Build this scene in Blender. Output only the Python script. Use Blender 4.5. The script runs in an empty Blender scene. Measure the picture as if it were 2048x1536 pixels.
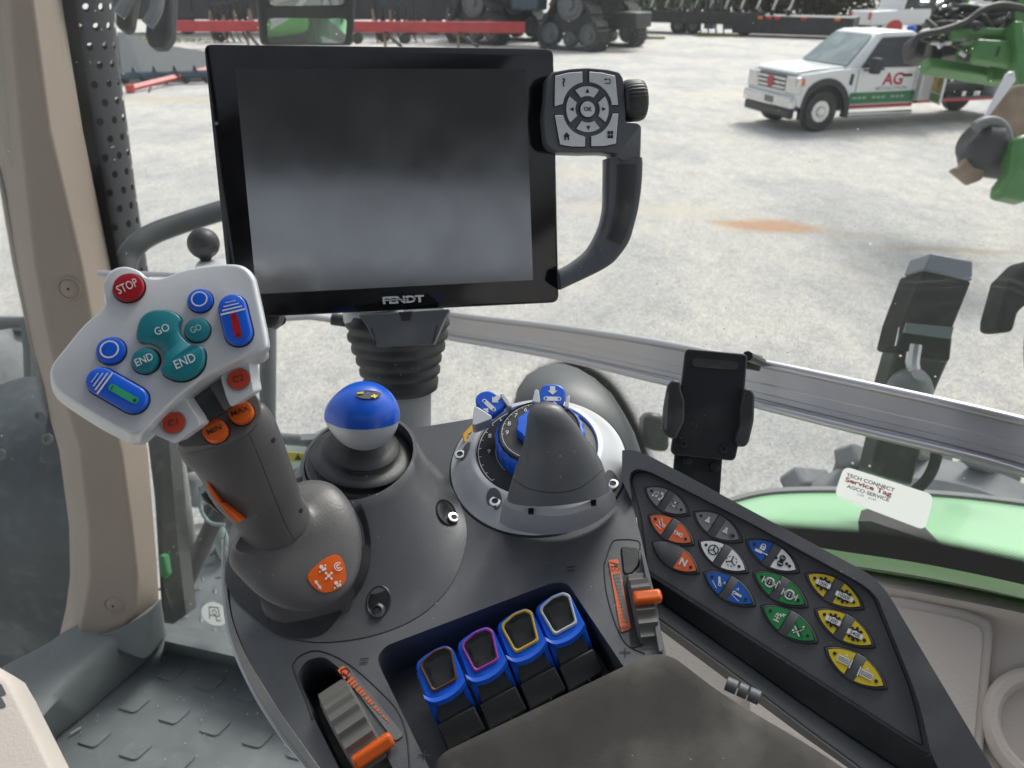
import bpy, bmesh, math, random
from mathutils import Vector as V, Matrix
from mathutils.bvhtree import BVHTree
from math import sin, cos, pi, radians, atan2, sqrt
random.seed(7)
S = bpy.context.scene
COL = S.collection
# ---------------------------------------------------------------- camera
PITCH = radians(28.0); EYE = V((0, 0, 2.9)); FPX = 1540.0
cd = bpy.data.cameras.new('camera'); cam = bpy.data.objects.new('camera', cd); COL.objects.link(cam)
cam.location = EYE; cam.rotation_euler = (radians(90) - PITCH, 0, 0)
cd.sensor_width = 36; cd.lens = 36 * FPX / 2048; cd.clip_start = 0.01; cd.clip_end = 1500
cd.dof.use_dof = True; cd.dof.focus_distance = 0.46; cd.dof.aperture_fstop = 16
S.camera = cam
# ---------------------------------------------------------------- world, sun, exposure
SUN_EL, SUN_AZ = radians(50), radians(32)
w = bpy.data.worlds.new('World'); S.world = w; w.use_nodes = True
nt = w.node_tree; bg = nt.nodes['Background']
sky = nt.nodes.new('ShaderNodeTexSky'); sky.sky_type = 'NISHITA'; sky.sun_disc = False
sky.sun_elevation = SUN_EL; sky.sun_rotation = SUN_AZ; sky.dust_density = 4; sky.air_density = 1.2
hs = nt.nodes.new('ShaderNodeHueSaturation'); hs.inputs['Saturation'].default_value = 0.36
nt.links.new(sky.outputs[0], hs.inputs['Color']); nt.links.new(hs.outputs[0], bg.inputs['Color'])
bg.inputs['Strength'].default_value = 0.12
sl = bpy.data.lights.new('sun', 'SUN'); sl.energy = 1.4; sl.angle = radians(18); sl.color = (1, .965, .91)
so = bpy.data.objects.new('sun', sl); COL.objects.link(so)
sd = V((sin(SUN_AZ) * cos(SUN_EL), cos(SUN_AZ) * cos(SUN_EL), sin(SUN_EL)))
so.rotation_euler = sd.to_track_quat('Z', 'Y').to_euler(); so.location = (0, 0, 30)
S.view_settings.view_transform = 'Standard'; S.view_settings.look = 'None'
S.view_settings.exposure = 0.62; S.view_settings.gamma = 1
S.cycles.max_bounces = 8; S.cycles.transparent_max_bounces = 12; S.cycles.use_denoising = True
S.cycles.caustics_reflective = False; S.cycles.caustics_refractive = False

# ---------------------------------------------------------------- coordinates
sP, cP = sin(PITCH), cos(PITCH)
def cdir(c):  # camera-frame vector (right, up, towards viewer) -> world
    x, y, z = c; return V((x, y * sP - z * cP, y * cP + z * sP))
def ray(px, py): return cdir(((px - 1024) / FPX, -(py - 768) / FPX, -1.0))
def W(px, py, d): return EYE + ray(px, py) * d
class Pl:
    def __init__(s, n, p): s.n = n.normalized(); s.p = p
    def at(s, px, py, off=0.0):
        r = ray(px, py); q = s.p + s.n * off
        return EYE + r * ((q - EYE).dot(s.n) / r.dot(s.n))
    def off(s, o): return Pl(s.n, s.p + s.n * o)
    def pts(s, L, off=0.0): return [s.at(x, y, off) for x, y in L]
class Fr:
    def __init__(s, o, x, z):
        s.o = V(o); s.z = V(z).normalized(); x = V(x); s.x = (x - s.z * x.dot(s.z)).normalized(); s.y = s.z.cross(s.x)
    def pt(s, u, v, w=0.0): return s.o + s.x * u + s.y * v + s.z * w
    def uv(s, p): d = p - s.o; return d.dot(s.x), d.dot(s.y)
def frpx(pl, a, b, off=0.0):
    o = pl.at(a[0], a[1], off); return Fr(o, pl.at(b[0], b[1], off) - o, pl.n)
def zpl(z): return Pl(V((0, 0, 1)), V((0, 0, z)))
GROUND = zpl(0)
# ---------------------------------------------------------------- curves
def fillet(P, r, n=5):
    P = [V(p) for p in P]; N = len(P); out = []
    for i in range(N):
        a, b, c = P[i - 1], P[i], P[(i + 1) % N]; rr = r[i] if isinstance(r, (list, tuple)) else r
        la, lc = (a - b).length, (c - b).length; q = min(rr, la * .48, lc * .48)
        if q < 1e-6: out.append(b); continue
        p0 = b + (a - b) / la * q; p1 = b + (c - b) / lc * q
        for k in range(n + 1):
            t = k / n; out.append(p0 * (1 - t) ** 2 + b * 2 * t * (1 - t) + p1 * t * t)
    return out
def crom(P, n=6, closed=True):
    P = [V(p) for p in P]; N = len(P); out = []
    rng = range(N) if closed else range(N - 1)
    for i in rng:
        if closed: a, b, c, d = P[i - 1], P[i], P[(i + 1) % N], P[(i + 2) % N]
        else: a, b, c, d = P[max(i - 1, 0)], P[i], P[i + 1], P[min(i + 2, N - 1)]
        for k in range(n):
            t = k / n
            out.append(.5 * ((2 * b) + (c - a) * t + (2 * a - 5 * b + 4 * c - d) * t * t + (3 * b - a - 3 * c + d) * t ** 3))
    if not closed: out.append(P[-1])
    return out
def resamp(P, n):
    P = [V(p) for p in P]; Q = P + [P[0]]; L = [0]
    for i in range(len(P)): L.append(L[-1] + (Q[i + 1] - Q[i]).length)
    out = []; j = 0
    for k in range(n):
        t = L[-1] * k / n
        while L[j + 1] < t: j += 1
        f = (t - L[j]) / max(1e-9, L[j + 1] - L[j]); out.append(Q[j].lerp(Q[j + 1], f))
    return out
def circ(c, r, n=32, ry=None, a0=0, a1=2 * pi, closed=True):
    ry = r if ry is None else ry; m = n if closed else n - 1
    return [(c[0] + r * cos(a0 + (a1 - a0) * k / m), c[1] + ry * sin(a0 + (a1 - a0) * k / m)) for k in range(n)]
def pill(a, b, r, n=10):
    a, b = V(a), V(b); th = atan2(b.y - a.y, b.x - a.x); out = []
    for k in range(n + 1): t = th - pi / 2 + pi * k / n; out.append((b.x + r * cos(t), b.y + r * sin(t)))
    for k in range(n + 1): t = th + pi / 2 + pi * k / n; out.append((a.x + r * cos(t), a.y + r * sin(t)))
    return out
def rrect(u0, v0, u1, v1, r, n=5): return [(p.x, p.y) for p in fillet([V((u0, v0)), V((u1, v0)), V((u1, v1)), V((u0, v1))], r, n)]
# ---------------------------------------------------------------- mesh builder
class MB:
    def __init__(s): s.v = []; s.f = []
    def add(s, vs, fs):
        o = len(s.v); s.v += [V(p) for p in vs]; s.f += [tuple(i + o for i in f) for f in fs]; return s
    def prism(s, ring, vec, caps=True):
        n = len(ring); vs = list(ring) + [p + vec for p in ring]
        fs = [(i, (i + 1) % n, n + (i + 1) % n, n + i) for i in range(n)]
        if caps: fs += [tuple(range(n))[::-1], tuple(range(n, 2 * n))]
        return s.add(vs, fs)
    def flat(s, ring): return s.add(ring, [tuple(range(len(ring)))])
    def loft(s, rings, c0=True, c1=True, closed=True):
        n = len(rings[0]); vs = [p for r in rings for p in r]; fs = []
        for k in range(len(rings) - 1):
            for i in range(n if closed else n - 1):
                j = (i + 1) % n; fs.append((k * n + i, k * n + j, (k + 1) * n + j, (k + 1) * n + i))
        if c0 and closed: fs.append(tuple(range(n))[::-1])
        if c1 and closed: m = (len(rings) - 1) * n; fs.append(tuple(range(m, m + n)))
        return s.add(vs, fs)
    def lathe(s, fr, prof, n=40, rib=None, c0=True, c1=True):
        rings = []
        for r, h in prof:
            rg = []
            for k in range(n):
                a = 2 * pi * k / n; q = r * (rib(a, h) if rib else 1); rg.append(fr.pt(q * cos(a), q * sin(a), h))
            rings.append(rg)
        return s.loft(rings, c0, c1)
    def box(s, fr, u0, u1, v0, v1, w0, w1):
        return s.prism([fr.pt(u0, v0, w0), fr.pt(u1, v0, w0), fr.pt(u1, v1, w0), fr.pt(u0, v1, w0)], fr.z * (w1 - w0))
    def tube(s, path, r, n=12, caps=True):
        path = [V(p) for p in path]; rings = []; up = None
        for i, p in enumerate(path):
            t = (path[min(i + 1, len(path) - 1)] - path[max(i - 1, 0)]).normalized()
            if up is None: up = V((0, 0, 1)) if abs(t.z) < .9 else V((1, 0, 0))
            x = up.cross(t)
            if x.length < 1e-5: x = V((1, 0, 0)).cross(t)
            x.normalize(); up = t.cross(x); rr = r[i] if isinstance(r, (list, tuple)) else r
            rings.append([p + x * rr * cos(2 * pi * k / n) + up * rr * sin(2 * pi * k / n) for k in range(n)])
        return s.loft(rings, caps, caps)
    def poly(s, fr, L, w0, w1):  # L in frame uv
        return s.prism([fr.pt(u, v, w0) for u, v in L], fr.z * (w1 - w0))
    def build(s, name, m, parent=None, smooth=True, bevel=0.0, seg=2, sub=0, ang=35):
        me = bpy.data.meshes.new(name)
        c = sum(s.v, V()) / len(s.v)
        me.from_pydata([p - c for p in s.v], [], s.f); me.update()
        bm = bmesh.new(); bm.from_mesh(me); bmesh.ops.recalc_face_normals(bm, faces=bm.faces); bm.to_mesh(me); bm.free()
        return link(name, me, c, m, parent, smooth, bevel, seg, sub, ang)
def link(name, me, c, m, parent, smooth=True, bevel=0, seg=2, sub=0, ang=35):
    o = bpy.data.objects.new(name, me); COL.objects.link(o); me.materials.append(m)
    if smooth:
        me.polygons.foreach_set('use_smooth', [True] * len(me.polygons))
        bm = bmesh.new(); bm.from_mesh(me); ca = radians(ang)
        for e in bm.edges:
            e.smooth = not (len(e.link_faces) == 2 and e.calc_face_angle(0) > ca)
        bm.to_mesh(me); bm.free()
    if bevel:
        b = o.modifiers.new('bevel', 'BEVEL'); b.width = bevel; b.segments = seg; b.limit_method = 'ANGLE'; b.angle_limit = radians(ang)
        b.harden_normals = False
    if sub: q = o.modifiers.new('sub', 'SUBSURF'); q.levels = sub; q.render_levels = sub
    o.location = c
    if parent:
        o.parent = parent; q = parent; off = V()
        while q: off += q.location; q = q.parent
        o.location = c - off
    return o
def holed(name, outer, holes, down, m, parent, bevel=.001, seg=2, floors=True, bottom=False):
    """plate with openings: outer ring, list of (ring, vector to its floor)"""
    bm = bmesh.new(); c = sum(outer, V()) / len(outer)
    def loop(R):
        vs = [bm.verts.new(p - c) for p in R]; return vs, [bm.edges.new((vs[i], vs[(i + 1) % len(vs)])) for i in range(len(vs))]
    Ls = [loop(outer)] + [loop(h[0]) for h in holes]
    bmesh.ops.triangle_fill(bm, use_beauty=True, use_dissolve=False, edges=[e for L in Ls for e in L[1]])
    for (vs, es), vec, fl in [(Ls[0], down, bottom)] + [(Ls[i + 1], holes[i][1], floors) for i in range(len(holes))]:
        lo = [bm.verts.new(x.co + vec) for x in vs]; n = len(vs)
        for i in range(n): bm.faces.new((vs[i], vs[(i + 1) % n], lo[(i + 1) % n], lo[i]))
        if fl: bm.faces.new(lo)
    bmesh.ops.recalc_face_normals(bm, faces=bm.faces)
    me = bpy.data.meshes.new(name); bm.to_mesh(me); bm.free()
    return link(name, me, c, m, parent, True, bevel, seg)
def tag(o, label=None, cat=None, group=None, kind=None):
    if label: o['label'] = label
    if cat: o['category'] = cat
    if group: o['group'] = group
    if kind: o['kind'] = kind
    return o
def thing(name, label, cat, loc, group=None, kind=None):
    o = bpy.data.objects.new(name, None); COL.objects.link(o); o.location = loc; o.empty_display_size = .05
    return tag(o, label, cat, group, kind)
def bvh(o):
    bm = bmesh.new(); bm.from_mesh(o.data); q = o; off = V()
    while q: off += q.location; q = q.parent
    bmesh.ops.translate(bm, verts=bm.verts, vec=off); t = BVHTree.FromBMesh(bm); bm.free(); return t
def hit(t, px, py, off=0.0):
    loc, n, i, d = t.ray_cast(EYE, ray(px, py).normalized())
    if loc is None: return None
    return loc - ray(px, py).normalized() * off
_tc = {}
def txt(s, fr, u, v, h, mb, rot=0.0, w=0.0003, sx=1.0, bold=0.0, shear=0.0, th=0.0):
    k = (s, bold, shear)
    if k not in _tc:
        cu = bpy.data.curves.new('lettering', 'FONT'); cu.body = s; cu.align_x = 'CENTER'; cu.align_y = 'CENTER'
        cu.offset = bold; cu.shear = shear; cu.resolution_u = 3
        ob = bpy.data.objects.new('lettering', cu); me = bpy.data.meshes.new_from_object(ob)
        _tc[k] = ([tuple(x.co) for x in me.vertices], [tuple(p.vertices) for p in me.polygons])
        bpy.data.objects.remove(ob); bpy.data.curves.remove(cu); bpy.data.meshes.remove(me)
    vs, fs = _tc[k]; q = h / .7
    xs = [p[0] for p in vs]; ys = [p[1] for p in vs]; mx, my = (min(xs) + max(xs)) / 2, (min(ys) + max(ys)) / 2
    P = []
    for x, y, z in vs:
        a, b = (x - mx) * q * sx, (y - my) * q; P.append(fr.pt(u + a * cos(rot) - b * sin(rot), v + a * sin(rot) + b * cos(rot), w))
    mb.add(P, fs)
def line(mb, fr, pts, wd, w=.0003, closed=False):
    """thick polyline as flat quads in a frame"""
    n = len(pts)
    for i in range(n if closed else n - 1):
        a, b = V(pts[i]).to_2d(), V(pts[(i + 1) % n]).to_2d(); d = b - a
        if d.length < 1e-9: continue
        d.normalize(); q = V((-d.y, d.x)) * wd / 2; e = d * wd * .3; a = a - e; b = b + e
        mb.flat([fr.pt(*(a - q), w), fr.pt(*(b - q), w), fr.pt(*(b + q), w), fr.pt(*(a + q), w)])
def disc(mb, fr, u, v, r, w=.0003, n=20): mb.flat([fr.pt(a, b, w) for a, b in circ((u, v), r, n)])
def ringm(mb, fr, u, v, r0, r1, w=.0003, n=32, a0=0, a1=2 * pi):
    m = n; A = [fr.pt(u + r0 * cos(a0 + (a1 - a0) * k / m), v + r0 * sin(a0 + (a1 - a0) * k / m), w) for k in range(m + 1)]
    B = [fr.pt(u + r1 * cos(a0 + (a1 - a0) * k / m), v + r1 * sin(a0 + (a1 - a0) * k / m), w) for k in range(m + 1)]
    mb.loft([A, B], closed=False)
# ---------------------------------------------------------------- materials
def rgb(r, g, b):  # 0-255 sRGB to linear
    f = lambda c: (c / 255 / 12.92) if c / 255 < .04045 else ((c / 255 + .055) / 1.055) ** 2.4
    return (f(r), f(g), f(b), 1)
def mat(name, col, rough=.5, metal=0.0, bump=None, vary=0.0, vscale=8.0, spec=.5, coat=0.0, dust=0.0, aniso=None, emit=None, rvar=0.0):
    m = bpy.data.materials.new(name); m.use_nodes = True; N = m.node_tree.nodes; L = m.node_tree.links; b = N['Principled BSDF']
    if len(col) == 3: col = (*col, 1)
    b.inputs['Base Color'].default_value = col; b.inputs['Roughness'].default_value = rough; b.inputs['Metallic'].default_value = metal
    b.inputs['Specular IOR Level'].default_value = spec; b.inputs['Coat Weight'].default_value = coat
    tc = N.new('ShaderNodeTexCoord'); src = tc.outputs['Object']
    cur = None
    if vary:
        n = N.new('ShaderNodeTexNoise'); n.inputs['Scale'].default_value = vscale; n.inputs['Detail'].default_value = 5; L.new(src, n.inputs['Vector'])
        r = N.new('ShaderNodeMapRange'); r.inputs[1].default_value = .3; r.inputs[2].default_value = .7
        r.inputs[3].default_value = 1 - vary; r.inputs[4].default_value = 1 + vary; L.new(n.outputs[0], r.inputs[0])
        mx = N.new('ShaderNodeVectorMath'); mx.operation = 'SCALE'; mx.inputs[0].default_value = col[:3]; L.new(r.outputs[0], mx.inputs['Scale'])
        cur = mx.outputs[0]
        if rvar:
            r2 = N.new('ShaderNodeMapRange'); r2.inputs[1].default_value = .3; r2.inputs[2].default_value = .7
            r2.inputs[3].default_value = rough - rvar; r2.inputs[4].default_value = rough + rvar; L.new(n.outputs[0], r2.inputs[0]); L.new(r2.outputs[0], b.inputs['Roughness'])
    if dust:
        vo = N.new('ShaderNodeTexVoronoi'); vo.inputs['Scale'].default_value = 170; L.new(src, vo.inputs['Vector'])
        n2 = N.new('ShaderNodeTexNoise'); n2.inputs['Scale'].default_value = 14; n2.inputs['Detail'].default_value = 3; L.new(src, n2.inputs['Vector'])
        th = N.new('ShaderNodeMapRange'); th.inputs[1].default_value = .5; th.inputs[2].default_value = .75; th.inputs[3].default_value = 0; th.inputs[4].default_value = .16; L.new(n2.outputs[0], th.inputs[0])
        lt = N.new('ShaderNodeMath'); lt.operation = 'LESS_THAN'; L.new(vo.outputs['Distance'], lt.inputs[0]); L.new(th.outputs[0], lt.inputs[1])
        n3 = N.new('ShaderNodeTexNoise'); n3.inputs['Scale'].default_value = 30; n3.inputs['Detail'].default_value = 6; L.new(src, n3.inputs['Vector'])
        sm = N.new('ShaderNodeMapRange'); sm.inputs[1].default_value = .52; sm.inputs[2].default_value = .8; sm.inputs[3].default_value = 0; sm.inputs[4].default_value = .25; L.new(n3.outputs[0], sm.inputs[0])
        mxv = N.new('ShaderNodeMath'); mxv.operation = 'MAXIMUM'; L.new(lt.outputs[0], mxv.inputs[0]); L.new(sm.outputs[0], mxv.inputs[1])
        sc = N.new('ShaderNodeMath'); sc.operation = 'MULTIPLY'; sc.inputs[1].default_value = dust; L.new(mxv.outputs[0], sc.inputs[0])
        mc = N.new('ShaderNodeMix'); mc.data_type = 'RGBA'; L.new(sc.outputs[0], mc.inputs[0])
        if cur: L.new(cur, mc.inputs[6])
        else: mc.inputs[6].default_value = col
        mc.inputs[7].default_value = (.42, .4, .37, 1); cur = mc.outputs[2]
    if cur: L.new(cur, b.inputs['Base Color'])
    if bump:
        sc_, st = bump[:2]; n = N.new('ShaderNodeTexNoise'); n.inputs['Scale'].default_value = sc_; n.inputs['Detail'].default_value = 3
        if aniso:
            mp = N.new('ShaderNodeMapping'); mp.inputs['Scale'].default_value = aniso; L.new(src, mp.inputs[0]); L.new(mp.outputs[0], n.inputs['Vector'])
        else: L.new(src, n.inputs['Vector'])
        bu = N.new('ShaderNodeBump'); bu.inputs['Strength'].default_value = st; bu.inputs['Distance'].default_value = bump[2] if len(bump) > 2 else .0004
        L.new(n.outputs[0], bu.inputs['Height']); L.new(bu.outputs[0], b.inputs['Normal'])
    if emit: b.inputs['Emission Color'].default_value = (*emit[0], 1); b.inputs['Emission Strength'].default_value = emit[1]
    return m
M = dict(
    grey=mat('charcoal plastic', (.094, .099, .108), .33, bump=(1300, .3, .0003), vary=.14, vscale=11, dust=.7, rvar=.08),
    grip=mat('brown grey grip plastic', (.105, .102, .103), .40, bump=(700, .25), vary=.12, vscale=14, dust=.25, rvar=.06),
    wing=mat('dark panel plastic', (.078, .08, .09), .44, bump=(1100, .3), vary=.08, dust=.35),
    lgrey=mat('mid grey plastic', (.14, .15, .155), .5, bump=(700, .2), vary=.08, dust=.4),
    dblk=mat('black plastic', (.018, .019, .022), .42, bump=(600, .2), vary=.15, dust=.35),
    gap=mat('dark recess plastic', (.012, .012, .014), .6),
    rub=mat('black rubber', (.034, .035, .037), .45, bump=(300, .3), vary=.2, vscale=20, dust=.6),
    ribr=mat('ribbed wheel rubber', (.13, .128, .12), .55, bump=(500, .2), vary=.15, dust=.3),
    pad=mat('armrest fabric', (.068, .064, .06), .9, bump=(2200, .5, .0003), vary=.25, vscale=22, dust=.9, spec=.2),
    silver=mat('silver painted plastic', (.62, .635, .655), .34, .12, bump=(1400, .1), vary=.05, vscale=20, rvar=.05),
    silver2=mat('worn silver plastic', (.70, .72, .74), .3, .3, bump=(900, .12), vary=.08, vscale=30),
    alu=mat('brushed aluminium', (.58, .57, .59), .33, .75, bump=(60, .3, .0004), aniso=(3, 3, 40), vary=.08, vscale=5),
    steel=mat('polished screw steel', (.7, .7, .7), .18, 1.0),
    blue=mat('blue plastic', (.008, .11, .66), .3, coat=.15, vary=.06, vscale=40, bump=(900, .08)),
    bluep=mat('blue rocker plastic', (.008, .12, .72), .33, vary=.06, vscale=40, bump=(900, .1)),
    teal=mat('teal plastic', (.01, .18, .225), .34, vary=.06, vscale=40),
    red=mat('red plastic', (.36, .012, .02), .3, vary=.06, vscale=40),
    orange=mat('orange plastic', (.7, .115, .012), .34, vary=.06, vscale=50),
    orangel=mat('orange film', (.72, .14, .045), .45),
    coral=mat('faded coral button', (.52, .06, .03), .35),
    yellow=mat('yellow film', (.66, .5, .03), .42),
    amber=mat('amber film', (.62, .33, .02), .42),
    green=mat('green film', (.02, .22, .06), .42),
    sgreen=mat('pale green film', (.03, .36, .17), .45),
    wht=mat('white print', (.72, .72, .72), .5),
    wfilm=mat('white film', (.78, .79, .8), .42), mblk=mat('matt black post', (.010, .013, .013), .7, spec=.15, dust=.3),
    gfilm=mat('grey film', (.2, .2, .205), .42),
    bfilm=mat('blue film', (.01, .1, .42), .42),
    blkp=mat('black print', (.012, .012, .014), .5),
    dprint=mat('brown print', (.06, .015, .008), .5),
    beige=mat('beige trim plastic', (.34, .28, .235), .62, bump=(260, .25), vary=.05, vscale=6),
    beige2=mat('pale beige moulded plastic', (.68, .61, .555), .6, bump=(420, .5, .0008), vary=.04),
    mould=mat('grey moulded sill', (.16, .175, .178), .52, bump=(300, .15), vary=.15, vscale=10, dust=.3),
    mat_=mat('grey rubber floor mat', (.17, .187, .193), .5, bump=(200, .2), vary=.18, vscale=7, dust=.7, rvar=.08),
    glossb=mat('black bezel glass', (.006, .006, .008), .12, bump=(40, .02, .0002), vary=.5, vscale=90),
    screen=mat('matt screen glass', (.022, .024, .028), .15, spec=.5, vary=.25, vscale=18, rvar=.06, dust=.25),
    brown=mat('brown rim plastic', (.09, .04, .03), .35), purple=mat('purple rim plastic', (.3, .05, .35), .35),
    yrim=mat('yellow rim plastic', (.6, .4, .07), .35), wrim=mat('pale grey rim plastic', (.5, .54, .57), .35),
    inset=mat('black rubber inset', (.02, .023, .026), .34, bump=(500, .15), dust=.4),
    smoke=mat('smoked plastic', (.05, .055, .06), .2),
    tyre=mat('dusty tyre rubber', (.05, .05, .05), .8, vary=.35, vscale=5, bump=(60, .5, .01)),
    tyreg=mat('pale dusty tyre', (.2, .21, .22), .8, vary=.3, vscale=9),
    wpaint=mat('white vehicle paint', (.74, .75, .76), .25, coat=.5),
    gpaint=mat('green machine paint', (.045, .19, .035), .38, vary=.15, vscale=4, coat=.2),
    gfend=mat('glare paled fender paint', (.3, .6, .34), .3, coat=.3),  # colour paled to carry the window reflection lying over the fender
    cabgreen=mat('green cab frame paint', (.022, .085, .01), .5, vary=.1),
    rpaint=mat('faded red paint', (.5, .05, .055), .45, vary=.15, vscale=3),
    bpaint=mat('black painted steel', (.022, .023, .026), .45, vary=.4, vscale=3),
    bluegrey=mat('blue grey paint', (.06, .1, .14), .4, vary=.15),
    chrome=mat('chrome', (.6, .6, .6), .22, .9, vary=.1, vscale=9),
    dglass=mat('dark vehicle glass', (.03, .035, .04), .08, vary=.4, vscale=3),
    wglass=mat('windscreen glass', (.25, .31, .32), .1, vary=.3, vscale=3),
    tan=mat('tan rusty steel', (.28, .2, .14), .7, vary=.25, vscale=6),
    lamp_o=mat('amber lens', (.7, .2, .03), .3), lamp_r=mat('red lens', (.6, .02, .02), .3),
    plate=mat('grey tread plate', (.15, .165, .175), .5, .3, vary=.25, vscale=8),
    pipe=mat('black exhaust paint', (.028, .031, .035), .4, vary=.25, vscale=7, dust=.5),
    fender=mat('dusty blue grey mudguard', (.05, .062, .072), .6, vary=.4, vscale=4, dust=.5, bump=(20, .2, .002)),
)
M['screen'].node_tree.nodes['Principled BSDF'].inputs['IOR'].default_value = 3.1
# ---------------------------------------------------------------- special materials
def nodes(name):
    m = bpy.data.materials.new(name); m.use_nodes = True; return m, m.node_tree.nodes, m.node_tree.links, m.node_tree.nodes['Principled BSDF']
def mk_gravel():
    m, N, L, b = nodes('pale crushed limestone'); tc = N.new('ShaderNodeTexCoord'); b.inputs['Roughness'].default_value = .9; b.inputs['Specular IOR Level'].default_value = .2
    def noise(sc, det, rough=.6, mp=None):
        n = N.new('ShaderNodeTexNoise'); n.inputs['Scale'].default_value = sc; n.inputs['Detail'].default_value = det; n.inputs['Roughness'].default_value = rough
        if mp:
            q = N.new('ShaderNodeMapping'); q.inputs['Scale'].default_value = mp; L.new(tc.outputs['Object'], q.inputs[0]); L.new(q.outputs[0], n.inputs['Vector'])
        else: L.new(tc.outputs['Object'], n.inputs['Vector'])
        return n
    def ramp(src, st):
        r = N.new('ShaderNodeValToRGB'); e = r.color_ramp.elements
        while len(e) < len(st): e.new(.5)
        for k, (p, c) in enumerate(st): e[k].position = p; e[k].color = (*c, 1)
        L.new(src, r.inputs[0]); return r
    def mix(f, a, bb, mode='MIX'):
        x = N.new('ShaderNodeMix'); x.data_type = 'RGBA'; x.blend_type = mode
        if isinstance(f, float): x.inputs[0].default_value = f
        else: L.new(f, x.inputs[0])
        L.new(a, x.inputs[6])
        if isinstance(bb, tuple): x.inputs[7].default_value = (*bb, 1)
        else: L.new(bb, x.inputs[7])
        return x.outputs[2]
    big = noise(.55, 9, .62, (1, .62, 1)); c = ramp(big.outputs[0], [(.3, (.45, .455, .46)), (.46, (.52, .52, .52)), (.56, (.61, .595, .565)), (.75, (.52, .515, .505))]).outputs[0]
    med = noise(3.2, 9, .72, (1, .6, 1)); c = mix(.75, c, ramp(med.outputs[0], [(.3, (.74, .75, .77)), (.5, (.98, .97, .96)), (.7, (1.1, 1.08, 1.05))]).outputs[0], 'MULTIPLY')
    fine = noise(48, 7, .8); c = mix(1.0, c, ramp(fine.outputs[0], [(.34, (.42, .43, .45)), (.5, (1, 1, 1)), (.66, (1.32, 1.3, 1.27))]).outputs[0], 'MULTIPLY')
    vo = N.new('ShaderNodeTexVoronoi'); vo.inputs['Scale'].default_value = 26; L.new(tc.outputs['Object'], vo.inputs['Vector'])
    c = mix(.6, c, ramp(vo.outputs['Color'], [(0, (.7, .7, .72)), (.5, (1, 1, 1)), (1, (1.2, 1.2, 1.18))]).outputs[0], 'MULTIPLY')
    # rust coloured clay patches lying in the gravel
    for (px, py), rx, ry, col, st in [((1540, 452), .66, .34, (.50, .27, .13), .75), ((1450, 445), .3, .12, (.5, .31, .18), .5), ((1900, 500), 1.0, .12, (.42, .34, .24), .5), ((1700, 470), .6, .14, (.40, .36, .26), .35), ((1300, 420), 1.4, .4, (.6, .55, .47), .6), ((1500, 190), 2.6, .6, (.62, .57, .49), .7), ((340, 200), 1.8, .5, (.55, .47, .35), .7), ((1000, 340), 2., .6, (.6, .55, .46), .5)]:
        p = GROUND.at(px, py); mp = N.new('ShaderNodeMapping'); mp.vector_type = 'TEXTURE'; mp.inputs['Location'].default_value = p; mp.inputs['Scale'].default_value = (rx, ry, 1); mp.inputs['Rotation'].default_value = (0, 0, -.15)
        wob = noise(2.2, 6, .7); ad = N.new('ShaderNodeVectorMath'); ad.operation = 'MULTIPLY_ADD'; L.new(wob.outputs['Color'], ad.inputs[0]); ad.inputs[1].default_value = (.7, .45, 0); L.new(tc.outputs['Object'], ad.inputs[2])
        sb = N.new('ShaderNodeVectorMath'); sb.operation = 'SUBTRACT'; L.new(ad.outputs[0], sb.inputs[0]); sb.inputs[1].default_value = (.35, .22, 0)
        L.new(sb.outputs[0], mp.inputs[0]); ln = N.new('ShaderNodeVectorMath'); ln.operation = 'LENGTH'; L.new(mp.outputs[0], ln.inputs[0])
        mr = N.new('ShaderNodeMapRange'); mr.interpolation_type = 'SMOOTHSTEP'; mr.inputs[1].default_value = .45; mr.inputs[2].default_value = 1.3; mr.inputs[3].default_value = st; mr.inputs[4].default_value = 0; L.new(ln.outputs['Value'], mr.inputs[0])
        c = mix(mr.outputs[0], c, col)
    c = mix(1.0, c, (1.2, 1.19, 1.165), 'MULTIPLY')
    L.new(c, b.inputs['Base Color']); bu = N.new('ShaderNodeBump'); bu.inputs['Strength'].default_value = .9; bu.inputs['Distance'].default_value = .03
    L.new(fine.outputs[0], bu.inputs['Height']); L.new(bu.outputs[0], b.inputs['Normal']); return m
M['gravel'] = mk_gravel()
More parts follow.
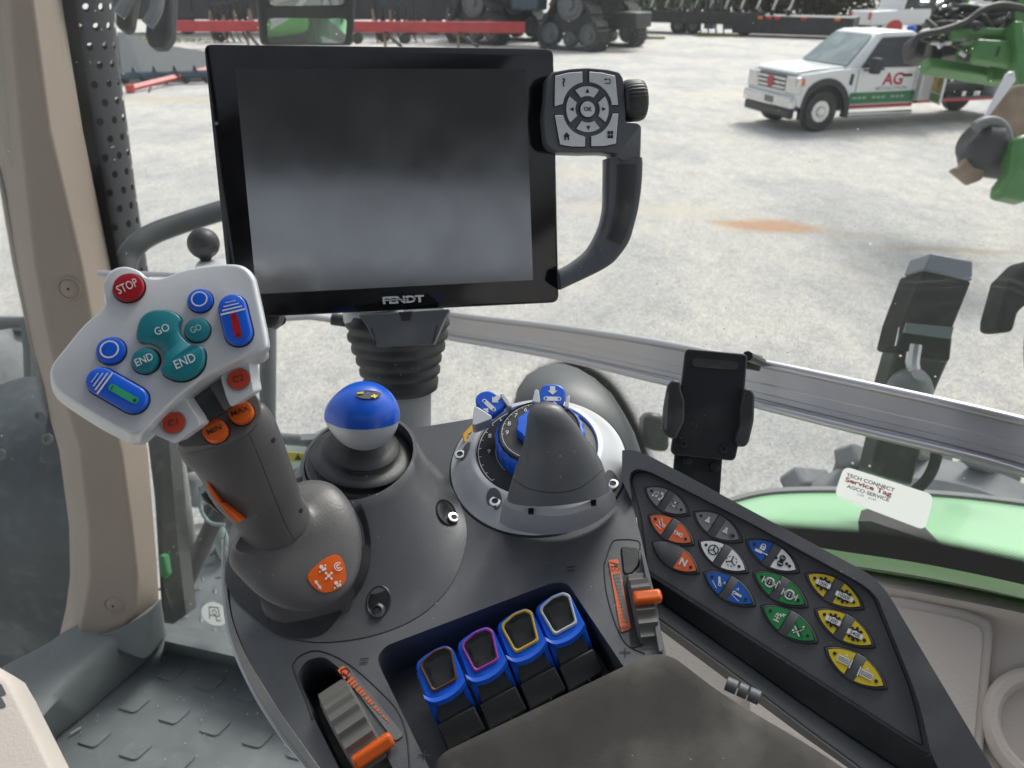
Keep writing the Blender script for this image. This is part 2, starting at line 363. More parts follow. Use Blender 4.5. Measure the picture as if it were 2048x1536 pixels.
def mk_glass(name, veil=.05, specks=.9, sc=55, refl=.5):
    m, N, L, b = nodes(name); N.remove(b); out = N['Material Output']; tc = N.new('ShaderNodeTexCoord')
    tr = N.new('ShaderNodeBsdfTransparent'); tr.inputs[0].default_value = (.965, .98, .972, 1); gl = N.new('ShaderNodeBsdfGlossy'); gl.inputs['Roughness'].default_value = .02
    lw = N.new('ShaderNodeLayerWeight'); lw.inputs[0].default_value = .5; fp = N.new('ShaderNodeMath'); fp.operation = 'POWER'; L.new(lw.outputs['Facing'], fp.inputs[0]); fp.inputs[1].default_value = 5; fr = N.new('ShaderNodeMath'); fr.operation = 'MULTIPLY_ADD'; L.new(fp.outputs[0], fr.inputs[0]); fr.inputs[1].default_value = refl; fr.inputs[2].default_value = .035 * refl; m1 = N.new('ShaderNodeMixShader'); L.new(fr.outputs[0], m1.inputs[0]); L.new(tr.outputs[0], m1.inputs[1]); L.new(gl.outputs[0], m1.inputs[2])
    df = N.new('ShaderNodeBsdfDiffuse'); df.inputs[0].default_value = (.95, .95, .93, 1); tl = N.new('ShaderNodeBsdfTranslucent'); tl.inputs[0].default_value = (.98, .98, .96, 1)
    dm = N.new('ShaderNodeMixShader'); L.new(df.outputs[0], dm.inputs[1]); L.new(tl.outputs[0], dm.inputs[2])
    vo = N.new('ShaderNodeTexVoronoi'); vo.inputs['Scale'].default_value = sc; L.new(tc.outputs['Object'], vo.inputs['Vector'])
    n = N.new('ShaderNodeTexNoise'); n.inputs['Scale'].default_value = 3.5; n.inputs['Detail'].default_value = 6; L.new(tc.outputs['Object'], n.inputs['Vector'])
    sp = N.new('ShaderNodeSeparateColor'); L.new(vo.outputs['Color'], sp.inputs[0])
    pw = N.new('ShaderNodeMath'); pw.operation = 'POWER'; pw.inputs[1].default_value = 5; L.new(sp.outputs[0], pw.inputs[0])
    th = N.new('ShaderNodeMath'); th.operation = 'MULTIPLY'; th.inputs[1].default_value = .11; L.new(pw.outputs[0], th.inputs[0])
    lt = N.new('ShaderNodeMath'); lt.operation = 'LESS_THAN'; L.new(vo.outputs['Distance'], lt.inputs[0]); L.new(th.outputs[0], lt.inputs[1])
    s1 = N.new('ShaderNodeMath'); s1.operation = 'MULTIPLY'; s1.inputs[1].default_value = specks * .7; L.new(lt.outputs[0], s1.inputs[0])
    vl = N.new('ShaderNodeMapRange'); vl.inputs[1].default_value = .3; vl.inputs[2].default_value = .75; vl.inputs[3].default_value = veil * .4; vl.inputs[4].default_value = veil * 1.7; L.new(n.outputs[0], vl.inputs[0])
    mx = N.new('ShaderNodeMath'); mx.operation = 'MAXIMUM'; L.new(s1.outputs[0], mx.inputs[0]); L.new(vl.outputs[0], mx.inputs[1])
    m2 = N.new('ShaderNodeMixShader'); L.new(mx.outputs[0], m2.inputs[0]); L.new(m1.outputs[0], m2.inputs[1]); L.new(dm.outputs[0], m2.inputs[2]); L.new(m2.outputs[0], out.inputs[0]); return m
M['pane'] = mk_glass('dusty cab glass', .012, .8, 75, .35); M['pane2'] = mk_glass('dusty door glass', .015, .7, 60, .06); M['lowpane'] = mk_glass('dusty low pane', .02, .5, 60, .3)
def mk_backlit():
    m, N, L, b = nodes('backlit white film'); out = N['Material Output']; b.inputs['Base Color'].default_value = (.8, .81, .82, 1); b.inputs['Roughness'].default_value = .4
    tl = N.new('ShaderNodeBsdfTranslucent'); tl.inputs[0].default_value = (.85, .86, .86, 1); mx = N.new('ShaderNodeMixShader'); mx.inputs[0].default_value = .55
    L.new(b.outputs[0], mx.inputs[1]); L.new(tl.outputs[0], mx.inputs[2]); L.new(mx.outputs[0], out.inputs[0]); return m
M['film'] = mk_backlit()
def mk_dots(name, base, pitch, grow, rough=.5, hole=False, r0=.3):
    """hole=False: printed dots that swell with v; hole=True: punched sheet"""
    m, N, L, b = nodes(name); out = N['Material Output']; b.inputs['Base Color'].default_value = (*base, 1); b.inputs['Roughness'].default_value = rough
    uv = N.new('ShaderNodeUVMap'); sp = N.new('ShaderNodeSeparateXYZ'); L.new(uv.outputs[0], sp.inputs[0])
    def mth(op, a, bb=None, c=None):
        q = N.new('ShaderNodeMath'); q.operation = op
        for i, x in enumerate((a, bb, c)):
            if x is None: continue
            if isinstance(x, (int, float)): q.inputs[i].default_value = x
            else: L.new(x, q.inputs[i])
        return q.outputs[0]
    U = mth('DIVIDE', sp.outputs[0], pitch); Vv = mth('DIVIDE', sp.outputs[1], pitch)
    row = mth('FLOOR', Vv); U2 = mth('ADD', U, mth('MULTIPLY', mth('MODULO', row, 2), .5))
    fu = mth('SUBTRACT', mth('FRACT', U2), .5); fv = mth('SUBTRACT', mth('FRACT', Vv), .5)
    d = mth('SQRT', mth('ADD', mth('MULTIPLY', fu, fu), mth('MULTIPLY', fv, fv)))
    if hole: f = mth('GREATER_THAN', d, r0)
    else: f = mth('LESS_THAN', d, mth('MULTIPLY_ADD', mth('DIVIDE', sp.outputs[1], grow), .62, .08))
    tr = N.new('ShaderNodeBsdfTransparent'); mx = N.new('ShaderNodeMixShader'); L.new(f, mx.inputs[0]); L.new(tr.outputs[0], mx.inputs[1]); L.new(b.outputs[0], mx.inputs[2]); L.new(mx.outputs[0], out.inputs[0]); return m
M['frit'] = mk_dots('black ceramic dot print', (.012, .012, .013), .0032, .03)
M['perf'] = mk_dots('punched black sheet', (.03, .032, .038), .036, 1, .42, True, .21)
def ribbon(name, A, B, m, parent, dist=None):
    """strip between two curves; UV: u metres along, v metres across (A -> B)"""
    n = len(A); me = bpy.data.meshes.new(name); c = sum(A, V()) / n
    me.from_pydata([p - c for p in A] + [p - c for p in B], [], [(i, i + 1, n + i + 1, n + i) for i in range(n - 1)])
    uvl = me.uv_layers.new(name='UVMap'); cu = [0]
    for i in range(n - 1): cu.append(cu[-1] + (A[i + 1] - A[i]).length)
    for lp in me.loops:
        i = lp.vertex_index; uvl.data[lp.index].uv = (cu[i % n], 0 if i < n else (dist or (B[i - n] - A[i - n]).length))
    return link(name, me, c, m, parent)

# ---------------------------------------------------------------- ground
g = MB()
xs = [-260 + 20 * i for i in range(27)]; ys = [-60 + 20 * i for i in range(24)]
g.add([V((x, y, 0)) for y in ys for x in xs], [(j * 27 + i, j * 27 + i + 1, (j + 1) * 27 + i + 1, (j + 1) * 27 + i) for j in range(23) for i in range(26)])
go = g.build('ground', M['gravel'], smooth=False); tag(go, 'pale grey crushed stone yard with tan patches', 'ground', kind='structure')
# the gravel material uses object space = world space: keep the origin at zero
for v_ in go.data.vertices: v_.co += go.location
go.location = (0, 0, 0)

# ---------------------------------------------------------------- cab structure
FZ = 1.85; FLOOR = zpl(FZ); SILL = zpl(FZ + .10)
# cab pillar: three facets, traced down its creases; depth grows towards its foot
def sec(y, xs, d, dd=(0.12, 0, 0, .085)): return [W(x, y, d + q) for x, q in zip(xs, dd)]
ROWS = [(-160, (-160, -52, 14, 82), .90), (0, (-62, 18, 66, 124), .95), (260, (-20, 40, 100, 166), 1.0), (525, (24, 68, 163, 220), 1.06), (700, (62, 100, 195, 250), 1.10), (900, (118, 158, 243, 296), 1.15), (1050, (138, 176, 264, 308), 1.2), (1150, (140, 178, 275, 316), 1.23), (1215, (132, 168, 272, 319), 1.25), (1275, (118, 156, 240, 305), 1.265)]
pil = thing('cab_pillar', 'beige moulded cab pillar with two screw caps left of the joystick', 'pillar', W(230, 1275, 1.3))
p = MB(); rings = []
for y, xs_, d in ROWS:
    q = sec(y, xs_, d); q += [W(xs_[3] - 4, y, d + .12), W(xs_[0] + 4, y, d + .12)]; rings.append(fillet(q, [.004, .007, .007, .006, .01, .01], 5))
p.loft(rings); po = p.build('trim', M['beige'], pil, ang=50)
tb = bvh(po)
for cx, cy in ((139, 577), (228, 1210)):
    a = hit(tb, cx, cy); b_ = hit(tb, cx + 12, cy); c_ = hit(tb, cx, cy + 12); fr = Fr(a, b_ - a, (b_ - a).cross(a - c_) * 1)
    if fr.z.dot(EYE - a) < 0: fr = Fr(a, b_ - a, -fr.z)
    q = MB().lathe(fr, [(.0175, .0002), (.0165, .0022), (.0145, .0024), (.0135, .0006), (.012, .0016), (.005, .0035), (0.0022, .0036), (.002, -.001)], 36); s_ = q.build('screw_cap', M['beige'], pil)
    MB().lathe(fr, [(.0019, .0037), (.0001, .0038)], 12).build('hole', M['gap'], s_)
# sill, pillar foot, floor mat
def quadstrip(name, rows, m, parent, n=1):
    mb = MB(); mb.loft(rows, False, False, closed=False); return mb.build(name, m, parent)
fm = thing('floor_mat', 'grey rubber floor mat with rounded raised pads beneath the console', 'floor mat', FLOOR.at(350, 1450))
sil = thing('door_sill', 'grey moulded door sill ledge around the foot of the beige pillar', 'sill', FLOOR.at(200, 1350))
top = SILL
A_ = [top.at(-200, 1500), top.at(-60, 1372), top.at(12, 1330), top.at(85, 1292), top.at(120, 1270), top.at(170, 1240)]
B_ = [top.at(-90, 1640), top.at(10, 1490), top.at(60, 1425), top.at(120, 1362), top.at(205, 1283), top.at(240, 1262)]
Bm = [p_ + V((.012, -.006, -.012)) for p_ in B_]
C_ = [FLOOR.at(-40, 1750, .004), FLOOR.at(60, 1560, .004), FLOOR.at(100, 1488, .004), FLOOR.at(180, 1420, .004), FLOOR.at(292, 1322, .004), FLOOR.at(320, 1296, .004)]
lo = MB()
rr = [crom(R, 5, False) for R in (A_, B_, Bm, C_)]
lo.loft([[q + V((0, 0, -.12)) for q in rr[0]], rr[0], rr[1], rr[2], rr[3]], False, False, closed=False); lo.build('ledge', M['mould'], sil, ang=60)
# foot block of the pillar
ft = MB()
t0 = [W(120, 1268, 1.262), W(165, 1281, 1.255), W(240, 1258, 1.25), W(300, 1222, 1.245), W(322, 1198, 1.25), W(316, 1200, 1.4), W(150, 1250, 1.4)]
b0 = [W(118, 1290, 1.30), W(165, 1296, 1.262), W(215, 1290, 1.255), W(292, 1322, 1.262), W(333, 1268, 1.30), W(330, 1270, 1.45), W(150, 1270, 1.45)]
ft.loft([fillet(t0, .01, 3), fillet(b0, .014, 3)]); ft.build('pillar_foot', M['mould'], sil, bevel=.004)
# front sill under the low pane
r0 = [FLOOR.at(318, 1288, .075), FLOOR.at(480, 1318, .075), FLOOR.at(640, 1350, .075)]
r0 = [W(326, 1262, 1.33), W(470, 1292, 1.27), W(700, 1345, 1.2)]; r1 = [W(330, 1282, 1.30), W(470, 1313, 1.24), W(700, 1366, 1.17)]; r2 = [FLOOR.at(326, 1296, .002), FLOOR.at(470, 1326, .002), FLOOR.at(700, 1380, .002)]
quadstrip('front_ledge', [[q + V((0, .05, -.1)) for q in r0], r0, r1, [q + V((0, -.006, -.004)) for q in r2], r2], M['mould'], sil)
mm = MB(); mm.prism(FLOOR.pts([(300, 1240), (800, 1330), (1400, 1400), (1500, 1800), (-300, 1900), (-200, 1500), (60, 1380)]), V((0, 0, -.02))); mo = mm.build('mat', M['mat_'], fm, smooth=False)
# raised pads in a staggered grid fitted to the photo
pad = MB(); o0 = FLOOR.at(349, 1431); e1 = FLOOR.at(431, 1454) - o0; e2 = FLOOR.at(267, 1407) - FLOOR.at(187, 1467) + V()
e2 = FLOOR.at(344, 1347) - FLOOR.at(345, 1437); e2 = (FLOOR.at(338, 1346) - FLOOR.at(265, 1408))
ex = e1; ey = e2
for i in range(-7, 8):
    for j in range(-7, 8):
        c = o0 + ex * i + ey * j; 
        fr = Fr(c, ex, V((0, 0, 1))); a, b = ex.length, ey.length
        h = a * .36; u2 = (ey.dot(fr.x) / b, ey.dot(fr.y) / b)
        L_ = [c - ex * .23 - ey * .23, c + ex * .23 - ey * .23, c + ex * .23 + ey * .23, c - ex * .23 + ey * .23]
        dv = c - EYE; dz = -(dv.y * -cP + dv.z * sP); px = 1024 + FPX * dv.x / (dv.y * cP - dv.z * sP); py = 768 - FPX * (dv.y * sP + dv.z * cP) / (dv.y * cP - dv.z * sP)
        if py < 1322 or (px < 300 and py < 1500 - (px - 100) * .85 + 25) or px < 60 or px > 800 or py > 1700: continue
        d2 = (c - EYE); py = 0
        R1 = fillet([q + V((0, 0, .0004)) for q in L_], a * .1, 4); cc = sum(R1, V()) / len(R1)
        pad.loft([R1, [cc + (q - cc) * .95 + V((0, 0, .0030)) for q in R1]], False, True)
# keep only pads clear of the ledges
pad.build('raised_pad', M['mat_'], fm)['kind'] = 'stuff'
# bits of grit and straw lying on the mat
gr = MB()
for k in range(70):
    px, py = random.uniform(120, 620), random.uniform(1330, 1536); c = FLOOR.at(px, py, .004); a = random.uniform(0, 3.1); l = random.choice((.0005, .0007, .0011)); x_ = V((cos(a), sin(a), 0)); gr.box(Fr(c, x_, V((0, 0, 1))), -l, l, -l * .7, l * .7, 0, .0015)
c = FLOOR.at(152, 1462, .005); gr.box(Fr(c, FLOOR.at(160, 1457, .005) - c, V((0, 0, 1))), -.008, .008, -.0012, .0012, 0, .002)
tag(gr.build('grit', mat('pale grit', (.5, .48, .42), .9), smooth=False), 'scattered crumbs of pale grit on the grey mat', 'grit', kind='stuff')

# ---------------------------------------------------------------- glazing
ZL, ZH = 1.5, 3.6
path = crom([W(120, 600, 1.16), W(280, 600, 1.22), W(420, 600, 1.30), W(640, 620, 1.38), W(900, 655, 1.30), W(1280, 715, .98), W(1660, 800, .80), W(2048, 895, .70), W(2500, 990, .6), W(3000, 1000, .5)], 10, False)
gp = thing('cab_window', 'curved dusty cab window behind the terminal and rail', 'window', V((path[20].x, path[20].y, ZL)))
pm = MB(); lean = V((-.05, -.03, 0))
def colu(p, z): return V((p.x, p.y, z)) + V((.03, .05, 0)) * (p.z - z)
pm.loft([[colu(p_, z) for p_ in path] for z in (ZL, 2.2, ZH)], False, False, closed=False); pane = pm.build('glass', M['pane'], gp)
sm = pane.modifiers.new('thickness', 'SOLIDIFY'); sm.thickness = .004
PB = bvh(pane)
def onpane(px, py, off=.003): return hit(PB, px, py, off)
# dot print along the pillar edge, and round the lower corner of the pane
def fritband(pts_out, pts_in, n=6):
    A = [onpane(x, y) for x, y in crom([V((a, b, 0)) for a, b in pts_in], n, False) for x, y in [(x, y)]] if False else None
def cr2(P, n=6, closed=False): return [(q.x, q.y) for q in crom([V((a, b, 0)) for a, b in P], n, closed)]
def pband(name, pin, pout, dist, m, off=.003):
    a = [onpane(x, y, off) for x, y in cr2(pin)]; b = [onpane(x, y, off) for x, y in cr2(pout)]
    ok = [i for i in range(len(a)) if a[i] and b[i]]; ribbon(name, [a[i] for i in ok], [b[i] for i in ok], m, gp, dist)
pband('dot_print', [(1400, 1010), (1560, 1032), (1760, 1048), (1900, 1070), (2080, 1106)], [(1400, 1035), (1560, 1054), (1760, 1070), (1900, 1093), (2080, 1131)], .026, M['frit'])
pband('black_border', [(1400, 1035), (1560, 1054), (1760, 1070), (1900, 1093), (2080, 1131)], [(1400, 1110), (1560, 1135), (1760, 1165), (1900, 1190), (2080, 1235)], None, M['gap'])
# dot-edged opening round the grey dome
dome_c = (1158, 905)
def arcp(rx, ry, a0, a1, n=14, c=(1160, 905)): return [(c[0] + rx * cos(radians(a0 + (a1 - a0) * k / n)), c[1] - ry * sin(radians(a0 + (a1 - a0) * k / n))) for k in range(n + 1)]
pband('dot_print', [(1000, 905), (1004, 850), (1022, 790), (1058, 738), (1110, 714), (1170, 716), (1230, 752), (1275, 812), (1306, 880), (1322, 940)], [(1035, 905), (1036, 850), (1048, 800), (1076, 756), (1115, 733), (1165, 735), (1215, 767), (1253, 820), (1280, 880), (1294, 940)], .03, M['frit'])
pband('black_border', [(1035, 905), (1036, 850), (1048, 800), (1076, 756), (1115, 733), (1165, 735), (1215, 767), (1253, 820), (1280, 880), (1294, 940)], [(1046, 905), (1048, 850), (1060, 806), (1086, 766), (1118, 747), (1160, 748), (1203, 777), (1240, 826), (1266, 885), (1280, 940)], None, M['gap'])
def wband(name, pin, pout, d, dist, m):
    ribbon(name, [W(x, y, q) for (x, y), q in zip(cr2(pin), crom1(d, 6))], [W(x, y, q) for (x, y), q in zip(cr2(pout), crom1(d, 6))], m, gp, dist)
def crom1(d, n): return [q.x for q in crom([V((a, 0, 0)) for a in d], n, False)]
wband('dot_print', [(158, -60), (167, 0), (199, 200), (233, 400), (258, 540)], [(138, -60), (148, 0), (178, 200), (212, 400), (238, 540)], [1.02, 1.04, 1.09, 1.12, 1.15], .022, M['frit'])
wband('black_border', [(138, -60), (148, 0), (178, 200), (212, 400), (238, 540)], [(80, -60), (96, 0), (130, 200), (170, 400), (200, 540)], [1.02, 1.04, 1.09, 1.12, 1.15], None, M['gap'])
wband('dot_print', [(-20, 330), (0, 410), (28, 560), (52, 700), (86, 860)], [(0, 330), (18, 410), (46, 560), (74, 700), (106, 860)], [1.1, 1.12, 1.16, 1.2, 1.24], .022, M['frit'])
# left-hand door pane beyond the pillar
dp = MB(); dp.loft([[V((-.78, .1, z)), V((-.80, .55, z)), V((-.78, .88, z)), V((-.72, 1.12, z))] for z in (1.93, 3.5)], False, False, closed=False)
d_ = thing('door_glazing', 'dusty door window left of the beige pillar', 'window', V((-.78, .5, 1.93))); do = dp.build('glass', M['pane2'], d_); do.modifiers.new('thickness', 'SOLIDIFY').thickness = .004
# green painted frame strip and the beige side trim under the pane
gs = MB(); a = [W(x, y, d) for x, y, d in ((1560, 1082, .74), (1680, 1102, .70), (1860, 1130, .66), (2080, 1177, .61), (2400, 1260, .55))]; b = [W(x, y, d) for x, y, d in ((1560, 1112, .72), (1680, 1128, .68), (1860, 1156, .64), (2080, 1204, .59), (2400, 1290, .53))]
a = crom(a, 5, False); b = crom(b, 5, False); gs.loft([[q + V((.05, .03, -.05)) for q in a], a, b, [q + V((.04, .03, -.02)) for q in b]], False, False, closed=False)
tag(gs.build('frame_strip', M['cabgreen'], smooth=True, ang=50), 'narrow green painted frame strip between window edge and beige trim', 'frame strip')
st = thing('side_trim', 'pale beige moulded side trim with recessed lid and round bin', 'trim panel', W(1900, 1350, .66))
TR = Pl(cdir((-.35, .45, .82)), W(1900, 1350, .62))
t = MB(); up_ = [(1150, 1000), (1420, 1090), (1600, 1122), (1700, 1134), (1860, 1160), (2080, 1204), (2300, 1260)]
e0 = [TR.at(x, y + 2, -.02) for x, y in up_]; e1_ = [TR.at(x, y + 10, .0) for x, y in up_]; e2_ = [TR.at(x, y + 30, .004) for x, y in up_]; e3 = [TR.at(x, y + 52, -.006) for x, y in up_]; e4 = [TR.at(x, y + 62, -.008) for x, y in up_]
e5 = [TR.at(x, y, -.008) for x, y in [(900, 1400), (1200, 1600), (1400, 1700), (1600, 1750), (1800, 1750), (2080, 1750), (2300, 1750)]]
t.loft([crom(e, 5, False) for e in (e0, e1_, e2_, e3, e4, e5)], False, False, closed=False); to = t.build('panel', M['beige2'], st, ang=60)
lidpts = [(1500, 1180), (1800, 1196), (1930, 1222), (1976, 1240), (1985, 1262), (1972, 1420), (1960, 1560), (1500, 1620)]
lid = TR.pts(lidpts, -.006)
MB().prism(fillet(lid, [0, 0, .004, .006, .006, 0, 0, 0], 4), TR.n * .006).build('lid', M['beige2'], st, bevel=.003, seg=3)
lid2 = TR.pts([(1500, 1200), (1800, 1214), (1920, 1238), (1958, 1252), (1966, 1270), (1954, 1420), (1940, 1570), (1500, 1620)], .0005)
MB().prism(fillet(lid2, [0, 0, .004, .006, .006, 0, 0, 0], 4), TR.n * .0012).build('lid_inset', M['beige2'], st, bevel=.0008)
fr = Fr(TR.at(2100, 1460, -.004), TR.at(2200, 1460) - TR.at(2100, 1460), TR.n)
MB().lathe(fr, [(.046, 0), (.045, .006), (.041, .012), (.036, .012), (.033, .004), (.031, -.004)], 48).build('round_bin', M['beige2'], st)
# unseen cab roof and rear, added for shade and to mirror in the screen
rf = thing('cab_roof', 'unseen grey cab headliner over the driver, cut short to let light in', 'roof', V((0, .1, 3.45)))
MB().box(Fr((0, 0, 3.42), (1, 0, 0), (0, 0, 1)), -.85, .9, -.9, .2, 0, .08).build('headliner', mat('dark headliner', (.10, .105, .115), .8), rf)
rw = thing('cab_rear', 'unseen dark rear wall behind the seat, raised to shade the cab', 'rear wall', V((0, -.85, 1.85)))
MB().box(Fr((0, -.85, 1.8), (1, 0, 0), (0, 0, 1)), -.85, .95, -.05, .02, 0, 1.33).build('wall', M['lgrey'], rw)
MB().box(Fr((-.05, -.55, 2.0), (1, 0, 0), (0, 0, 1)), -.3, .3, -.07, .06, 0, .85).build('seat_back', M['pad'], rw, bevel=.04)
# steering column cover corner
sc_ = thing('steering_column_cover', 'beige plastic steering column cover in the bottom left corner', 'column cover', W(20, 1500, .66))
SC = Pl(cdir((.35, .45, .82)), W(40, 1480, .66))
q = SC.pts([(-80, 1290), (0, 1336), (22, 1350), (45, 1390), (75, 1450), (118, 1536), (170, 1640), (-100, 1640)])
MB().loft([fillet([z_ + (z_ - SC.at(-80, 1600)) * .02 - SC.n * .07 for z_ in q], 0, 1), fillet(q, 0, 1), [z_ * .94 + SC.at(-60, 1560) * .06 + SC.n * .012 for z_ in fillet(q, 0, 1)], [z_ * .88 + SC.at(-60, 1560) * .12 + SC.n * .014 for z_ in fillet(q, 0, 1)]]).build('cover', M['beige2'], sc_, bevel=.004, seg=3)
v_ = MB()
for k in range(2): v_.prism(fillet(SC.pts([(-30, 1376 + 26 * k), (2, 1366 + 26 * k), (14, 1390 + 24 * k), (-30, 1398 + 26 * k)], .0135), .002, 2), SC.n * .001)
v_.build('vent_slot', M['lgrey'], sc_)
# ================================================================ armrest console
CN = cdir((-.10, .72, .69)); CON = Pl(CN, W(1290, 1100, .425)); CN = CON.n
WG = Pl(cdir((-.376, .443, .814)), W(1335, 1003, .439)); WN = WG.n
con = thing('armrest_console', 'charcoal plastic armrest console carrying the joystick, dial and levers', 'control console', CON.at(900, 1200, -.05))
def P2(L): return [V((a, b, 0)) for a, b in L]
out = fillet(P2([(455, 1060), (500, 985), (585, 938), (690, 905), (820, 858), (965, 834), (1080, 838), (1238, 888), (1262, 1000), (1283, 1078), (1330, 1300), (1360, 1420), (1360, 1640), (760, 1700), (640, 1536), (560, 1425), (502, 1330), (462, 1235)]), [40, 40, 30, 10, 10, 20, 20, 14, 10, 6, 10, 4, 4, 4, 30, 30, 40, 40], 5)
outer = [CON.at(p_.x, p_.y) for p_ in out]
tray = fillet(P2([(752, 1318), (770, 1292), (1108, 1164), (1135, 1166), (1190, 1248), (1252, 1340), (1252, 1420), (905, 1560), (860, 1540)]), [14, 14, 16, 16, 10, 4, 4, 4, 4], 5)
trayw = [CON.at(p_.x, p_.y) for p_ in tray]
tw1 = fillet(P2([(592, 1352), (612, 1320), (648, 1312), (690, 1345), (790, 1545), (745, 1600), (690, 1560), (625, 1430)]), 14, 4); tw1w = [CON.at(p_.x, p_.y) for p_ in tw1]
tw2 = fillet(P2([(1238, 1100), (1250, 1090), (1276, 1092), (1300, 1180), (1322, 1296), (1280, 1302), (1255, 1200)]), 6, 3); tw2w = [CON.at(p_.x, p_.y) for p_ in tw2]
body = holed('top_shell', outer, [(trayw, -CN * .03), (tw1w, -CN * .03)], -CN * .05, M['grey'], con, .0022, 3)
# edge ridges of the two roller housings and the tray lip
def tubepx(name, L, m, par, r=.0008, pl=None, n=5, off=0, closed=False):
    pl = pl or CON; return MB().tube([pl.at(q.x, q.y, off) for q in crom(P2(L), n, closed)], r, 8).build(name, m, par)
tubepx('seam', [(586, 1330), (600, 1312), (640, 1302), (700, 1330), (770, 1392), (800, 1430), (815, 1480), (820, 1560)], M['gap'], con, .0004)
tubepx('seam', [(586, 1330), (592, 1352), (612, 1400), (625, 1440)], M['gap'], con, .0004)
tubepx('seam', [(1208, 1130), (1222, 1090), (1234, 1080), (1276, 1082), (1280, 1100)], M['gap'], con, .0004)
tubepx('seam', [(1208, 1130), (1212, 1180), (1228, 1240), (1252, 1288), (1290, 1308)], M['gap'], con, .0004)
# left flank: the shell falls away and a silver trim runs along its foot
ledge = [(452, 1062, 0), (450, 1130, 0), (463, 1235, 0), (502, 1330, 0), (560, 1425, 0), (640, 1540, 0), (730, 1680, 0)]
a = [CON.at(x, y, -.002) for x, y, _ in ledge]; b = [W(x, y, d) for x, y, d in ((447, 1078, .475), (448, 1180, .46), (462, 1275, .445), (503, 1372, .425), (562, 1465, .41), (630, 1552, .40), (712, 1700, .38))]
a, b = crom(a, 5, False), crom(b, 5, False)
mb = MB(); mb.loft([a, b], False, False, closed=False); mb.build('flank', M['grey'], con)
c = [q + CN * -.004 + cdir((-.0022, -.0012, -.001)) for q in b]; d = [q - CN * .02 + V((.012, 0, 0)) for q in c]
mb = MB(); mb.loft([b, [x_ + cdir((-.0012, -.0008, .0003)) for x_ in b], c, d], False, False, closed=False); mb.build('silver_trim', M['silver2'], con, ang=20)
# ---- cowl around the ball lever and joystick: a concave mound
cw = [(566, 1272), (640, 1284), (740, 1272), (832, 1236), (900, 1172), (933, 1082), (922, 1010), (884, 948), (838, 905), (760, 884), (680, 892), (606, 930), (540, 1000), (500, 1090), (500, 1190), (528, 1250)]
n0 = 96
def rs(L, pl, off=0, n=n0): return resamp([pl.at(q.x, q.y, off) for q in crom(P2(L), 8)], n)
base = rs(cw, CON, .0005)
cT = CON.at(738, 968, .0); hT = .026
def boot_ring(r, h, s=(1, 1)): return [cT + CN * h + (CONX * cos(t) * r * s[0] + CONY * sin(t) * r * s[1]) for t in [2 * pi * k / n0 for k in range(n0)]]
CONX = (CON.at(900, 1080) - CON.at(800, 1080)); CONX = (CONX - CN * CONX.dot(CN)).normalized(); CONY = CN.cross(CONX)
# re-sample base by angle around cT so both rings correspond
def byangle(R, c0, X, Y, n=n0):
    A = sorted([(atan2((q - c0).dot(Y), (q - c0).dot(X)) % (2 * pi), q) for q in R], key=lambda z_: z_[0]); A = [(A[-1][0] - 2 * pi, A[-1][1])] + A + [(A[0][0] + 2 * pi, A[0][1])]; o_ = []
    for k in range(n):
        t = 2 * pi * k / n
        for i in range(len(A) - 1):
            if A[i][0] <= t <= A[i + 1][0]:
                f = (t - A[i][0]) / max(1e-9, A[i + 1][0] - A[i][0]); o_.append(A[i][1].lerp(A[i + 1][1], f)); break
    return o_
base = byangle(base, cT, CONX, CONY)
RB = .0335; topr = boot_ring(RB + .0015, hT)
rings = []
for t in [0, .12, .25, .38, .5, .62, .74, .85, .93, 1]:
    rg = []
    for k in range(n0):
        p0, p1 = base[k], topr[k]; h = (1 - (1 - t) ** 1.0); q = p0.lerp(p1, t); hh = hT * (t ** 1.5)
        q = q - CN * ((q - cT).dot(CN)) + CN * (hh + .0005); rg.append(q)
    rings.append(rg)
rings.append(boot_ring(RB - .0005, hT + .0008)); rings.append(boot_ring(RB - .0015, hT - .002)); rings.append(boot_ring(RB - .0022, hT - .012))
mb = MB(); mb.loft(rings, False, True); cowl = mb.build('lever_cowl', M['grey'], con, ang=50); CB = bvh(cowl)
def surf_fr(t, px, py, off=0.0):
    a = hit(t, px, py); b_ = hit(t, px + 4, py); c_ = hit(t, px, py + 4); z = (b_ - a).cross(c_ - a)
    if z.dot(EYE - a) < 0: z = -z
    return Fr(a + z.normalized() * off, b_ - a, z)
def screw(fr, r, par, m=None):
    s_ = MB().lathe(fr, [(r, 0), (r, r * .25), (r * .9, r * .42), (r * .55, r * .45), (r * .5, r * .1)], 28).build('screw', m or M['steel'], par, ang=50)
    rg = [];
    for k in range(24):
        a = 2 * pi * k / 24; rr = r * (.5 + .07 * cos(6 * a)); rg.append(fr.pt(rr * cos(a), rr * sin(a), r * .3))
    MB().flat(rg).build('socket', M['gap'], s_)
def recess(fr, rx, ry, par, m=None):
    MB().lathe(fr, [(rx * 1.08, -.0002), (rx * 1.03, .0005), (rx * .98, .0003), (rx * .94, -.002), (rx * .6, -.004)], 32).build('screw_recess', m or M['grey'], par)
for (px, py, sx_, sy_, r) in ((757, 1205, 757, 1222, .0038), (893, 1027, 905, 1038, .0034)):
    f_ = surf_fr(CB, px, py, .0003); ov = [f_.pt(a * .0062, b * .0082 - .0004 + .001, 0) for a, b in circ((0, 0), 1, 28)]
    MB().loft([[f_.o + (q - f_.o) * 1.1 for q in ov], [q + f_.z * .0006 for q in ov], [f_.o + (q - f_.o) * .9 for q in ov]]).build('screw_recess', M['dblk'], con)
    screw(surf_fr(CB, sx_, sy_, .0009), r, con)
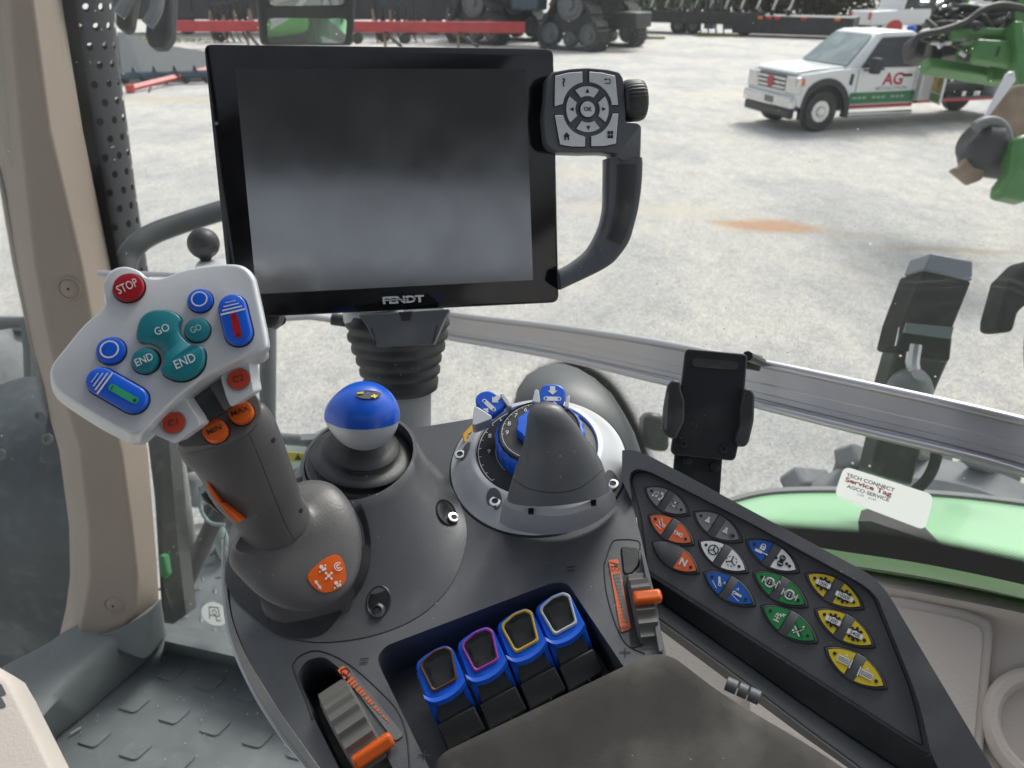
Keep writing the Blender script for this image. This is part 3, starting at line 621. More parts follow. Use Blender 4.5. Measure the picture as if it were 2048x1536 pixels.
# ---- ball lever ------------------------------------------------
bl = thing('ball_lever', 'blue and silver ball topped lever on a black rubber boot', 'lever', cT + CN * hT)
fb = Fr(cT + CN * (hT - .004), CONX, W(727, 828, .40) - (cT + CN * (hT - .004)))
bc = W(729, 832, .446); fb = Fr(cT + CN * (hT - .006), CONX, bc - (cT + CN * (hT - .006)))
L0 = (bc - fb.o).length; 
k_ = L0 / .052
prof = [(.0325, -.006), (.0328, .000), (.0318, .0022), (.0290, .0030), (.0272, .0040), (.0272, .0060), (.0296, .0085), (.0300, .0100), (.0288, .0116), (.0250, .0126), (.0206, .0134), (.0200, .0150), (.0218, .0176), (.0222, .0190), (.0214, .0204), (.0180, .0222), (.0128, .0260), (.0105, .0300), (.0100, .036)]
MB().lathe(fb, [(r, h * k_) for r, h in prof], 64, c0=False).build('rubber_boot', M['rub'], bl, ang=60)
fz = fb.z; BR = .0200
def ballshape(fr, lo_, hi_, scale=1.0):
    rings = []
    for i in range(17):
        ph = lo_ + (hi_ - lo_) * i / 16; rg = []
        for k in range(48):
            a = 2 * pi * k / 48; r = BR * scale
            bump = max(0, cos(a - pi * 1.06)) ** 22 * max(0, cos((ph - .08) * 1.6)) ** 2 * .0026
            fl = .0; rr = (r + bump) * cos(ph); rg.append(fr.pt(rr * cos(a), rr * sin(a), r * sin(ph)))
        rings.append(rg)
    return rings
fq = Fr(bc, cdir((1, .03, 0)), cdir((.03, .96, .25)))
MB().loft(ballshape(fq, radians(-78), radians(2))).build('lower_ball', M['silver'], bl, ang=60)
bt_ = MB().loft(ballshape(fq, radians(-5), radians(87), 1.015)).build('upper_ball', M['blue'], bl, ang=60); BT = bvh(bt_)
def onball(L, off=.0003): return [q_ for q_ in [hit(BT, x, y, off) for x, y in L] if q_]
cap = onball(circ((737, 789), 26, 26, 8.5), .0012)
if len(cap) > 10: MB().flat(cap).build('label_spot', M['blkp'], bl)
yl = MB()
for L in ([(714, 785), (727, 783), (728, 786), (715, 788)], [(742, 791), (754, 790), (755, 793), (743, 794)], [(746, 788.5), (750, 788), (752, 796), (748, 796)]):
    q_ = onball(L, .0018)
    if len(q_) > 2: yl.flat(q_)
yl.build('mark', mat('yellow print', (.75, .6, .05), .5), bl)
# ---- joystick --------------------------------------------------
js = thing('joystick', 'grey grip joystick with silver button head, red STOP button and orange trims', 'joystick', CON.at(600, 1180, .0))
HP = Pl(cdir((.10, .24, .96)), W(330, 690, .345)); HN = HP.n
hol = [(206, 560), (222, 538), (248, 531), (275, 539), (292, 552), (318, 555), (345, 547), (372, 537.5), (412, 530), (462, 526), (490, 532), (507, 550), (514, 574), (535, 676), (530, 697), (505, 708), (420, 747), (362, 790), (322, 828), (287, 863), (268, 871), (245, 866), (200, 843), (128, 797), (105, 775), (97, 752), (103, 727), (128, 695), (165, 650), (200, 620), (209, 604), (206, 585)]
hr = [HP.at(q.x, q.y) for q in crom(P2(hol), 4)]
hc = sum(hr, V()) / len(hr)
def sc_r(R, s, off): return [hc + (q - hc) * s + HN * off for q in R]
rimv = cdir((-.5, -.45, 0)) * .0045
mb = MB(); mb.loft([sc_r(hr, .93, -.016), [q + rimv for q in sc_r(hr, 1.0, -.013)], [q + rimv for q in sc_r(hr, 1.0, -.0075)], [q + rimv * .5 for q in sc_r(hr, 1.006, -.005)], sc_r(hr, 1.004, -.0035), sc_r(hr, .995, -.0012), sc_r(hr, .975, -.0002), sc_r(hr, .95, 0)])
mb.build('head_plate', M['silver2'], js, ang=50)
XJ = HP.at(430, 690) - HP.at(330, 690)
def jfr(x, y, off=.0): return Fr(HP.at(x, y, off), XJ, HN)
u1 = 100 / XJ.length  # px per metre at the plate
def button(cx, cy, rp, m, par, h=.0024, dome=.0006, base=.0):
    f = jfr(cx, cy, base); r = rp / u1
    MB().lathe(f, [(r * 1.09, .0001), (r * 1.09, .0003), (r * 1.0, .0003), (r, .0001)], 40).build('gasket', M['gap'], par)
    return MB().lathe(f, [(r, 0), (r, h * .7), (r * .95, h), (r * .8, h + dome * .5), (r * .4, h + dome), (.0001, h + dome)], 40, c1=False).build('button', m, par, ang=40), Fr(f.o + HN * (h + dome + .0002), XJ, HN), r
lr = .45
b_, f, r = button(259, 577, 31, M['red'], js, .0022, .0004); t = MB(); txt('STOP', f, .0001, 0, r * .62, t, rot=lr * 1.1, sx=.66, w=.0003); t.build('lettering', M['wht'], b_)
for cx, cy, rr_ in ((402, 603, 25), (224, 703, 28)):
    b_, f, r = button(cx, cy, rr_, M['blue'], js); t = MB(); ringm(t, f, .0002, 0, r * .56, r * .67, .0003); t.build('ring_mark', M['wht'], b_)
b_, f, r = button(396, 662, 25.5, M['teal'], js); t = MB(); txt('GO', f, 0, 0, r * .55, t, rot=lr, sx=.75); t.build('lettering', mat('faded print', (.35, .5, .5), .5), b_)
b_, f, r = button(293, 723, 27, M['teal'], js); t = MB(); txt('END', f, .0001, 0, r * .6, t, rot=lr, sx=.8); t.build('lettering', M['wht'], b_)
cl = [(745, 600), (770, 540), (820, 500), (885, 485), (960, 492), (1018, 520), (1042, 555), (1028, 600), (1035, 650), (1075, 700), (1130, 735), (1185, 743), (1203, 790), (1190, 870), (1140, 930), (1065, 965), (990, 963), (930, 935), (907, 905), (932, 860), (930, 790), (888, 740), (830, 715), (768, 712), (738, 665)]
cl = [(60 + a / 3.413, 480 + b / 3.413) for a, b in cl]; cr_ = [HP.at(q.x, q.y) for q in crom(P2(cl), 4)]; cc = sum(cr_, V()) / len(cr_)
def sc2(R, c, s, off): return [c + (q - c) * s + HN * off for q in R]
MB().loft([sc2(cr_, cc, 1.03, .0001), sc2(cr_, cc, 1.03, .0004)]).build('gasket', M['gap'], js)
bb = MB().loft([sc2(cr_, cc, .99, .0002), sc2(cr_, cc, .99, .0022), sc2(cr_, cc, .97, .0028), sc2(cr_, cc, .92, .0031)]).build('button', M['teal'], js, ang=60)
t = MB(); f = jfr(324, 659, .0033); txt('GO', f, 0, 0, .0036, t, rot=lr, sx=.85); f = jfr(370, 722, .0033); txt('END', f, 0, 0, .0042, t, rot=lr, sx=.8); t.build('lettering', M['wht'], bb)
for a_, b2, rr_, sm_ in (((467, 617), (479, 668), 28, 'red'), ((205, 764), (270, 801), 28, 'sgreen')):
    A = HP.at(*a_); B = HP.at(*b2); f = Fr((A + B) / 2, B - A, HN); L = (B - A).length / 2; R = rr_ / u1
    pp = lambda s_, off: [f.pt(x, y, off) for x, y in pill((-L, 0), (L, 0), R * s_)]
    MB().loft([pp(1.1, .0001), pp(1.1, .0004)]).build('gasket', M['gap'], js)
    bb = MB().loft([pp(1, .0001), pp(1, .0024), pp(.95, .003), pp(.86, .0033)]).build('rocker', M['blue'], js, ang=50)
    t = MB(); fo = Fr(f.o + HN * .0034, B - A, HN)
    for k in range(4):
        u = -L - R * .35 + k * R * .28; wd_ = R * (.38 + .16 * k); line(t, fo, [(u, -wd_), (u, wd_)], R * (.05 + .025 * k))
    t.build('stripe_mark', M['wht'], bb)
    t = MB(); t.flat([fo.pt(x, y, .0002) for x, y in pill((-L * .2, 0), (L + R * .25, 0), R * .26)]); t.build('slider_mark', M[sm_], bb)
    t = MB(); u = L + R * .25; line(t, fo, [(u - R * .15, 0), (u + R * .15, 0)], R * .07, .0004); line(t, fo, [(u, -R * .15), (u, R * .15)], R * .07, .0004); line(t, fo, [(-L * .2, -R * .13), (-L * .2, R * .13)], R * .07, .0004); t.build('sign_mark', M['blkp'], bb)
# fork arms with C1 and C2
A1 = Pl(HN, HP.p - HN * .007)
for L, (cx, cy), lab in (([(288, 860), (318, 832), (362, 786), (398, 840), (400, 852), (350, 888)], (348, 846), 'C1'), ([(440, 752), (497, 720), (503, 760), (508, 785), (462, 815), (452, 795)], (478, 759), 'C2')):
    q = A1.pts(L); arm = MB().prism(fillet(q, .0015, 3), cdir((0.0012, .0010, -.008))).build('fork_arm', M['silver'], js, bevel=.0006)
    f = jfr(cx, cy, -.007); r = 23 / u1
    MB().lathe(f, [(r * 1.08, .0001), (r * 1.06, .0008), (r * .98, .0008), (r * .98, .0001)], 36).build('gasket', M['chrome'], arm)
    bt = MB().lathe(f, [(r, .0004), (r * .98, .0009), (.0001, .0013)], 36, c1=False).build('button', M['coral'], js, ang=50); t = MB(); txt(lab, Fr(f.o + HN * .0014, XJ, HN), 0, 0, r * .62, t, rot=lr * .6); t.build('lettering', M['dprint'], bt)
MB().prism(fillet(HP.pts([(366, 790), (412, 760), (442, 745), (448, 770), (462, 812), (400, 850), (388, 830)], -.013), .001, 2), -HN * .004).build('web', M['smoke'], js)
MB().prism(HP.pts([(412, 760), (446, 742), (466, 808), (448, 820)], -.0115), -HN * .002).build('web', M['lgrey'], js)
# grip top cap
cap_px = [(350, 889), (400, 852), (441, 825), (507, 783), (519, 800), (523, 822), (512, 850), (495, 868), (458, 884), (405, 893), (365, 895)]
CP = Pl(cdir((.05, .42, .90)), W(430, 850, .358)); cq = fillet(CP.pts(cap_px), .002, 3)
MB().loft([[q - CP.n * .012 for q in cq], [q - CP.n * .0008 for q in cq], [sum(cq, V()) / len(cq) * .03 + q * .97 for q in cq]]).build('grip_cap', M['grip'], js, ang=40)
for cx, cy, lab in ((434, 866, 'MIN'), (485, 829, 'MAX')):
    f = Fr(CP.at(cx, cy), CP.at(cx + 50, cy) - CP.at(cx, cy), CP.n); r = 24 / (50 / (CP.at(cx + 50, cy) - CP.at(cx, cy)).length)
    MB().lathe(f, [(r * 1.1, 0), (r * 1.1, .0003), (r, .0003)], 36).build('gasket', M['gap'], js)
    bt = MB().lathe(f, [(r, 0), (r, .0032), (r * .94, .0039), (r * .8, .0041), (.0001, .0041)], 36, c1=False).build('button', M['orange'], js, ang=40)
    t = MB(); txt(lab, Fr(f.o + CP.n * .0043, f.x, CP.n), 0, .0, r * .5, t, rot=lr * 1.0, bold=.015); t.build('lettering', M['dprint'], bt)
# grip body: elliptical sections between its traced left and right edges
def ringLR(l, r, d, ratio, axis, n=48, pinch=0.0, flip=0.0):
    A, B = W(l[0], l[1], d[0]), W(r[0], r[1], d[1]); c = (A + B) / 2; a = (B - A) / 2; t = axis.cross(a); t = t.normalized() * a.length * ratio
    if t.dot(EYE - c) < 0: t = -t
    return [c + a * cos(2 * pi * k / n) + t * sin(2 * pi * k / n) for k in range(n)]
axis = (W(560, 1070, .405) - W(430, 850, .37)).normalized()
G = [((352, 893), (520, 806), .366, .34), ((356, 903), (531, 812), .367, .5), ((368, 920), (541, 824), .369, .60), ((388, 936), (553, 847), .372, .66), ((404, 958), (564, 875), .376, .68), ((416, 984), (574, 905), .380, .70), ((432, 1008), (584, 935), .383, .70), ((456, 1030), (594, 966), .386, .70), ((470, 1050), (603, 994), .389, .70), ((472, 1068), (613, 1012), .392, .72), ((474, 1084), (622, 1030), .394, .76), ((480, 1098), (628, 1046), .397, .8), ((484, 1108), (632, 1060), .402, .8)]
mb = MB(); mb.loft([ringLR(l, r, (d, d), q_, axis) for l, r, d, q_ in G]); grip = mb.build('grip', M['grip'], js, ang=70); GB = bvh(grip)
# orange trim slivers down the left of the grip, with the black trigger behind
for L in ([(405, 941), (410, 944), (424, 978), (440, 1006), (435, 1009), (419, 985)], [(438, 1006), (444, 1006), (470, 1031), (480, 1043), (474, 1046), (452, 1029)]):
    MB().prism([W(x, y, .366) for x, y in L], cdir((0, 0, -.012))).build('orange_trim', M['orange'], js, bevel=.0004)
MB().loft([[W(400, 988, .385), W(418, 980, .385), W(424, 1010, .385), W(410, 1003, .385)], [W(400, 990, .394), W(425, 980, .394), W(450, 1035, .394), W(430, 1022, .394)]]).build('trigger', M['dblk'], js, bevel=.001)
tubes = [(496, 862), (520, 920), (545, 985), (572, 1050), (590, 1082)]
hh = [hit(GB, x, y, -.0001) for x, y in cr2(tubes)]; hh = [q for q in hh if q]
if len(hh) > 3: MB().tube(hh, .00022, 6).build('grip_seam', M['gap'], js)
for (x, y) in ((547, 880), (602, 1021)):
    q = hit(GB, x, y)
    if q: MB().lathe(surf_fr(GB, x, y, -.0002), [(.0016, 0), (.0012, .0004), (.0005, .0004)], 16).build('screw_hole', M['gap'], js)
# flange disc below the grip
flo = [(459, 1128), (461, 1102), (474, 1066), (520, 1010), (585, 968), (628, 958), (668, 968), (700, 1003), (719, 1052), (723, 1100), (716, 1142), (697, 1180), (664, 1207), (620, 1221), (572, 1216), (522, 1193), (484, 1158)]
FP = Pl(cdir((.08, .52, .85)), W(590, 1100, .392))
fo_ = [FP.at(q.x, q.y) for q in crom(P2(flo), 6)]; fcx = FP.at(545, 1082, .0)
FX = (FP.at(700, 1090) - FP.at(545, 1082)).normalized(); FY = FP.n.cross(FX)
R0 = byangle(fo_, fcx, FX, FY)
gripb = byangle([FP.at(x, y) for x, y in cr2([(482, 1112), (484, 1095), (505, 1072), (560, 1052), (606, 1030), (628, 1045), (626, 1072), (600, 1098), (560, 1116), (515, 1122)], closed=True)], fcx, FX, FY)
rg = []
for t, h in ((0, .0095), (.05, .0088), (.14, .008), (.3, .0070), (.5, .0060), (.7, .0043), (.85, .0025), (.95, .0006), (.99, -.0008), (1, -.0022)):
    rg.append([a.lerp(b_, t) + FP.n * h for a, b_ in zip(gripb, R0)])
rg.append([fcx + (q - fcx) * .985 - FP.n * .0032 for q in R0]); rg.append([fcx + (q - fcx) * .9 - FP.n * .004 for q in R0])
mb = MB(); mb.loft(rg, True, True); fl = mb.build('flange', M['grip'], js, ang=60); FB = bvh(fl)
# stem, and a black sheet for the shade in the recess below the flange
mb = MB(); sa = [(520, 1170), (560, 1150), (640, 1150), (700, 1170), (708, 1195), (690, 1225), (640, 1248), (580, 1250), (530, 1222)]
r_a = [W(q.x, q.y, .412) for q in crom(P2(sa), 5)]; sb_ = [(524, 1205), (560, 1180), (640, 1180), (700, 1190), (700, 1215), (672, 1252), (625, 1272), (578, 1272), (535, 1245)]
r_b = [W(q.x, q.y, .421) for q in crom(P2(sb_), 5)]
mb.loft([r_a, r_b]); mb.build('stem', M['grip'], js, ang=60)
gp_ = [(450, 1150), (470, 1075), (520, 1010), (590, 958), (650, 950), (706, 985), (736, 1045), (742, 1110), (728, 1165), (690, 1215), (640, 1268), (560, 1268), (500, 1225), (462, 1185)]
q0 = []
for q in crom(P2(gp_), 5):
    h_ = hit(CB, q.x, q.y, .0008); c_ = CON.at(q.x, q.y, .0012); q0.append(h_ if h_ and (h_ - EYE).length < (c_ - EYE).length else c_)
cc_ = sum(q0, V()) / len(q0)
MB().loft([q0, [cc_ + (q - cc_) * .97 + CN * .0005 for q in q0], [cc_ + (q - cc_) * .5 - CN * .001 for q in q0]]).build('recess_shade', M['dblk'], con, ang=70)
# emblem on the flange
em = [(990, 1110), (1010, 1065), (1080, 1003), (1150, 970), (1190, 992), (1213, 1050), (1217, 1115), (1192, 1158), (1140, 1188), (1080, 1195), (1030, 1168)]
em = [(280 + a / 2.953, 780 + b / 2.953) for a, b in em]
def decal(name, t, L, m, par, off=.0004):
    c0 = (sum(a for a, _ in L) / len(L), sum(b for _, b in L) / len(L)); rings = []
    for s_ in (1, .75, .5, .25):
        q = [hit(t, c0[0] + (a - c0[0]) * s_, c0[1] + (b - c0[1]) * s_, off) for a, b in L]
        if None in q: return None
        rings.append(q)
    return MB().loft(rings, False, True).build(name, m, par)
ed = decal('emblem', FB, cr2(em, 3, True), M['orange'], js)
def cp4(L): return [(280 + a / 2.953, 780 + b / 2.953) for a, b in L]
t = MB()
def dflat(L, off=.0012):
    q = [hit(FB, x, y, off) for x, y in L]
    if None not in q: t.flat(q)
cx, cy = cp4([(1115, 1097)])[0]
dflat([(cx + 3 * cos(a), cy + 3 * sin(a)) for a in [k * pi / 6 for k in range(12)]])
for ang in (45, 135, 225, 315):
    a = radians(ang); ux, uy = cos(a), sin(a); vx, vy = -uy, ux
    P = lambda u, v: (cx + ux * u + vx * v, cy + uy * u + vy * v)
    dflat([P(4, -1.2), P(7, -1.2), P(7, 1.2), P(4, 1.2)]); dflat([P(7, -2.8), P(11, 0), P(7, 2.8)])
A, B = cp4([(1032, 1122), (1072, 1178)]); ux, uy = (B[0] - A[0]), (B[1] - A[1]); l = sqrt(ux * ux + uy * uy); ux /= l; uy /= l; vx, vy = -uy, ux
P = lambda u, v: (A[0] + ux * u + vx * v, A[1] + uy * u + vy * v)
dflat([P(0, 0), P(7, -4), P(7, 4)]); dflat([P(l, 0), P(l - 7, -4), P(l - 7, 4)]); dflat([P(7, -1.5), P(l - 7, -1.5), P(l - 7, 1.5), P(7, 1.5)])
for (ex_, ey_) in cp4([(1080, 1050), (1168, 1145)]):
    for dx, dy, rr_ in ((-3, -2, 4), (4, 2, 3.2), (0, 4, 2.5), (-6, 8, 1.8), (5, -5, 1.8)): dflat([(ex_ + dx + rr_ * cos(k * pi / 5), ey_ + dy + rr_ * sin(k * pi / 5)) for k in range(10)])
(ex_, ey_) = cp4([(1172, 1042)])[0]
for k in range(14):
    a = .3 + k * .36; dflat([(ex_ + r_ * cos(a + d_), ey_ + r_ * sin(a + d_)) for r_, d_ in ((7, 0), (8.8, 0), (8.8, .36), (7, .36))])
    dflat([(ex_ + r_ * cos(a + d_), ey_ + r_ * sin(a + d_)) for r_, d_ in ((2.6, 0), (4.6, 0), (4.6, .36), (2.6, .36))])
if ed: t.build('arrow_mark', M['wht'], ed)
# ---- depth dial unit -------------------------------------------
du = thing('dial_unit', 'silver ringed control dial with numbered blue wheels under a charcoal cone hood', 'dial', CON.at(1080, 940))
dc = CON.at(1076, 926); fd = Fr(dc, CONX, CN)
def ddist(px, py, off=0): q = CON.at(px, py, off) - dc; return q.length
RO = .0535
prof = [(RO + .0008, -.001), (RO + .0008, .0012), (RO, .0018), (RO - .0012, .0024), (.0485, .0065), (.0445, .0105), (.041, .0145), (.0395, .0155), (.0375, .0156), (.037, .0150), (.0365, .013)]
ringb = MB().lathe(fd, prof, 96, c0=False, c1=False).build('silver_ring', M['silver'], du, ang=50); RBV = bvh(ringb)
MB().lathe(fd, [(RO + .0024, -.0005), (RO + .0016, .0006), (RO + .0002, .0006)], 96, c0=False, c1=False).build('shadow_ring', M['gap'], du)  # dark ring put in as the shadow line round the dial base
MB().lathe(fd, [(.0372, .0136), (.0366, .0141), (.001, .0141)], 72).build('number_disc', M['blkp'], du, ang=40)
# numbered scale
t = MB(); fs = Fr(dc + CN * .0143, CONX, CN)
ringm(t, fs, 0, 0, .0352, .0356, 0, 60, radians(100), radians(225)); ringm(t, fs, 0, 0, .0246, .0249, 0, 60, radians(100), radians(225))
for k in range(12):
    a = radians(100 + k * 11.4); line(t, fs, [(.0338 * cos(a), .0338 * sin(a)), (.0352 * cos(a), .0352 * sin(a))], .0004, 0)
for s_, (px, py) in (('8', (980, 872)), ('9', (978, 903)), ('7', (1003, 845)), ('6', (1020, 822))):
    u, v = fs.uv(CON.at(px, py, .0143)); txt(s_, fs, u, v, .0034, t, rot=.05, sx=.9)
t.build('number', M['wht'], du)
# blue knurled wheel and inner numbered ring
fw = Fr(dc + CN * .014 + CONX * .0030 + CONY * .0005, CONX, CN)
rib = lambda a, h: 1 + .03 * (abs(((a * 22 / (2 * pi)) % 1) - .5) * 2)
MB().lathe(fw, [(.0262, 0), (.0266, .002), (.0264, .012), (.0255, .0135), (.0245, .0138), (.0243, .012)], 176, rib).build('knurled_wheel', M['bluep'], du, ang=50)
fi = Fr(fw.o + CN * .0, CONX, CN)
MB().lathe(fi, [(.0246, .010), (.0246, .0152), (.0238, .0160), (.0232, .0152), (.001, .0150)], 72).build('inner_disc', M['dblk'], du, ang=40)
fi = Fr(fw.o + CN * .0155, CONX, CN); t = MB(); ringm(t, fi, 0, 0, .0222, .0225, 0, 60, radians(100), radians(250))
for s_, a in (('6', 118), ('7', 140), ('8', 163), ('9', 185)): txt(s_, fi, .0192 * cos(radians(a)), .0192 * sin(radians(a)), .0034, t, sx=.9)
for k in range(8): a = radians(110 + k * 11); line(t, fi, [(.0212 * cos(a), .0212 * sin(a)), (.0222 * cos(a), .0222 * sin(a))], .0003, 0)
t.build('number', M['wht'], du)
rib2 = lambda a, h: 1 + .1 * (abs(((a * 9 / (2 * pi)) % 1) - .5) * 2)
MB().lathe(fi, [(.0125, -.001), (.0128, .004), (.0118, .006), (.004, .0066)], 72, rib2).build('inner_knob', M['bluep'], du, ang=50)
# hood
hrows = [((1014, 998), (1219, 976), .415, .66), ((1020, 973), (1214, 955), .414, .64), ((1029, 942), (1204, 925), .412, .6), ((1040, 912), (1190, 900), .410, .57), ((1048, 885), (1171, 874), .409, .54), ((1052, 857), (1154, 850), .408, .52), ((1054, 834), (1137, 830), .408, .52), ((1060, 816), (1123, 813), .409, .52), ((1070, 807), (1108, 806), .410, .5), ((1085, 803), (1096, 803), .411, .5)]
axis = (W(1092, 803, .415) - W(1114, 985, .425)).normalized()
hm = MB(); hm.loft([ringLR(l, r, (d, d), q_, axis, 64) for l, r, d, q_ in hrows]); hood = hm.build('hood', M['grey'], du, ang=60); HB = bvh(hood)
hh = [hit(HB, x, y, -.00012) for x, y in cr2([(1026, 958), (1060, 978), (1110, 985), (1160, 975), (1205, 940)])]; hh = [q for q in hh if q]
MB().tube(hh, .00025, 6).build('hood_seam', M['gap'], du)
# silver foot of the hood
fa = [(1010, 996), (1040, 1009), (1080, 1016), (1120, 1018), (1160, 1010), (1195, 993), (1221, 972)]
fb_ = [(1006, 1012), (1034, 1027), (1075, 1036), (1120, 1038), (1165, 1028), (1200, 1011), (1226, 988)]
fa_w = [W(x, y, .4125) for x, y in cr2(fa)]; fb_w = [W(x, y, .4135) for x, y in cr2([(a - 1, b - 6) for a, b in fb_])]; fc_w = []
for x, y in cr2([(998, 1046), (1028, 1060), (1075, 1068), (1125, 1067), (1172, 1054), (1208, 1034), (1236, 1008)]):
    fc_w.append(CON.at(x, y, .0024))
MB().loft([[q + CN * -.001 for q in fa_w], fa_w, fb_w, [a_.lerp(b_, .12) for a_, b_ in zip(fb_w, fc_w)], fc_w], False, False, closed=False).build('hood_foot', M['silver'], du, ang=25)
for x, y in ((1062, 1022), (1187, 1005)):
    MB().box(Fr(W(x, y, .4125), CONX, CN), -.0014, .0014, -.0016, .0016, -.001, .0010).build('latch', M['gap'], du)
# screws in the ring
for x, y, sx_, sy_ in ((930, 903, 921, 913), (988, 998, 991, 1007), (1222, 962, 1226, 972)):
    q = hit(RBV, x, y)
    if q:
        f_ = surf_fr(RBV, x, y, .0002); MB().flat([f_.pt(a, b) for a, b in circ((0, 0), .0052, 28, .0066)]).build('screw_recess', M['lgrey'], du)
        screw(Fr(surf_fr(RBV, sx_, sy_).o + CN * .001, CONX, CN), .0036, du, M['chrome'])
# amber label
q = MB().prism(fillet(CON.pts([(924, 868), (948, 844), (972, 848), (957, 880), (928, 886)], .008), .0015, 3), -CN * .004).build('amber_label', M['amber'], du, bevel=.0006)
if q:
    t = MB(); 
    for L in ([(936, 868), (950, 860), (958, 864), (946, 874)], [(934, 874), (940, 872), (944, 878), (936, 880)], [(952, 852), (962, 852), (960, 858), (952, 858)]):
        h4 = CON.pts(L, .0083)
        if None not in h4: t.flat(h4)
    if t.v: t.build('symbol', M['blkp'], q)
# blue tabs between silver prongs
def tab(L, prongs, mark, rot):
    PLT = Pl(cdir((0, .45, .9)), W(L[0][0], L[0][1], .47))
    b_ = MB().prism(fillet(PLT.pts(L), .002, 3), -PLT.n * .007).build('blue_tab', M['blue'], du, bevel=.0012, seg=3)
    for p_ in prongs: MB().prism(fillet(PLT.pts(p_, .001), .0006, 2), -PLT.n * .012).build('prong', M['silver'], du, bevel=.0005)
    f_ = Fr(PLT.at(mark[0], mark[1], .0003), CONX, PLT.n); t = MB(); c_, s_ = cos(rot), sin(rot)
    t.flat([f_.pt(x * c_ - y * s_, x * s_ + y * c_) for x, y in pill((-.004, -.0025), (.004, -.0025), .0014)]); R = lambda x, y: f_.pt(x * c_ - y * s_, x * s_ + y * c_)
    t.flat([R(-.0016, .006), R(.0016, .006), R(.0016, .003), R(-.0016, .003)]); t.flat([R(-.003, .003), R(.003, .003), R(0, .0002)]); t.flat([R(-.001, -.007), R(.0035, -.0065), R(.001, -.0042)])
    t.build('arrow_mark', M['wht'], b_); 
    t = MB(); disc(t, f_, -.004 * c_ + .0025 * s_, -.004 * s_ - .0025 * c_, .0007, .0003); disc(t, f_, .004 * c_ + .0025 * s_, .004 * s_ - .0025 * c_, .0007, .0003); t.build('eyelet_mark', M['blue'], b_)
tab([(950, 796), (958, 785), (975, 780), (992, 786), (1012, 803), (1010, 812), (985, 832), (965, 820), (952, 808)], [[(948, 812), (956, 814), (984, 832), (982, 838), (952, 850), (944, 850)], [(1000, 787), (1008, 786), (1018, 800), (1024, 812), (1017, 814), (1006, 800)]], (984, 805), -.75)
tab([(1080, 782), (1085, 770), (1100, 767), (1118, 768), (1131, 778), (1131, 790), (1126, 812), (1080, 806)], [[(1070, 778), (1077, 779), (1081, 802), (1078, 806), (1064, 803)], [(1133, 792), (1140, 790), (1138, 812), (1133, 816), (1129, 812)]], (1105, 790), 0)
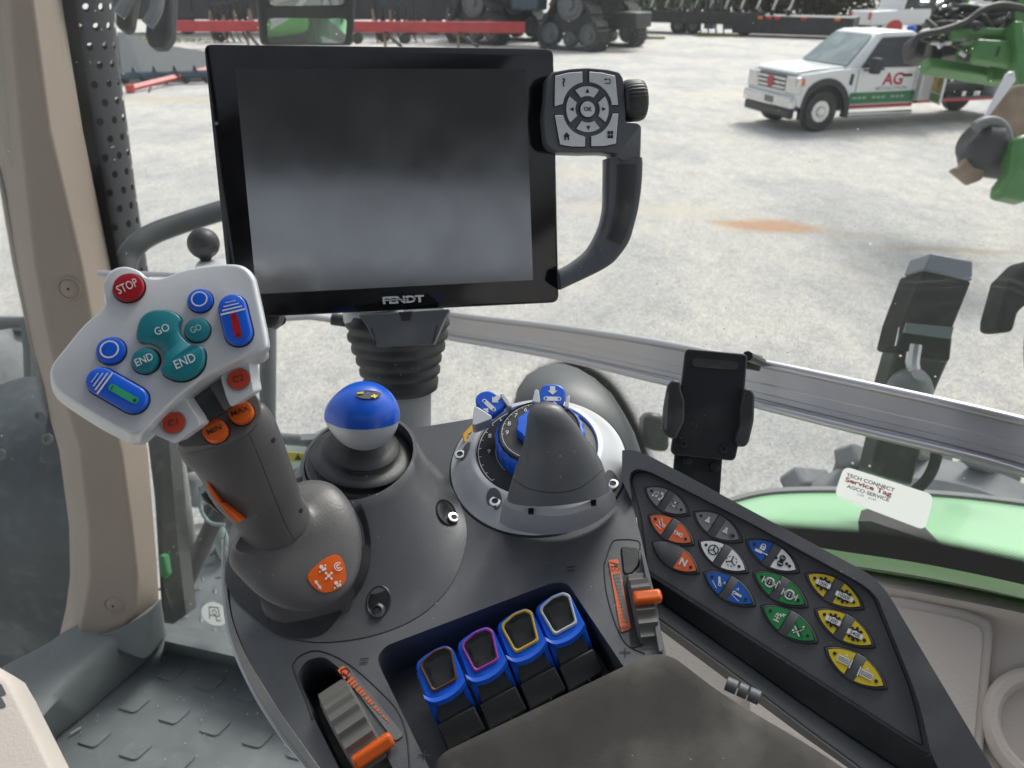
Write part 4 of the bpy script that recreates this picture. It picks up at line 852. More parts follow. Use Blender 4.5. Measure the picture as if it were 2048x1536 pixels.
# ---- four finger levers ----------------------------------------
def c6(L): return [(500 + a / 2.2756, 1080 + b / 2.2756) for a, b in L]
LV = Pl(cdir((-.02, .42, .91)), W(1000, 1280, .385))
cents = [c6([p_])[0] for p_ in ((868, 590), (1056, 502), (1236, 416), (1410, 338))]
rims = [('brown', 'brown'), ('purple', 'purple'), ('yellow', 'yrim'), ('pale grey', 'wrim')]
cw_ = [CON.at(x, y, .006) for x, y in cents]
rowx = (cw_[3] - cw_[0]); sp = rowx.length / 3; rowx.normalize()
for (nm, rm), c in zip(rims, cw_):
    fv = Fr(c, rowx, LV.n * .75 + CN * .25)
    th = thing('finger_lever', 'blue finger lever with %s rim in the console tray' % nm, 'finger lever', c - CN * .03, 'blue finger levers in the console tray')
    a = sp
    top = [(-.49, .28), (-.42, .38), (-.2, .44), (.08, .47), (.32, .44), (.42, .30), (.42, -.42), (.30, -.50), (-.1, -.56), (-.43, -.50), (-.52, -.40)]
    top = [(x * a, y * a) for x, y in top]
    def R(s_, off, dy=0): return [fv.pt(x * s_, y * s_ + dy, off) for x, y in [(q.x, q.y) for q in fillet([V((x, y, 0)) for x, y in top], a * .1, 4)]]
    MB().loft([[q - fv.y * a * .1 for q in R(.98, -.021)], R(1.02, -.003), R(1.0, 0), R(.95, .0012)]).build('blue_cap', M['bluep'], th, ang=50)
    # side cheeks running down to the hinge
    for s_ in (-1, 1):
        x0 = (-.54 if s_ < 0 else .41) * a; ck = [fv.pt(x0, .2 * a, -.003), fv.pt(x0, -.5 * a, -.0008), fv.pt(x0, -.95 * a, -.011), fv.pt(x0, -1.12 * a, -.024), fv.pt(x0, -.6 * a, -.034), fv.pt(x0, .2 * a, -.026)]
        MB().prism(ck, rowx * .0030 * -s_).build('cheek', M['bluep'], th, bevel=.0006)
    rim = [(-.38, .24), (-.32, .32), (0, .41), (.27, .39), (.38, .28), (.26, -.32), (.20, -.36), (-.28, -.38), (-.33, -.32)]
    rim = fillet([V((x * a, y * a, 0)) for x, y in rim], a * .05, 3)
    cx_, cy_ = sum(q.x for q in rim) / len(rim), sum(q.y for q in rim) / len(rim)
    def RR(s_, off): return [fv.pt(cx_ + (q.x - cx_) * s_, cy_ + (q.y - cy_) * s_, off) for q in rim]
    MB().loft([RR(1.08, .0008), RR(1.06, .0022), RR(.98, .0026), RR(.90, .0021), RR(.89, .001)], False, False).build('rim', M[rm], th, ang=60)
    ins = []
    for s_ in (.93, .8, .6, .45, .38, .3, .15): ins.append(RR(s_, .0015 + (.0004 if s_ > .5 else -.0006 if s_ < .4 else .0003)))
    MB().loft(ins).build('finger_pad', M['inset'], th, ang=60)
    lip = crom([V((-.55, -.41, 0)), V((-.40, -.56, 0)), V((-.1, -.61, 0)), V((.2, -.56, 0)), V((.42, -.44, 0))], 5, False)
    MB().loft([[fv.pt(q.x * a, q.y * a + .0018, .0012) for q in lip], [fv.pt(q.x * a, q.y * a - .0004, .0018) for q in lip], [fv.pt(q.x * a, q.y * a - .0020, -.0005) for q in lip], [fv.pt(q.x * a, q.y * a - .0012, -.006) for q in lip]], False, False, closed=False).build('lip', M['bluep'], th)
    MB().prism([fv.pt(-.44 * a, -.45 * a, -.0035), fv.pt(.32 * a, -.42 * a, -.0035), fv.pt(.32 * a, -1.0 * a, -.0095), fv.pt(-.47 * a, -1.05 * a, -.0095)], -fv.z * .01).build('ramp', M['rub'], th, bevel=.0006)
    MB().prism([fv.pt(-.52 * a, -1.0 * a, -.0055), fv.pt(.38 * a, -.97 * a, -.0055), fv.pt(.41 * a, -1.50 * a, -.0105), fv.pt(-.53 * a, -1.56 * a, -.0105)], -fv.z * .018).build('block', M['rub'], th, bevel=.0009)
    MB().prism([fv.pt(-.02 * a, -1.56 * a, -.0098), fv.pt(.03 * a, -1.56 * a, -.0098), fv.pt(.03 * a, -1.50 * a, -.0098), fv.pt(-.02 * a, -1.50 * a, -.0098)], -fv.z * .006).build('rib', M['gap'], th)
# dark gaps between: tray bottom strip and its open corner
# ---- rollers ---------------------------------------------------
def roller(name, label, c, R, wid, ax, nrib, tabang, up, tabdir, tabw):
    th = thing(name, label, 'roller', c - CN * R, 'ribbed rollers on the console'); f = Fr(c, CN, ax)
    rib = lambda a, h: 1 + (.075 * (cos(a * nrib) * .5 + .5) ** 2.2 if abs(h) < wid * .5 else 0)
    MB().lathe(f, [(R * .9, -wid / 2), (R, -wid / 2 + .0012), (R, wid / 2 - .0012), (R * .9, wid / 2)], nrib * 8, rib).build('ribbed_wheel', M['ribr'], th, ang=60)
    a = tabang; f2 = Fr(c + (f.x * cos(a) + f.y * sin(a)) * R, ax, f.x * cos(a) + f.y * sin(a))
    MB().box(f2, -wid * .62 + tabdir, wid * .62 + tabdir, -tabw, tabw, -.001, .0042).build('orange_tab', M['orange'], th, bevel=.0018, seg=3); return th
# left roller: travels down-right in the picture
p0, p1 = CON.at(672, 1392), CON.at(735, 1510); tr = (p1 - p0).normalized(); ax = CN.cross(tr).normalized()
if ax.x < 0: ax = -ax
roller('left_roller'.replace('left_', 'ribbed_'), 'ribbed grey roller with orange tab beside the orange bar scale, lower left of the console', (p0 + p1) / 2 - CN * .0135, .0255, .0165, ax, 24, radians(47), CN, .003, .0034)
lt_ = [o for o in COL.objects if o.name.startswith('orange_tab')][-1]
p0, p1 = CON.at(1268, 1150), CON.at(1298, 1290); tr = (p1 - p0).normalized(); ax = CN.cross(tr).normalized()
if ax.x < 0: ax = -ax
roller('ribbed_roller', 'ribbed grey roller with orange tab beside the MAX to MIN scale, right of the console', (p0 + p1) / 2 - CN * .018 + ax * .001, .027, .0118, ax, 28, radians(0), CN, .002, .0034)
# housings around the right roller
MB().prism(fillet(CON.pts([(1280, 1100), (1290, 1110), (1310, 1190), (1328, 1300), (1318, 1306), (1298, 1190)], .006), .002, 2), -CN * .03).build('roller_cheek', M['grey'], con, bevel=.001)
MB().prism(fillet(CON.pts([(1240, 1092), (1278, 1095), (1280, 1130), (1262, 1150), (1246, 1148)], .001), .002, 2), -CN * .003).build('roller_hatch', M['dblk'], con, bevel=.001)
MB().prism(fillet(CON.pts([(1246, 1150), (1262, 1150), (1290, 1290), (1262, 1296)], .0006), .001, 2), -CN * .002).build('roller_slot', M['gap'], con)
# scales
mb = MB(); pl_ = CON.off(.0009); q = pl_.pts([(676, 1334), (694, 1330), (808, 1470), (790, 1482)]); sl_ = MB().prism(fillet(q, .0015, 3), -CN * .0004).build('bar_scale', M['lgrey'], con)
t = MB(); A = V((684, 1340)); B = V((797, 1478)); n_ = 15
def onl(u, v):
    dx, dy = (B - A).normalized(); p_ = A + (B - A) * u; return (p_.x - dy * v, p_.y + dx * v)
t.flat(CON.pts([onl(-.03, -7.5), onl(.10, -8), onl(.10, 8), onl(-.03, 7.5)], .0012))
u = .13
for k in range(15):
    h = 7.5 - .45 * k; wd_ = .030 if k % 3 != 2 else .022; t.flat(CON.pts([onl(u, -8), onl(u + wd_, -8), onl(u + wd_, -8 + 2 * h), onl(u, -8 + 2 * h)], .0012)); u += wd_ + (.013 if k % 3 != 2 else .03)
t.build('scale_mark', M['orangel'], sl_)
t = MB(); f = Fr(CON.at(690, 1346, .0014), CONX, CN); line(t, f, [(-.0025, .0015), (0, .0026), (.0022, .001), (.001, -.0012), (-.0015, -.001), (-.0024, .0012)], .0006, 0); line(t, f, [(-.001, 0), (.0028, -.0028)], .0007, 0); t.build('hitch_mark', M['dprint'], sl_)
s2 = MB().prism(fillet(pl_.pts([(1217, 1120), (1236, 1118), (1262, 1258), (1242, 1264)]), .001, 3), -CN * .0004).build('wedge_scale', M['orangel'], con)
t = MB(); t.flat(CON.pts([(1226, 1148), (1240, 1146), (1256, 1244), (1251, 1245)], .0012)); t.build('wedge_mark', M['lgrey'], s2)
t = MB()
fr_ = Fr(CON.at(1230, 1139, .0012), CON.at(1250, 1138) - CON.at(1230, 1139), CN); txt('MAX', fr_, 0, 0, .0021, t, sx=1.0)
fr_ = Fr(CON.at(1250, 1256, .0012), CON.at(1268, 1254) - CON.at(1250, 1256), CN); txt('MIN', fr_, 0, 0, .0020, t, sx=1.0)
fr_ = Fr(CON.at(1228, 1128, .0012), CONX, CN); line(t, fr_, [(-.002, .0012), (.0026, -.0002)], .0005, 0); disc(t, fr_, .001, -.0008, .0009, 0); line(t, fr_, [(-.002, -.0014), (.0028, -.0016)], .0004, 0)
for k in range(14):
    y = 1150 + k * 7.2; x = 1226 + k * 1.2; line(t, Fr(CON.at(x, y, .0014), CON.at(x + 10, y - 1) - CON.at(x, y), CN), [(0, 0), (.0034 - k * .00012, 0)], .0002, 0)
t.build('lettering', M['dprint'], s2)
# small moulded signs
t = MB()
for x, y, s_ in ((728, 1322, '='), (1142, 1138, '='), (848, 1510, '+'), (1250, 1304, '+')):
    f = Fr(CON.at(x, y, .0006), CONX, CN)
    if s_ == '+': line(t, f, [(-.0025, 0), (.0025, 0)], .0006, 0); line(t, f, [(0, -.002), (0, .002)], .0006, 0)
    else: line(t, f, [(-.002, .001), (.002, .0016)], .0006, 0); line(t, f, [(-.002, -.0012), (.002, -.0006)], .0006, 0)
t.build('moulded_sign', M['gap'], con)
# ---- armrest pad -----------------------------------------------
AP = Pl(cdir((-.08, .66, .75)), W(1150, 1450, .355))
apx = [(868, 1520), (884, 1502), (930, 1480), (1100, 1400), (1290, 1309), (1322, 1303), (1352, 1312), (1440, 1380), (1520, 1428), (1640, 1498), (1760, 1580), (1900, 1700), (1500, 1900), (900, 1900), (850, 1620)]
ar = fillet(AP.pts(apx), [.006, .006, .02, .02, .006, .006, .008, .02, .02, .02, .02, 0, 0, 0, .01], 4)
ac = sum(ar, V()) / len(ar)
pd = thing('armrest_pad', 'dark charcoal fabric armrest pad at the near end of the console', 'armrest', AP.at(1200, 1500, -.03))
k1 = lambda s_, off: [ac + (q - ac) * s_ + AP.n * off for q in ar]
MB().loft([k1(1.0, -.045), k1(1.006, -.012), k1(1.003, -.006), k1(.995, -.0025), k1(.98, -.0006), k1(.955, .0006), k1(.8, .0016), k1(.4, .002)]).build('cushion', M['pad'], pd, ang=70)
MB().loft([k1(1.008, -.034), k1(1.013, -.028), k1(1.013, -.016), k1(1.008, -.012)]).build('base_shell', M['lgrey'], pd)
hf = Fr(W(1452, 1366, .372), W(1508, 1404, .372) - W(1452, 1366, .372), AP.n); L = (W(1508, 1404, .372) - W(1452, 1366, .372)).length
for i, (a, b) in enumerate(((0, .33), (.37, .64), (.68, 1.0))):
    MB().lathe(Fr(hf.pt(a * L, 0, 0), hf.y, hf.x), [(.0030, 0), (.0034, .0003), (.0034, (b - a) * L - .0003), (.0030, (b - a) * L)], 20).build('hinge_knuckle', M['lgrey'], pd)
# ---- button panel ----------------------------------------------
bp = thing('button_panel', 'dark angled button panel with thirteen pairs of coloured leaf shaped buttons', 'button panel', WG.at(1500, 1200, -.03))
rim_o = [(1236, 886), (1262, 896), (1300, 912), (1500, 1020), (1738, 1147), (1772, 1180), (1990, 1545), (2060, 1680), (1900, 1680), (1852, 1508), (1290, 1146), (1262, 990), (1236, 900)]
rim_i = [(1262, 944), (1276, 938), (1300, 944), (1500, 1046), (1722, 1168), (1752, 1192), (1836, 1400), (1856, 1500), (1850, 1500), (1292, 1140), (1278, 1030), (1258, 958)]
ro = fillet(P2(rim_o), [6, 20, 20, 0, 40, 40, 0, 0, 0, 4, 4, 6, 4], 5)
ri = fillet(P2(rim_i), [8, 14, 30, 0, 24, 24, 60, 2, 3, 3, 20, 8], 5)
holed('rim', [WG.at(q.x, q.y, .0035) for q in ro], [], -WN * .022, M['grey'], bp, .003, 3)
# rim as a raised frame with a sunk plate: lower its top by a frame mesh
ob = [o for o in bp.children if o.name.startswith('rim')][0]; bpy.data.objects.remove(ob)
body_o = [WG.at(q.x, q.y, .0035) for q in ro]
# outer frame only where the rim exists: right and top arms
fr_l = [(1244, 900), (1268, 900), (1300, 912), (1500, 1020), (1738, 1147), (1772, 1180), (1990, 1545), (2060, 1680), (1940, 1680), (1860, 1500), (1838, 1400), (1754, 1192), (1724, 1167), (1500, 1045), (1300, 943), (1276, 937), (1262, 943), (1258, 958), (1262, 1000), (1244, 960)]
rads = [4, 20, 20, 0, 40, 40, 0, 0, 0, 4, 60, 24, 24, 0, 30, 12, 8, 4, 4, 4]
fw_ = [WG.at(q.x, q.y, .004) for q in fillet(P2(fr_l), rads, 5)]
MB().prism(fw_, -WN * .028).build('rim', M['grey'], bp, bevel=.0028, seg=4)
pl_i = [WG.at(q.x, q.y, 0) for q in fillet(P2([(1252, 932), (1300, 934), (1500, 1036), (1724, 1158), (1758, 1186), (1845, 1400), (1866, 1508), (1852, 1506), (1290, 1146), (1272, 1030)]), [6, 20, 0, 30, 30, 60, 3, 3, 3, 10], 5)]
MB().prism(pl_i, -WN * .007).build('face_plate', M['wing'], bp, bevel=.0009, seg=2)
# fine gasket line round the face
line_i = [WG.at(q.x, q.y, .0004) for q in fillet(P2(rim_i), [8, 14, 30, 0, 24, 24, 60, 2, 3, 3, 20, 8], 5)]
cc_ = sum(line_i, V()) / len(line_i); MB().tube([cc_ + (q - cc_) * .975 for q in line_i] + [cc_ + (line_i[0] - cc_) * .975], .00025, 6).build('face_seam', M['gap'], bp)
# black side wall under the face and the grey arm beneath it
sw_t = [(1286, 1142), (1400, 1216), (1500, 1281), (1600, 1345), (1700, 1408), (1800, 1472), (1862, 1512)]
sw_b = [(1286, 1176), (1400, 1258), (1500, 1330), (1600, 1402), (1700, 1470), (1800, 1536), (1900, 1600)]
dep = lambda x, y, o: (WG.at(x, y, o) - EYE).dot(cdir((0, 0, -1)))
a = [WG.at(x, y, -.0064) for x, y in sw_t]; b = [W(x, y, dep(x, y, -.0064) + .004) for x, y in sw_b]
MB().loft([a, b, [q - WN * .02 + V((0, 0, -.02)) for q in b]], False, False, closed=False).build('side_wall', M['dblk'], bp, smooth=False)
am_t = [(1286, 1180), (1400, 1262), (1500, 1333), (1600, 1405), (1700, 1474), (1800, 1540), (1900, 1606)]
am_b = [(1300, 1226), (1400, 1298), (1500, 1372), (1600, 1448), (1700, 1522), (1800, 1598), (1900, 1670)]
a = [W(x, y, dep(x, y, -.006) + .006) for x, y in am_t]; b = [W(x, y, dep(x, y, -.006) + .002) for x, y in am_b]
MB().loft([[q - WN * .02 for q in a], a, [p_ .lerp(q, .14) + WN * .0012 for p_, q in zip(a, b)], [p_.lerp(q, .9) + WN * .0012 for p_, q in zip(a, b)], b, [q - WN * .03 for q in b]], False, False, closed=False).build('support_arm', M['lgrey'], bp, ang=30)
# leaf buttons
UB = cdir((.71549, -.41938, .55875)).normalized(); UB = (UB - WN * UB.dot(WN)).normalized(); VB = WN.cross(UB)
BL = [((1293, 978), (1376, 1028)), ((1300, 1035), (1385, 1085)), ((1310, 1088), (1394, 1143)), ((1393, 1027), (1478, 1081)), ((1402, 1085), (1491, 1142)), ((1412, 1148), (1506, 1208)), ((1497, 1083), (1593, 1142)), ((1511, 1148), (1611, 1210)), ((1527, 1215), (1631, 1282)), ((1616, 1150), (1722, 1215)), ((1635, 1222), (1744, 1291)), ((1655, 1300), (1768, 1372))]
SP = [('gfilm', 'gfilm', 'music', 'mute'), ('orangel', 'orangel', 'lift', 'TMS'), (None, 'orangel', None, 'N'), ('gfilm', 'gfilm', 'vol', 'vol2'), ('wfilm', 'wfilm', 'wheel', 'wheel2'), ('bfilm', 'bfilm', 'arm', 'arm2'), ('bfilm', 'wfilm', 'lock', 'goend'), ('green', 'green', 'diff', 'diff2'), ('green', 'green', 'spring', 'cross'), ('yellow', 'yellow', '1000', '1000E'), ('yellow', 'yellow', '1300', '540E'), ('yellow', 'yellow', 'pto', 'pto2')]
HLn = .0139; HWd = .0060
def leaf(s=1.0, cut=None, n=14):
    """half pointed oval; cut: 'l' or 'r' half with a gap in the middle"""
    R = []
    for k in range(n + 1): t = -1 + 2 * k / n; R.append((t, -(1 - abs(t) ** 2.0) ** .85))
    pts = [(x * HLn * s, y * HWd * s) for x, y in R] + [(x * HLn * s, -y * HWd * s) for x, y in R[::-1][1:-1]]
    if cut:
        g = .0023 * (1 if cut == 'r' else -1); sk = .0006
        out_ = []
        sgn = 1 if cut == 'r' else -1
        up_ = [(x, y) for x, y in pts if (x - g) * sgn > .0003]
        tt = max(-1, min(1, g / HLn)); yy = HWd * s * (1 - tt ** 2) ** .85
        up_ = [(g, -yy), (g, yy)] + sorted(up_, key=lambda q: (atan2(q[1], (q[0] - g) * sgn)), reverse=True)
        return up_
    return pts
for (a_, b_), (ml, mr, il, ir) in zip(BL, SP):
    A = WG.at(*a_); B = WG.at(*b_); f = Fr((A + B) / 2, UB, WN)
    pb = MB().loft([[f.pt(x * 1.02, y * 1.04, .0002) for x, y in leaf(1.09)], [f.pt(x, y, .0009) for x, y in leaf(1.07)], [f.pt(x, y, .0012) for x, y in leaf(1.0)]]).build('button_pair', M['wing'], bp, ang=60)
    # moulded groove around the pair
    gro = [f.pt(x, y, .0002) for x, y in leaf(1.14)]; MB().tube(gro + [gro[0]], .0002, 5).build('groove', M['gap'], pb)
    for side, mt, ic in (('l', ml, il), ('r', mr, ir)):
        if not mt: continue
        L_ = leaf(1.03, side); fp_ = Fr(f.pt(0, 0, .0014), UB, WN)
        MB().prism([fp_.pt(x, y, -.0003) for x, y in L_], WN * .0002).build('button_edge', M['blkp'], pb)
        L2 = leaf(.965, side); MB().prism([fp_.pt(x + (.0002 if side == 'r' else -.0002), y, 0) for x, y in L2], WN * .00035).build('button_film', M[mt], pb)
        sg = 1 if side == 'r' else -1; t = MB(); fi_ = Fr(fp_.pt(0, 0, .0006), UB, WN)
        disc(t, fi_, sg * HLn * .74, -.0002 * sg, .00085, 0, 14); t.build('indicator', M['gap'], pb)
        # symbols drawn upright for the driver (panel-up direction)
        o_ = fi_.pt(sg * HLn * .40, 0, .0001); ux_ = WG.at(1500, 1100) - WG.at(1400, 1055)
        fs_ = Fr(o_, ux_, WN); wt, bk = MB(), MB(); s = .0031
        def ln(mb, P_, wd_=.16, w_=0): line(mb, fs_, [(x * s, y * s) for x, y in P_], wd_ * s, w_)
        if ic == 'N': txt('N', fs_, 0, 0, s * 1.25, wt, bold=.03, w=0)
        elif ic == 'TMS': txt('TMS', fs_, -s * .1, 0, s * .72, wt, w=0, bold=.012)
        elif ic in ('1000', '1000E', '1300', '540E'):
            for k in range(8): a = k * pi / 4; ln(bk, [(.5 * cos(a), .5 * sin(a)), (1.02 * cos(a), 1.02 * sin(a))], .42, 0)
            disc(bk, fs_, 0, 0, s * .8, 0, 20); disc(wt, fs_, 0, 0, s * .5, .00008, 20)
            wd = 1.15 if len(ic) == 4 else 1.35; wt.flat([fs_.pt(x * s, y * s, .00014) for x, y in ((-wd, -.42), (wd, -.42), (wd, .36), (-wd, .36))]); tx = MB(); txt(ic, fs_, 0, -s * .02, s * .56, bk, w=.0002, sx=.95, bold=.012)
        elif ic in ('wheel', 'wheel2'):
            if ic == 'wheel': ringm(bk, fs_, 0, 0, s * .75, s * .95, 0, 28)
            else:
                for k in range(9): ringm(bk, fs_, 0, 0, s * .82, s * .95, 0, 5, k * .7, k * .7 + .42)
            for k in range(3): a = pi / 2 + k * 2.094; ln(bk, [(0, 0), (.78 * cos(a), .78 * sin(a))], .2)
            if ic == 'wheel': txt('A', fs_, s * 1.05, s * .75, s * .55, bk, w=.0001)
        elif ic in ('arm', 'arm2'):
            an = radians(118) if ic == 'arm' else radians(172); ex, ey = .25, -.35; 
            if ic == 'arm2': ex, ey = -.6, -.05; an = radians(-4)
            q0, q1 = (ex, ey), (ex + 1.15 * cos(an), ey + 1.15 * sin(an)); n_ = V((-(q1[1] - q0[1]), q1[0] - q0[0])).normalized() * .24
            wt.flat([fs_.pt(x * s, y * s, 0) for x, y in ((q0[0] + n_.x, q0[1] + n_.y), (q1[0] + n_.x * .7, q1[1] + n_.y * .7), (q1[0] - n_.x * .7, q1[1] - n_.y * .7), (q0[0] - n_.x, q0[1] - n_.y))]); disc(wt, fs_, q0[0] * s, q0[1] * s, s * .3, 0); disc(wt, fs_, q1[0] * s, q1[1] * s, s * .2, 0)
            disc(bk, fs_, q0[0] * s, q0[1] * s, s * .13, .0001); ln(wt, [(-1.1, -.3), (.0, -1.15)] if ic == 'arm' else [(-.9, -.5), (.6, -1.05)], .1); txt('A', fs_, s * .85 if ic == 'arm' else -s * .3, s * .75 if ic == 'arm2' else s * .25, s * .5, wt, w=0)
        elif ic in ('diff', 'diff2'):
            disc(wt, fs_, 0, 0, s * .85, 0, 24); ringm(bk, fs_, 0, 0, s * .48, s * .56, .0001, 20); bk.flat([fs_.pt(x * s, y * s, .0001) for x, y in ((-.4, -.5), (.4, -.5), (.4, .1), (-.4, .1))]); ringm(bk, fs_, 0, .1 * s, s * .2, s * .36, .00012, 12, 0, pi); disc(wt, fs_, 0, -.2 * s, s * .12, .0002)
            for k in (-1, 1): ln(wt, [(k * 1.15, -.5), (k * 1.15, .5)], .14); ln(wt, [(k * .8, 0), (k * 1.15, 0)], .14); ln(bk, [(k * .68, -.55), (k * .68, .55)], .08, .0001)
            if ic == 'diff': txt('A', fs_, s * 1.35, s * .7, s * .5, wt, w=0)
        elif ic == 'lock':
            wt.flat([fs_.pt(x * s, y * s, 0) for x, y in ((-.45, -.1), (.45, -.1), (.45, .6), (-.45, .6))]); ringm(wt, fs_, 0, .6 * s, s * .28, s * .42, 0, 14, 0, pi); disc(bk, fs_, 0, .3 * s, s * .12, .0001)
            wt.flat([fs_.pt(x * s, y * s, 0) for x, y in ((-1, -.75), (.2, -.75), (.2, -.3), (-1, -.3))]); ln(wt, [(.2, -.52), (.9, -.52)], .14); disc(wt, fs_, s * 1.05, -s * .52, s * .14, 0)
        elif ic == 'goend':
            disc(bk, fs_, 0, .5 * s, s * .52, 0); disc(bk, fs_, 0, -.5 * s, s * .52, 0); ln(bk, [(0, -.4), (0, .4)], .6); disc(bk, fs_, -.95 * s, .1 * s, s * .26, 0); disc(bk, fs_, .95 * s, -.1 * s, s * .26, 0)
            txt('GO', fs_, 0, .52 * s, s * .34, wt, w=.00012, sx=.85); txt('END', fs_, 0, -.52 * s, s * .32, wt, w=.00012, sx=.8)
        elif ic in ('spring', 'cross'):
            if ic == 'spring': ln(wt, [(-.5, -.75), (.3, -.75)], .2); ln(wt, [(-.1, -.75), (-.1, -.2)], .14); ln(wt, [(-.55, -.2), (.3, -.2)], .12); ln(wt, [(-.5, 0), (-.3, .5), (-.1, 0), (.1, .6), (.3, .1), (.5, .75), (.7, .3)], .12); disc(wt, fs_, .75 * s, .7 * s, s * .14, 0)
            else:
                ln(wt, [(-.6, -.8), (.6, .5)], .2); ln(wt, [(-.7, .2), (.4, -.9)], .2); disc(wt, fs_, -.7 * s, -.5 * s, s * .2, 0); disc(wt, fs_, .5 * s, .7 * s, s * .2, 0); ln(bk, [(-.9, .9), (.9, -.9)], .14, .0001); ln(bk, [(-.8, -.8), (.9, .9)], .14, .0001); disc(wt, fs_, .1 * s, -.1 * s, s * .2, .00005)
        elif ic in ('pto', 'pto2'):
            k_s = 1 if ic == 'pto' else -1
            wt.flat([fs_.pt(x * s, y * s, 0) for x, y in ((-.9, -.55), (.9, -.55), (.9, .45), (-.9, .45))]); wt.flat([fs_.pt(x * s, y * s, 0) for x, y in ((k_s * .9, -.8), (k_s * 1.15, -.8), (k_s * 1.15, .7), (k_s * .9, .7))])
            for y in (-.3, -.05, .2): ln(bk, [(-.8, y), (.8, y)], .09, .0001)
            ln(bk, [(k_s * .93, -.8), (k_s * .93, .7)], .08, .0001); txt('A', fs_, s * .3 * k_s * .5, s * .85, s * .5, wt, w=0)
        elif ic in ('vol', 'vol2', 'mute'):
            wt.flat([fs_.pt(x * s, y * s, 0) for x, y in ((-.5, -.35), (.45, -.35), (.2, .25), (-.25, .25))]); wt.flat([fs_.pt(x * s, y * s, 0) for x, y in ((-.22, .3), (.18, .3), (.18, .65), (-.22, .65))])
            if ic == 'mute': ln(bk, [(-.8, .7), (.8, -.5)], .12, .0001); ln(bk, [(-.7, -.6), (.6, .8)], .12, .0001)
            else: txt('-' if ic == 'vol' else '+', fs_, 0, -.05 * s, s * .12 if ic == 'vol' else s * .4, bk, w=.0001)
            for k in range(1 if ic == 'vol' else 3):
                if ic != 'mute': ringm(bk, fs_, s * (.1), s * .3, s * (.95 + k * .28), s * (1.05 + k * .28), 0, 8, -.9, -.1)
        elif ic == 'music':
            disc(wt, fs_, -.9 * s, -.4 * s, s * .2, 0); disc(wt, fs_, -.25 * s, -.3 * s, s * .2, 0); ln(wt, [(-.75, -.4), (-.75, .45), (-.1, .55), (-.1, -.3)], .1); ringm(wt, fs_, .25 * s, 0, s * .55, s * .78, 0, 12, -1.1, 1.1); disc(wt, fs_, .55 * s, .6 * s, s * .25, 0); disc(wt, fs_, .55 * s, -.6 * s, s * .25, 0)
        elif ic == 'lift': ln(wt, [(-1, -.55), (.3, -.95)], .14); ln(wt, [(-.5, .9), (.35, -.25)], .14); ln(wt, [(-.85, .45), (-.1, -.5)], .14); ringm(wt, fs_, .5 * s, -.2 * s, s * .16, s * .3, 0, 14)
        if wt.v: wt.build('symbol', M['wht'], pb, smooth=False)
        if bk.v: bk.build('symbol', M['blkp'], pb, smooth=False)
bp['label'] = 'dark angled button panel with twelve pairs of coloured leaf shaped buttons'
# ================================================================ terminal
MN = cdir((.1895, -.1577, .9691)).normalized(); MP = Pl(MN, W(470, 137, .54689))
mon = thing('display_terminal', 'large black touch display switched off, with keypad and grab handle', 'display', MP.at(790, 630, -.03))
mo_ = [MP.at(q.x, q.y) for q in fillet(P2([(407, 88), (1107, 97), (1118, 605), (463, 637)]), 16, 6)]
mc = sum(mo_, V()) / 24
mc = (MP.at(407, 88) + MP.at(1107, 97) + MP.at(1118, 605) + MP.at(463, 637)) / 4
k2 = lambda s_, off: [mc + (q - mc) * s_ + MN * off for q in mo_]
MB().loft([k2(.95, -.024), k2(.985, -.020), k2(.999, -.010), k2(1.0, -.0016), k2(.998, -.0004), k2(.9965, 0)]).build('housing', M['dblk'], mon, ang=40)
MB().loft([k2(.993, .0001), k2(.992, .0007), k2(.990, .0009)]).build('bezel_glass', M['glossb'], mon, ang=40)
MX = (MP.at(1051, 138) - MP.at(470, 137)).normalized()
sc_q = MP.pts([(470, 137), (1051, 138), (1066, 560), (513, 588)], .0011)
MB().prism(sc_q, MN * .0002).build('screen', M['screen'], mon, smooth=False)
t = MB(); fl_ = Fr(MP.at(807, 599, .0011), MX, MN); txt('FENDT', fl_, 0, 0, .0050, t, bold=.05, shear=.0, sx=1.42, w=0); lg = t.build('logo', M['wht'], mon, smooth=False)
t = MB(); line(t, fl_, [(-.0145, .0008), (.0100, .0008)], .00045, .0002); line(t, fl_, [(-.0145, -.0006), (.0100, -.0006)], .00045, .0002); t.build('logo_stripe', M['glossb'], lg, smooth=False)
t = MB(); 
ff = Fr(MP.at(433, 247, .0012), MX, MN); MB().lathe(ff, [(.0013, 0), (.0008, .0004), (.0001, .0004)], 16).build('sensor', M['lgrey'], mon)
# keypad pod and handle
def c2(L): return [(1040 + a / 2.953, 100 + b / 2.953) for a, b in L]
KP = MP.off(.012)
kpo = c2([(152, 300), (160, 175), (190, 128), (300, 108), (400, 102), (520, 112), (590, 128), (612, 165), (624, 300), (628, 430), (700, 434), (720, 450), (718, 560), (714, 655), (600, 655), (585, 640), (578, 612), (500, 603), (380, 606), (250, 602), (190, 590), (160, 560), (150, 520), (140, 400)])
kr = [KP.at(q.x, q.y) for q in fillet(P2(kpo), 5, 3)]; kc = KP.at(1170, 225)
k3 = lambda s_, off: [kc + (q - kc) * s_ + MN * off for q in kr]
pod = MB().loft([k3(.97, -.026), k3(1.01, -.018), k3(1.01, -.004), k3(.995, -.001), k3(.975, 0)]).build('keypad_pod', M['grey'], mon, ang=50)
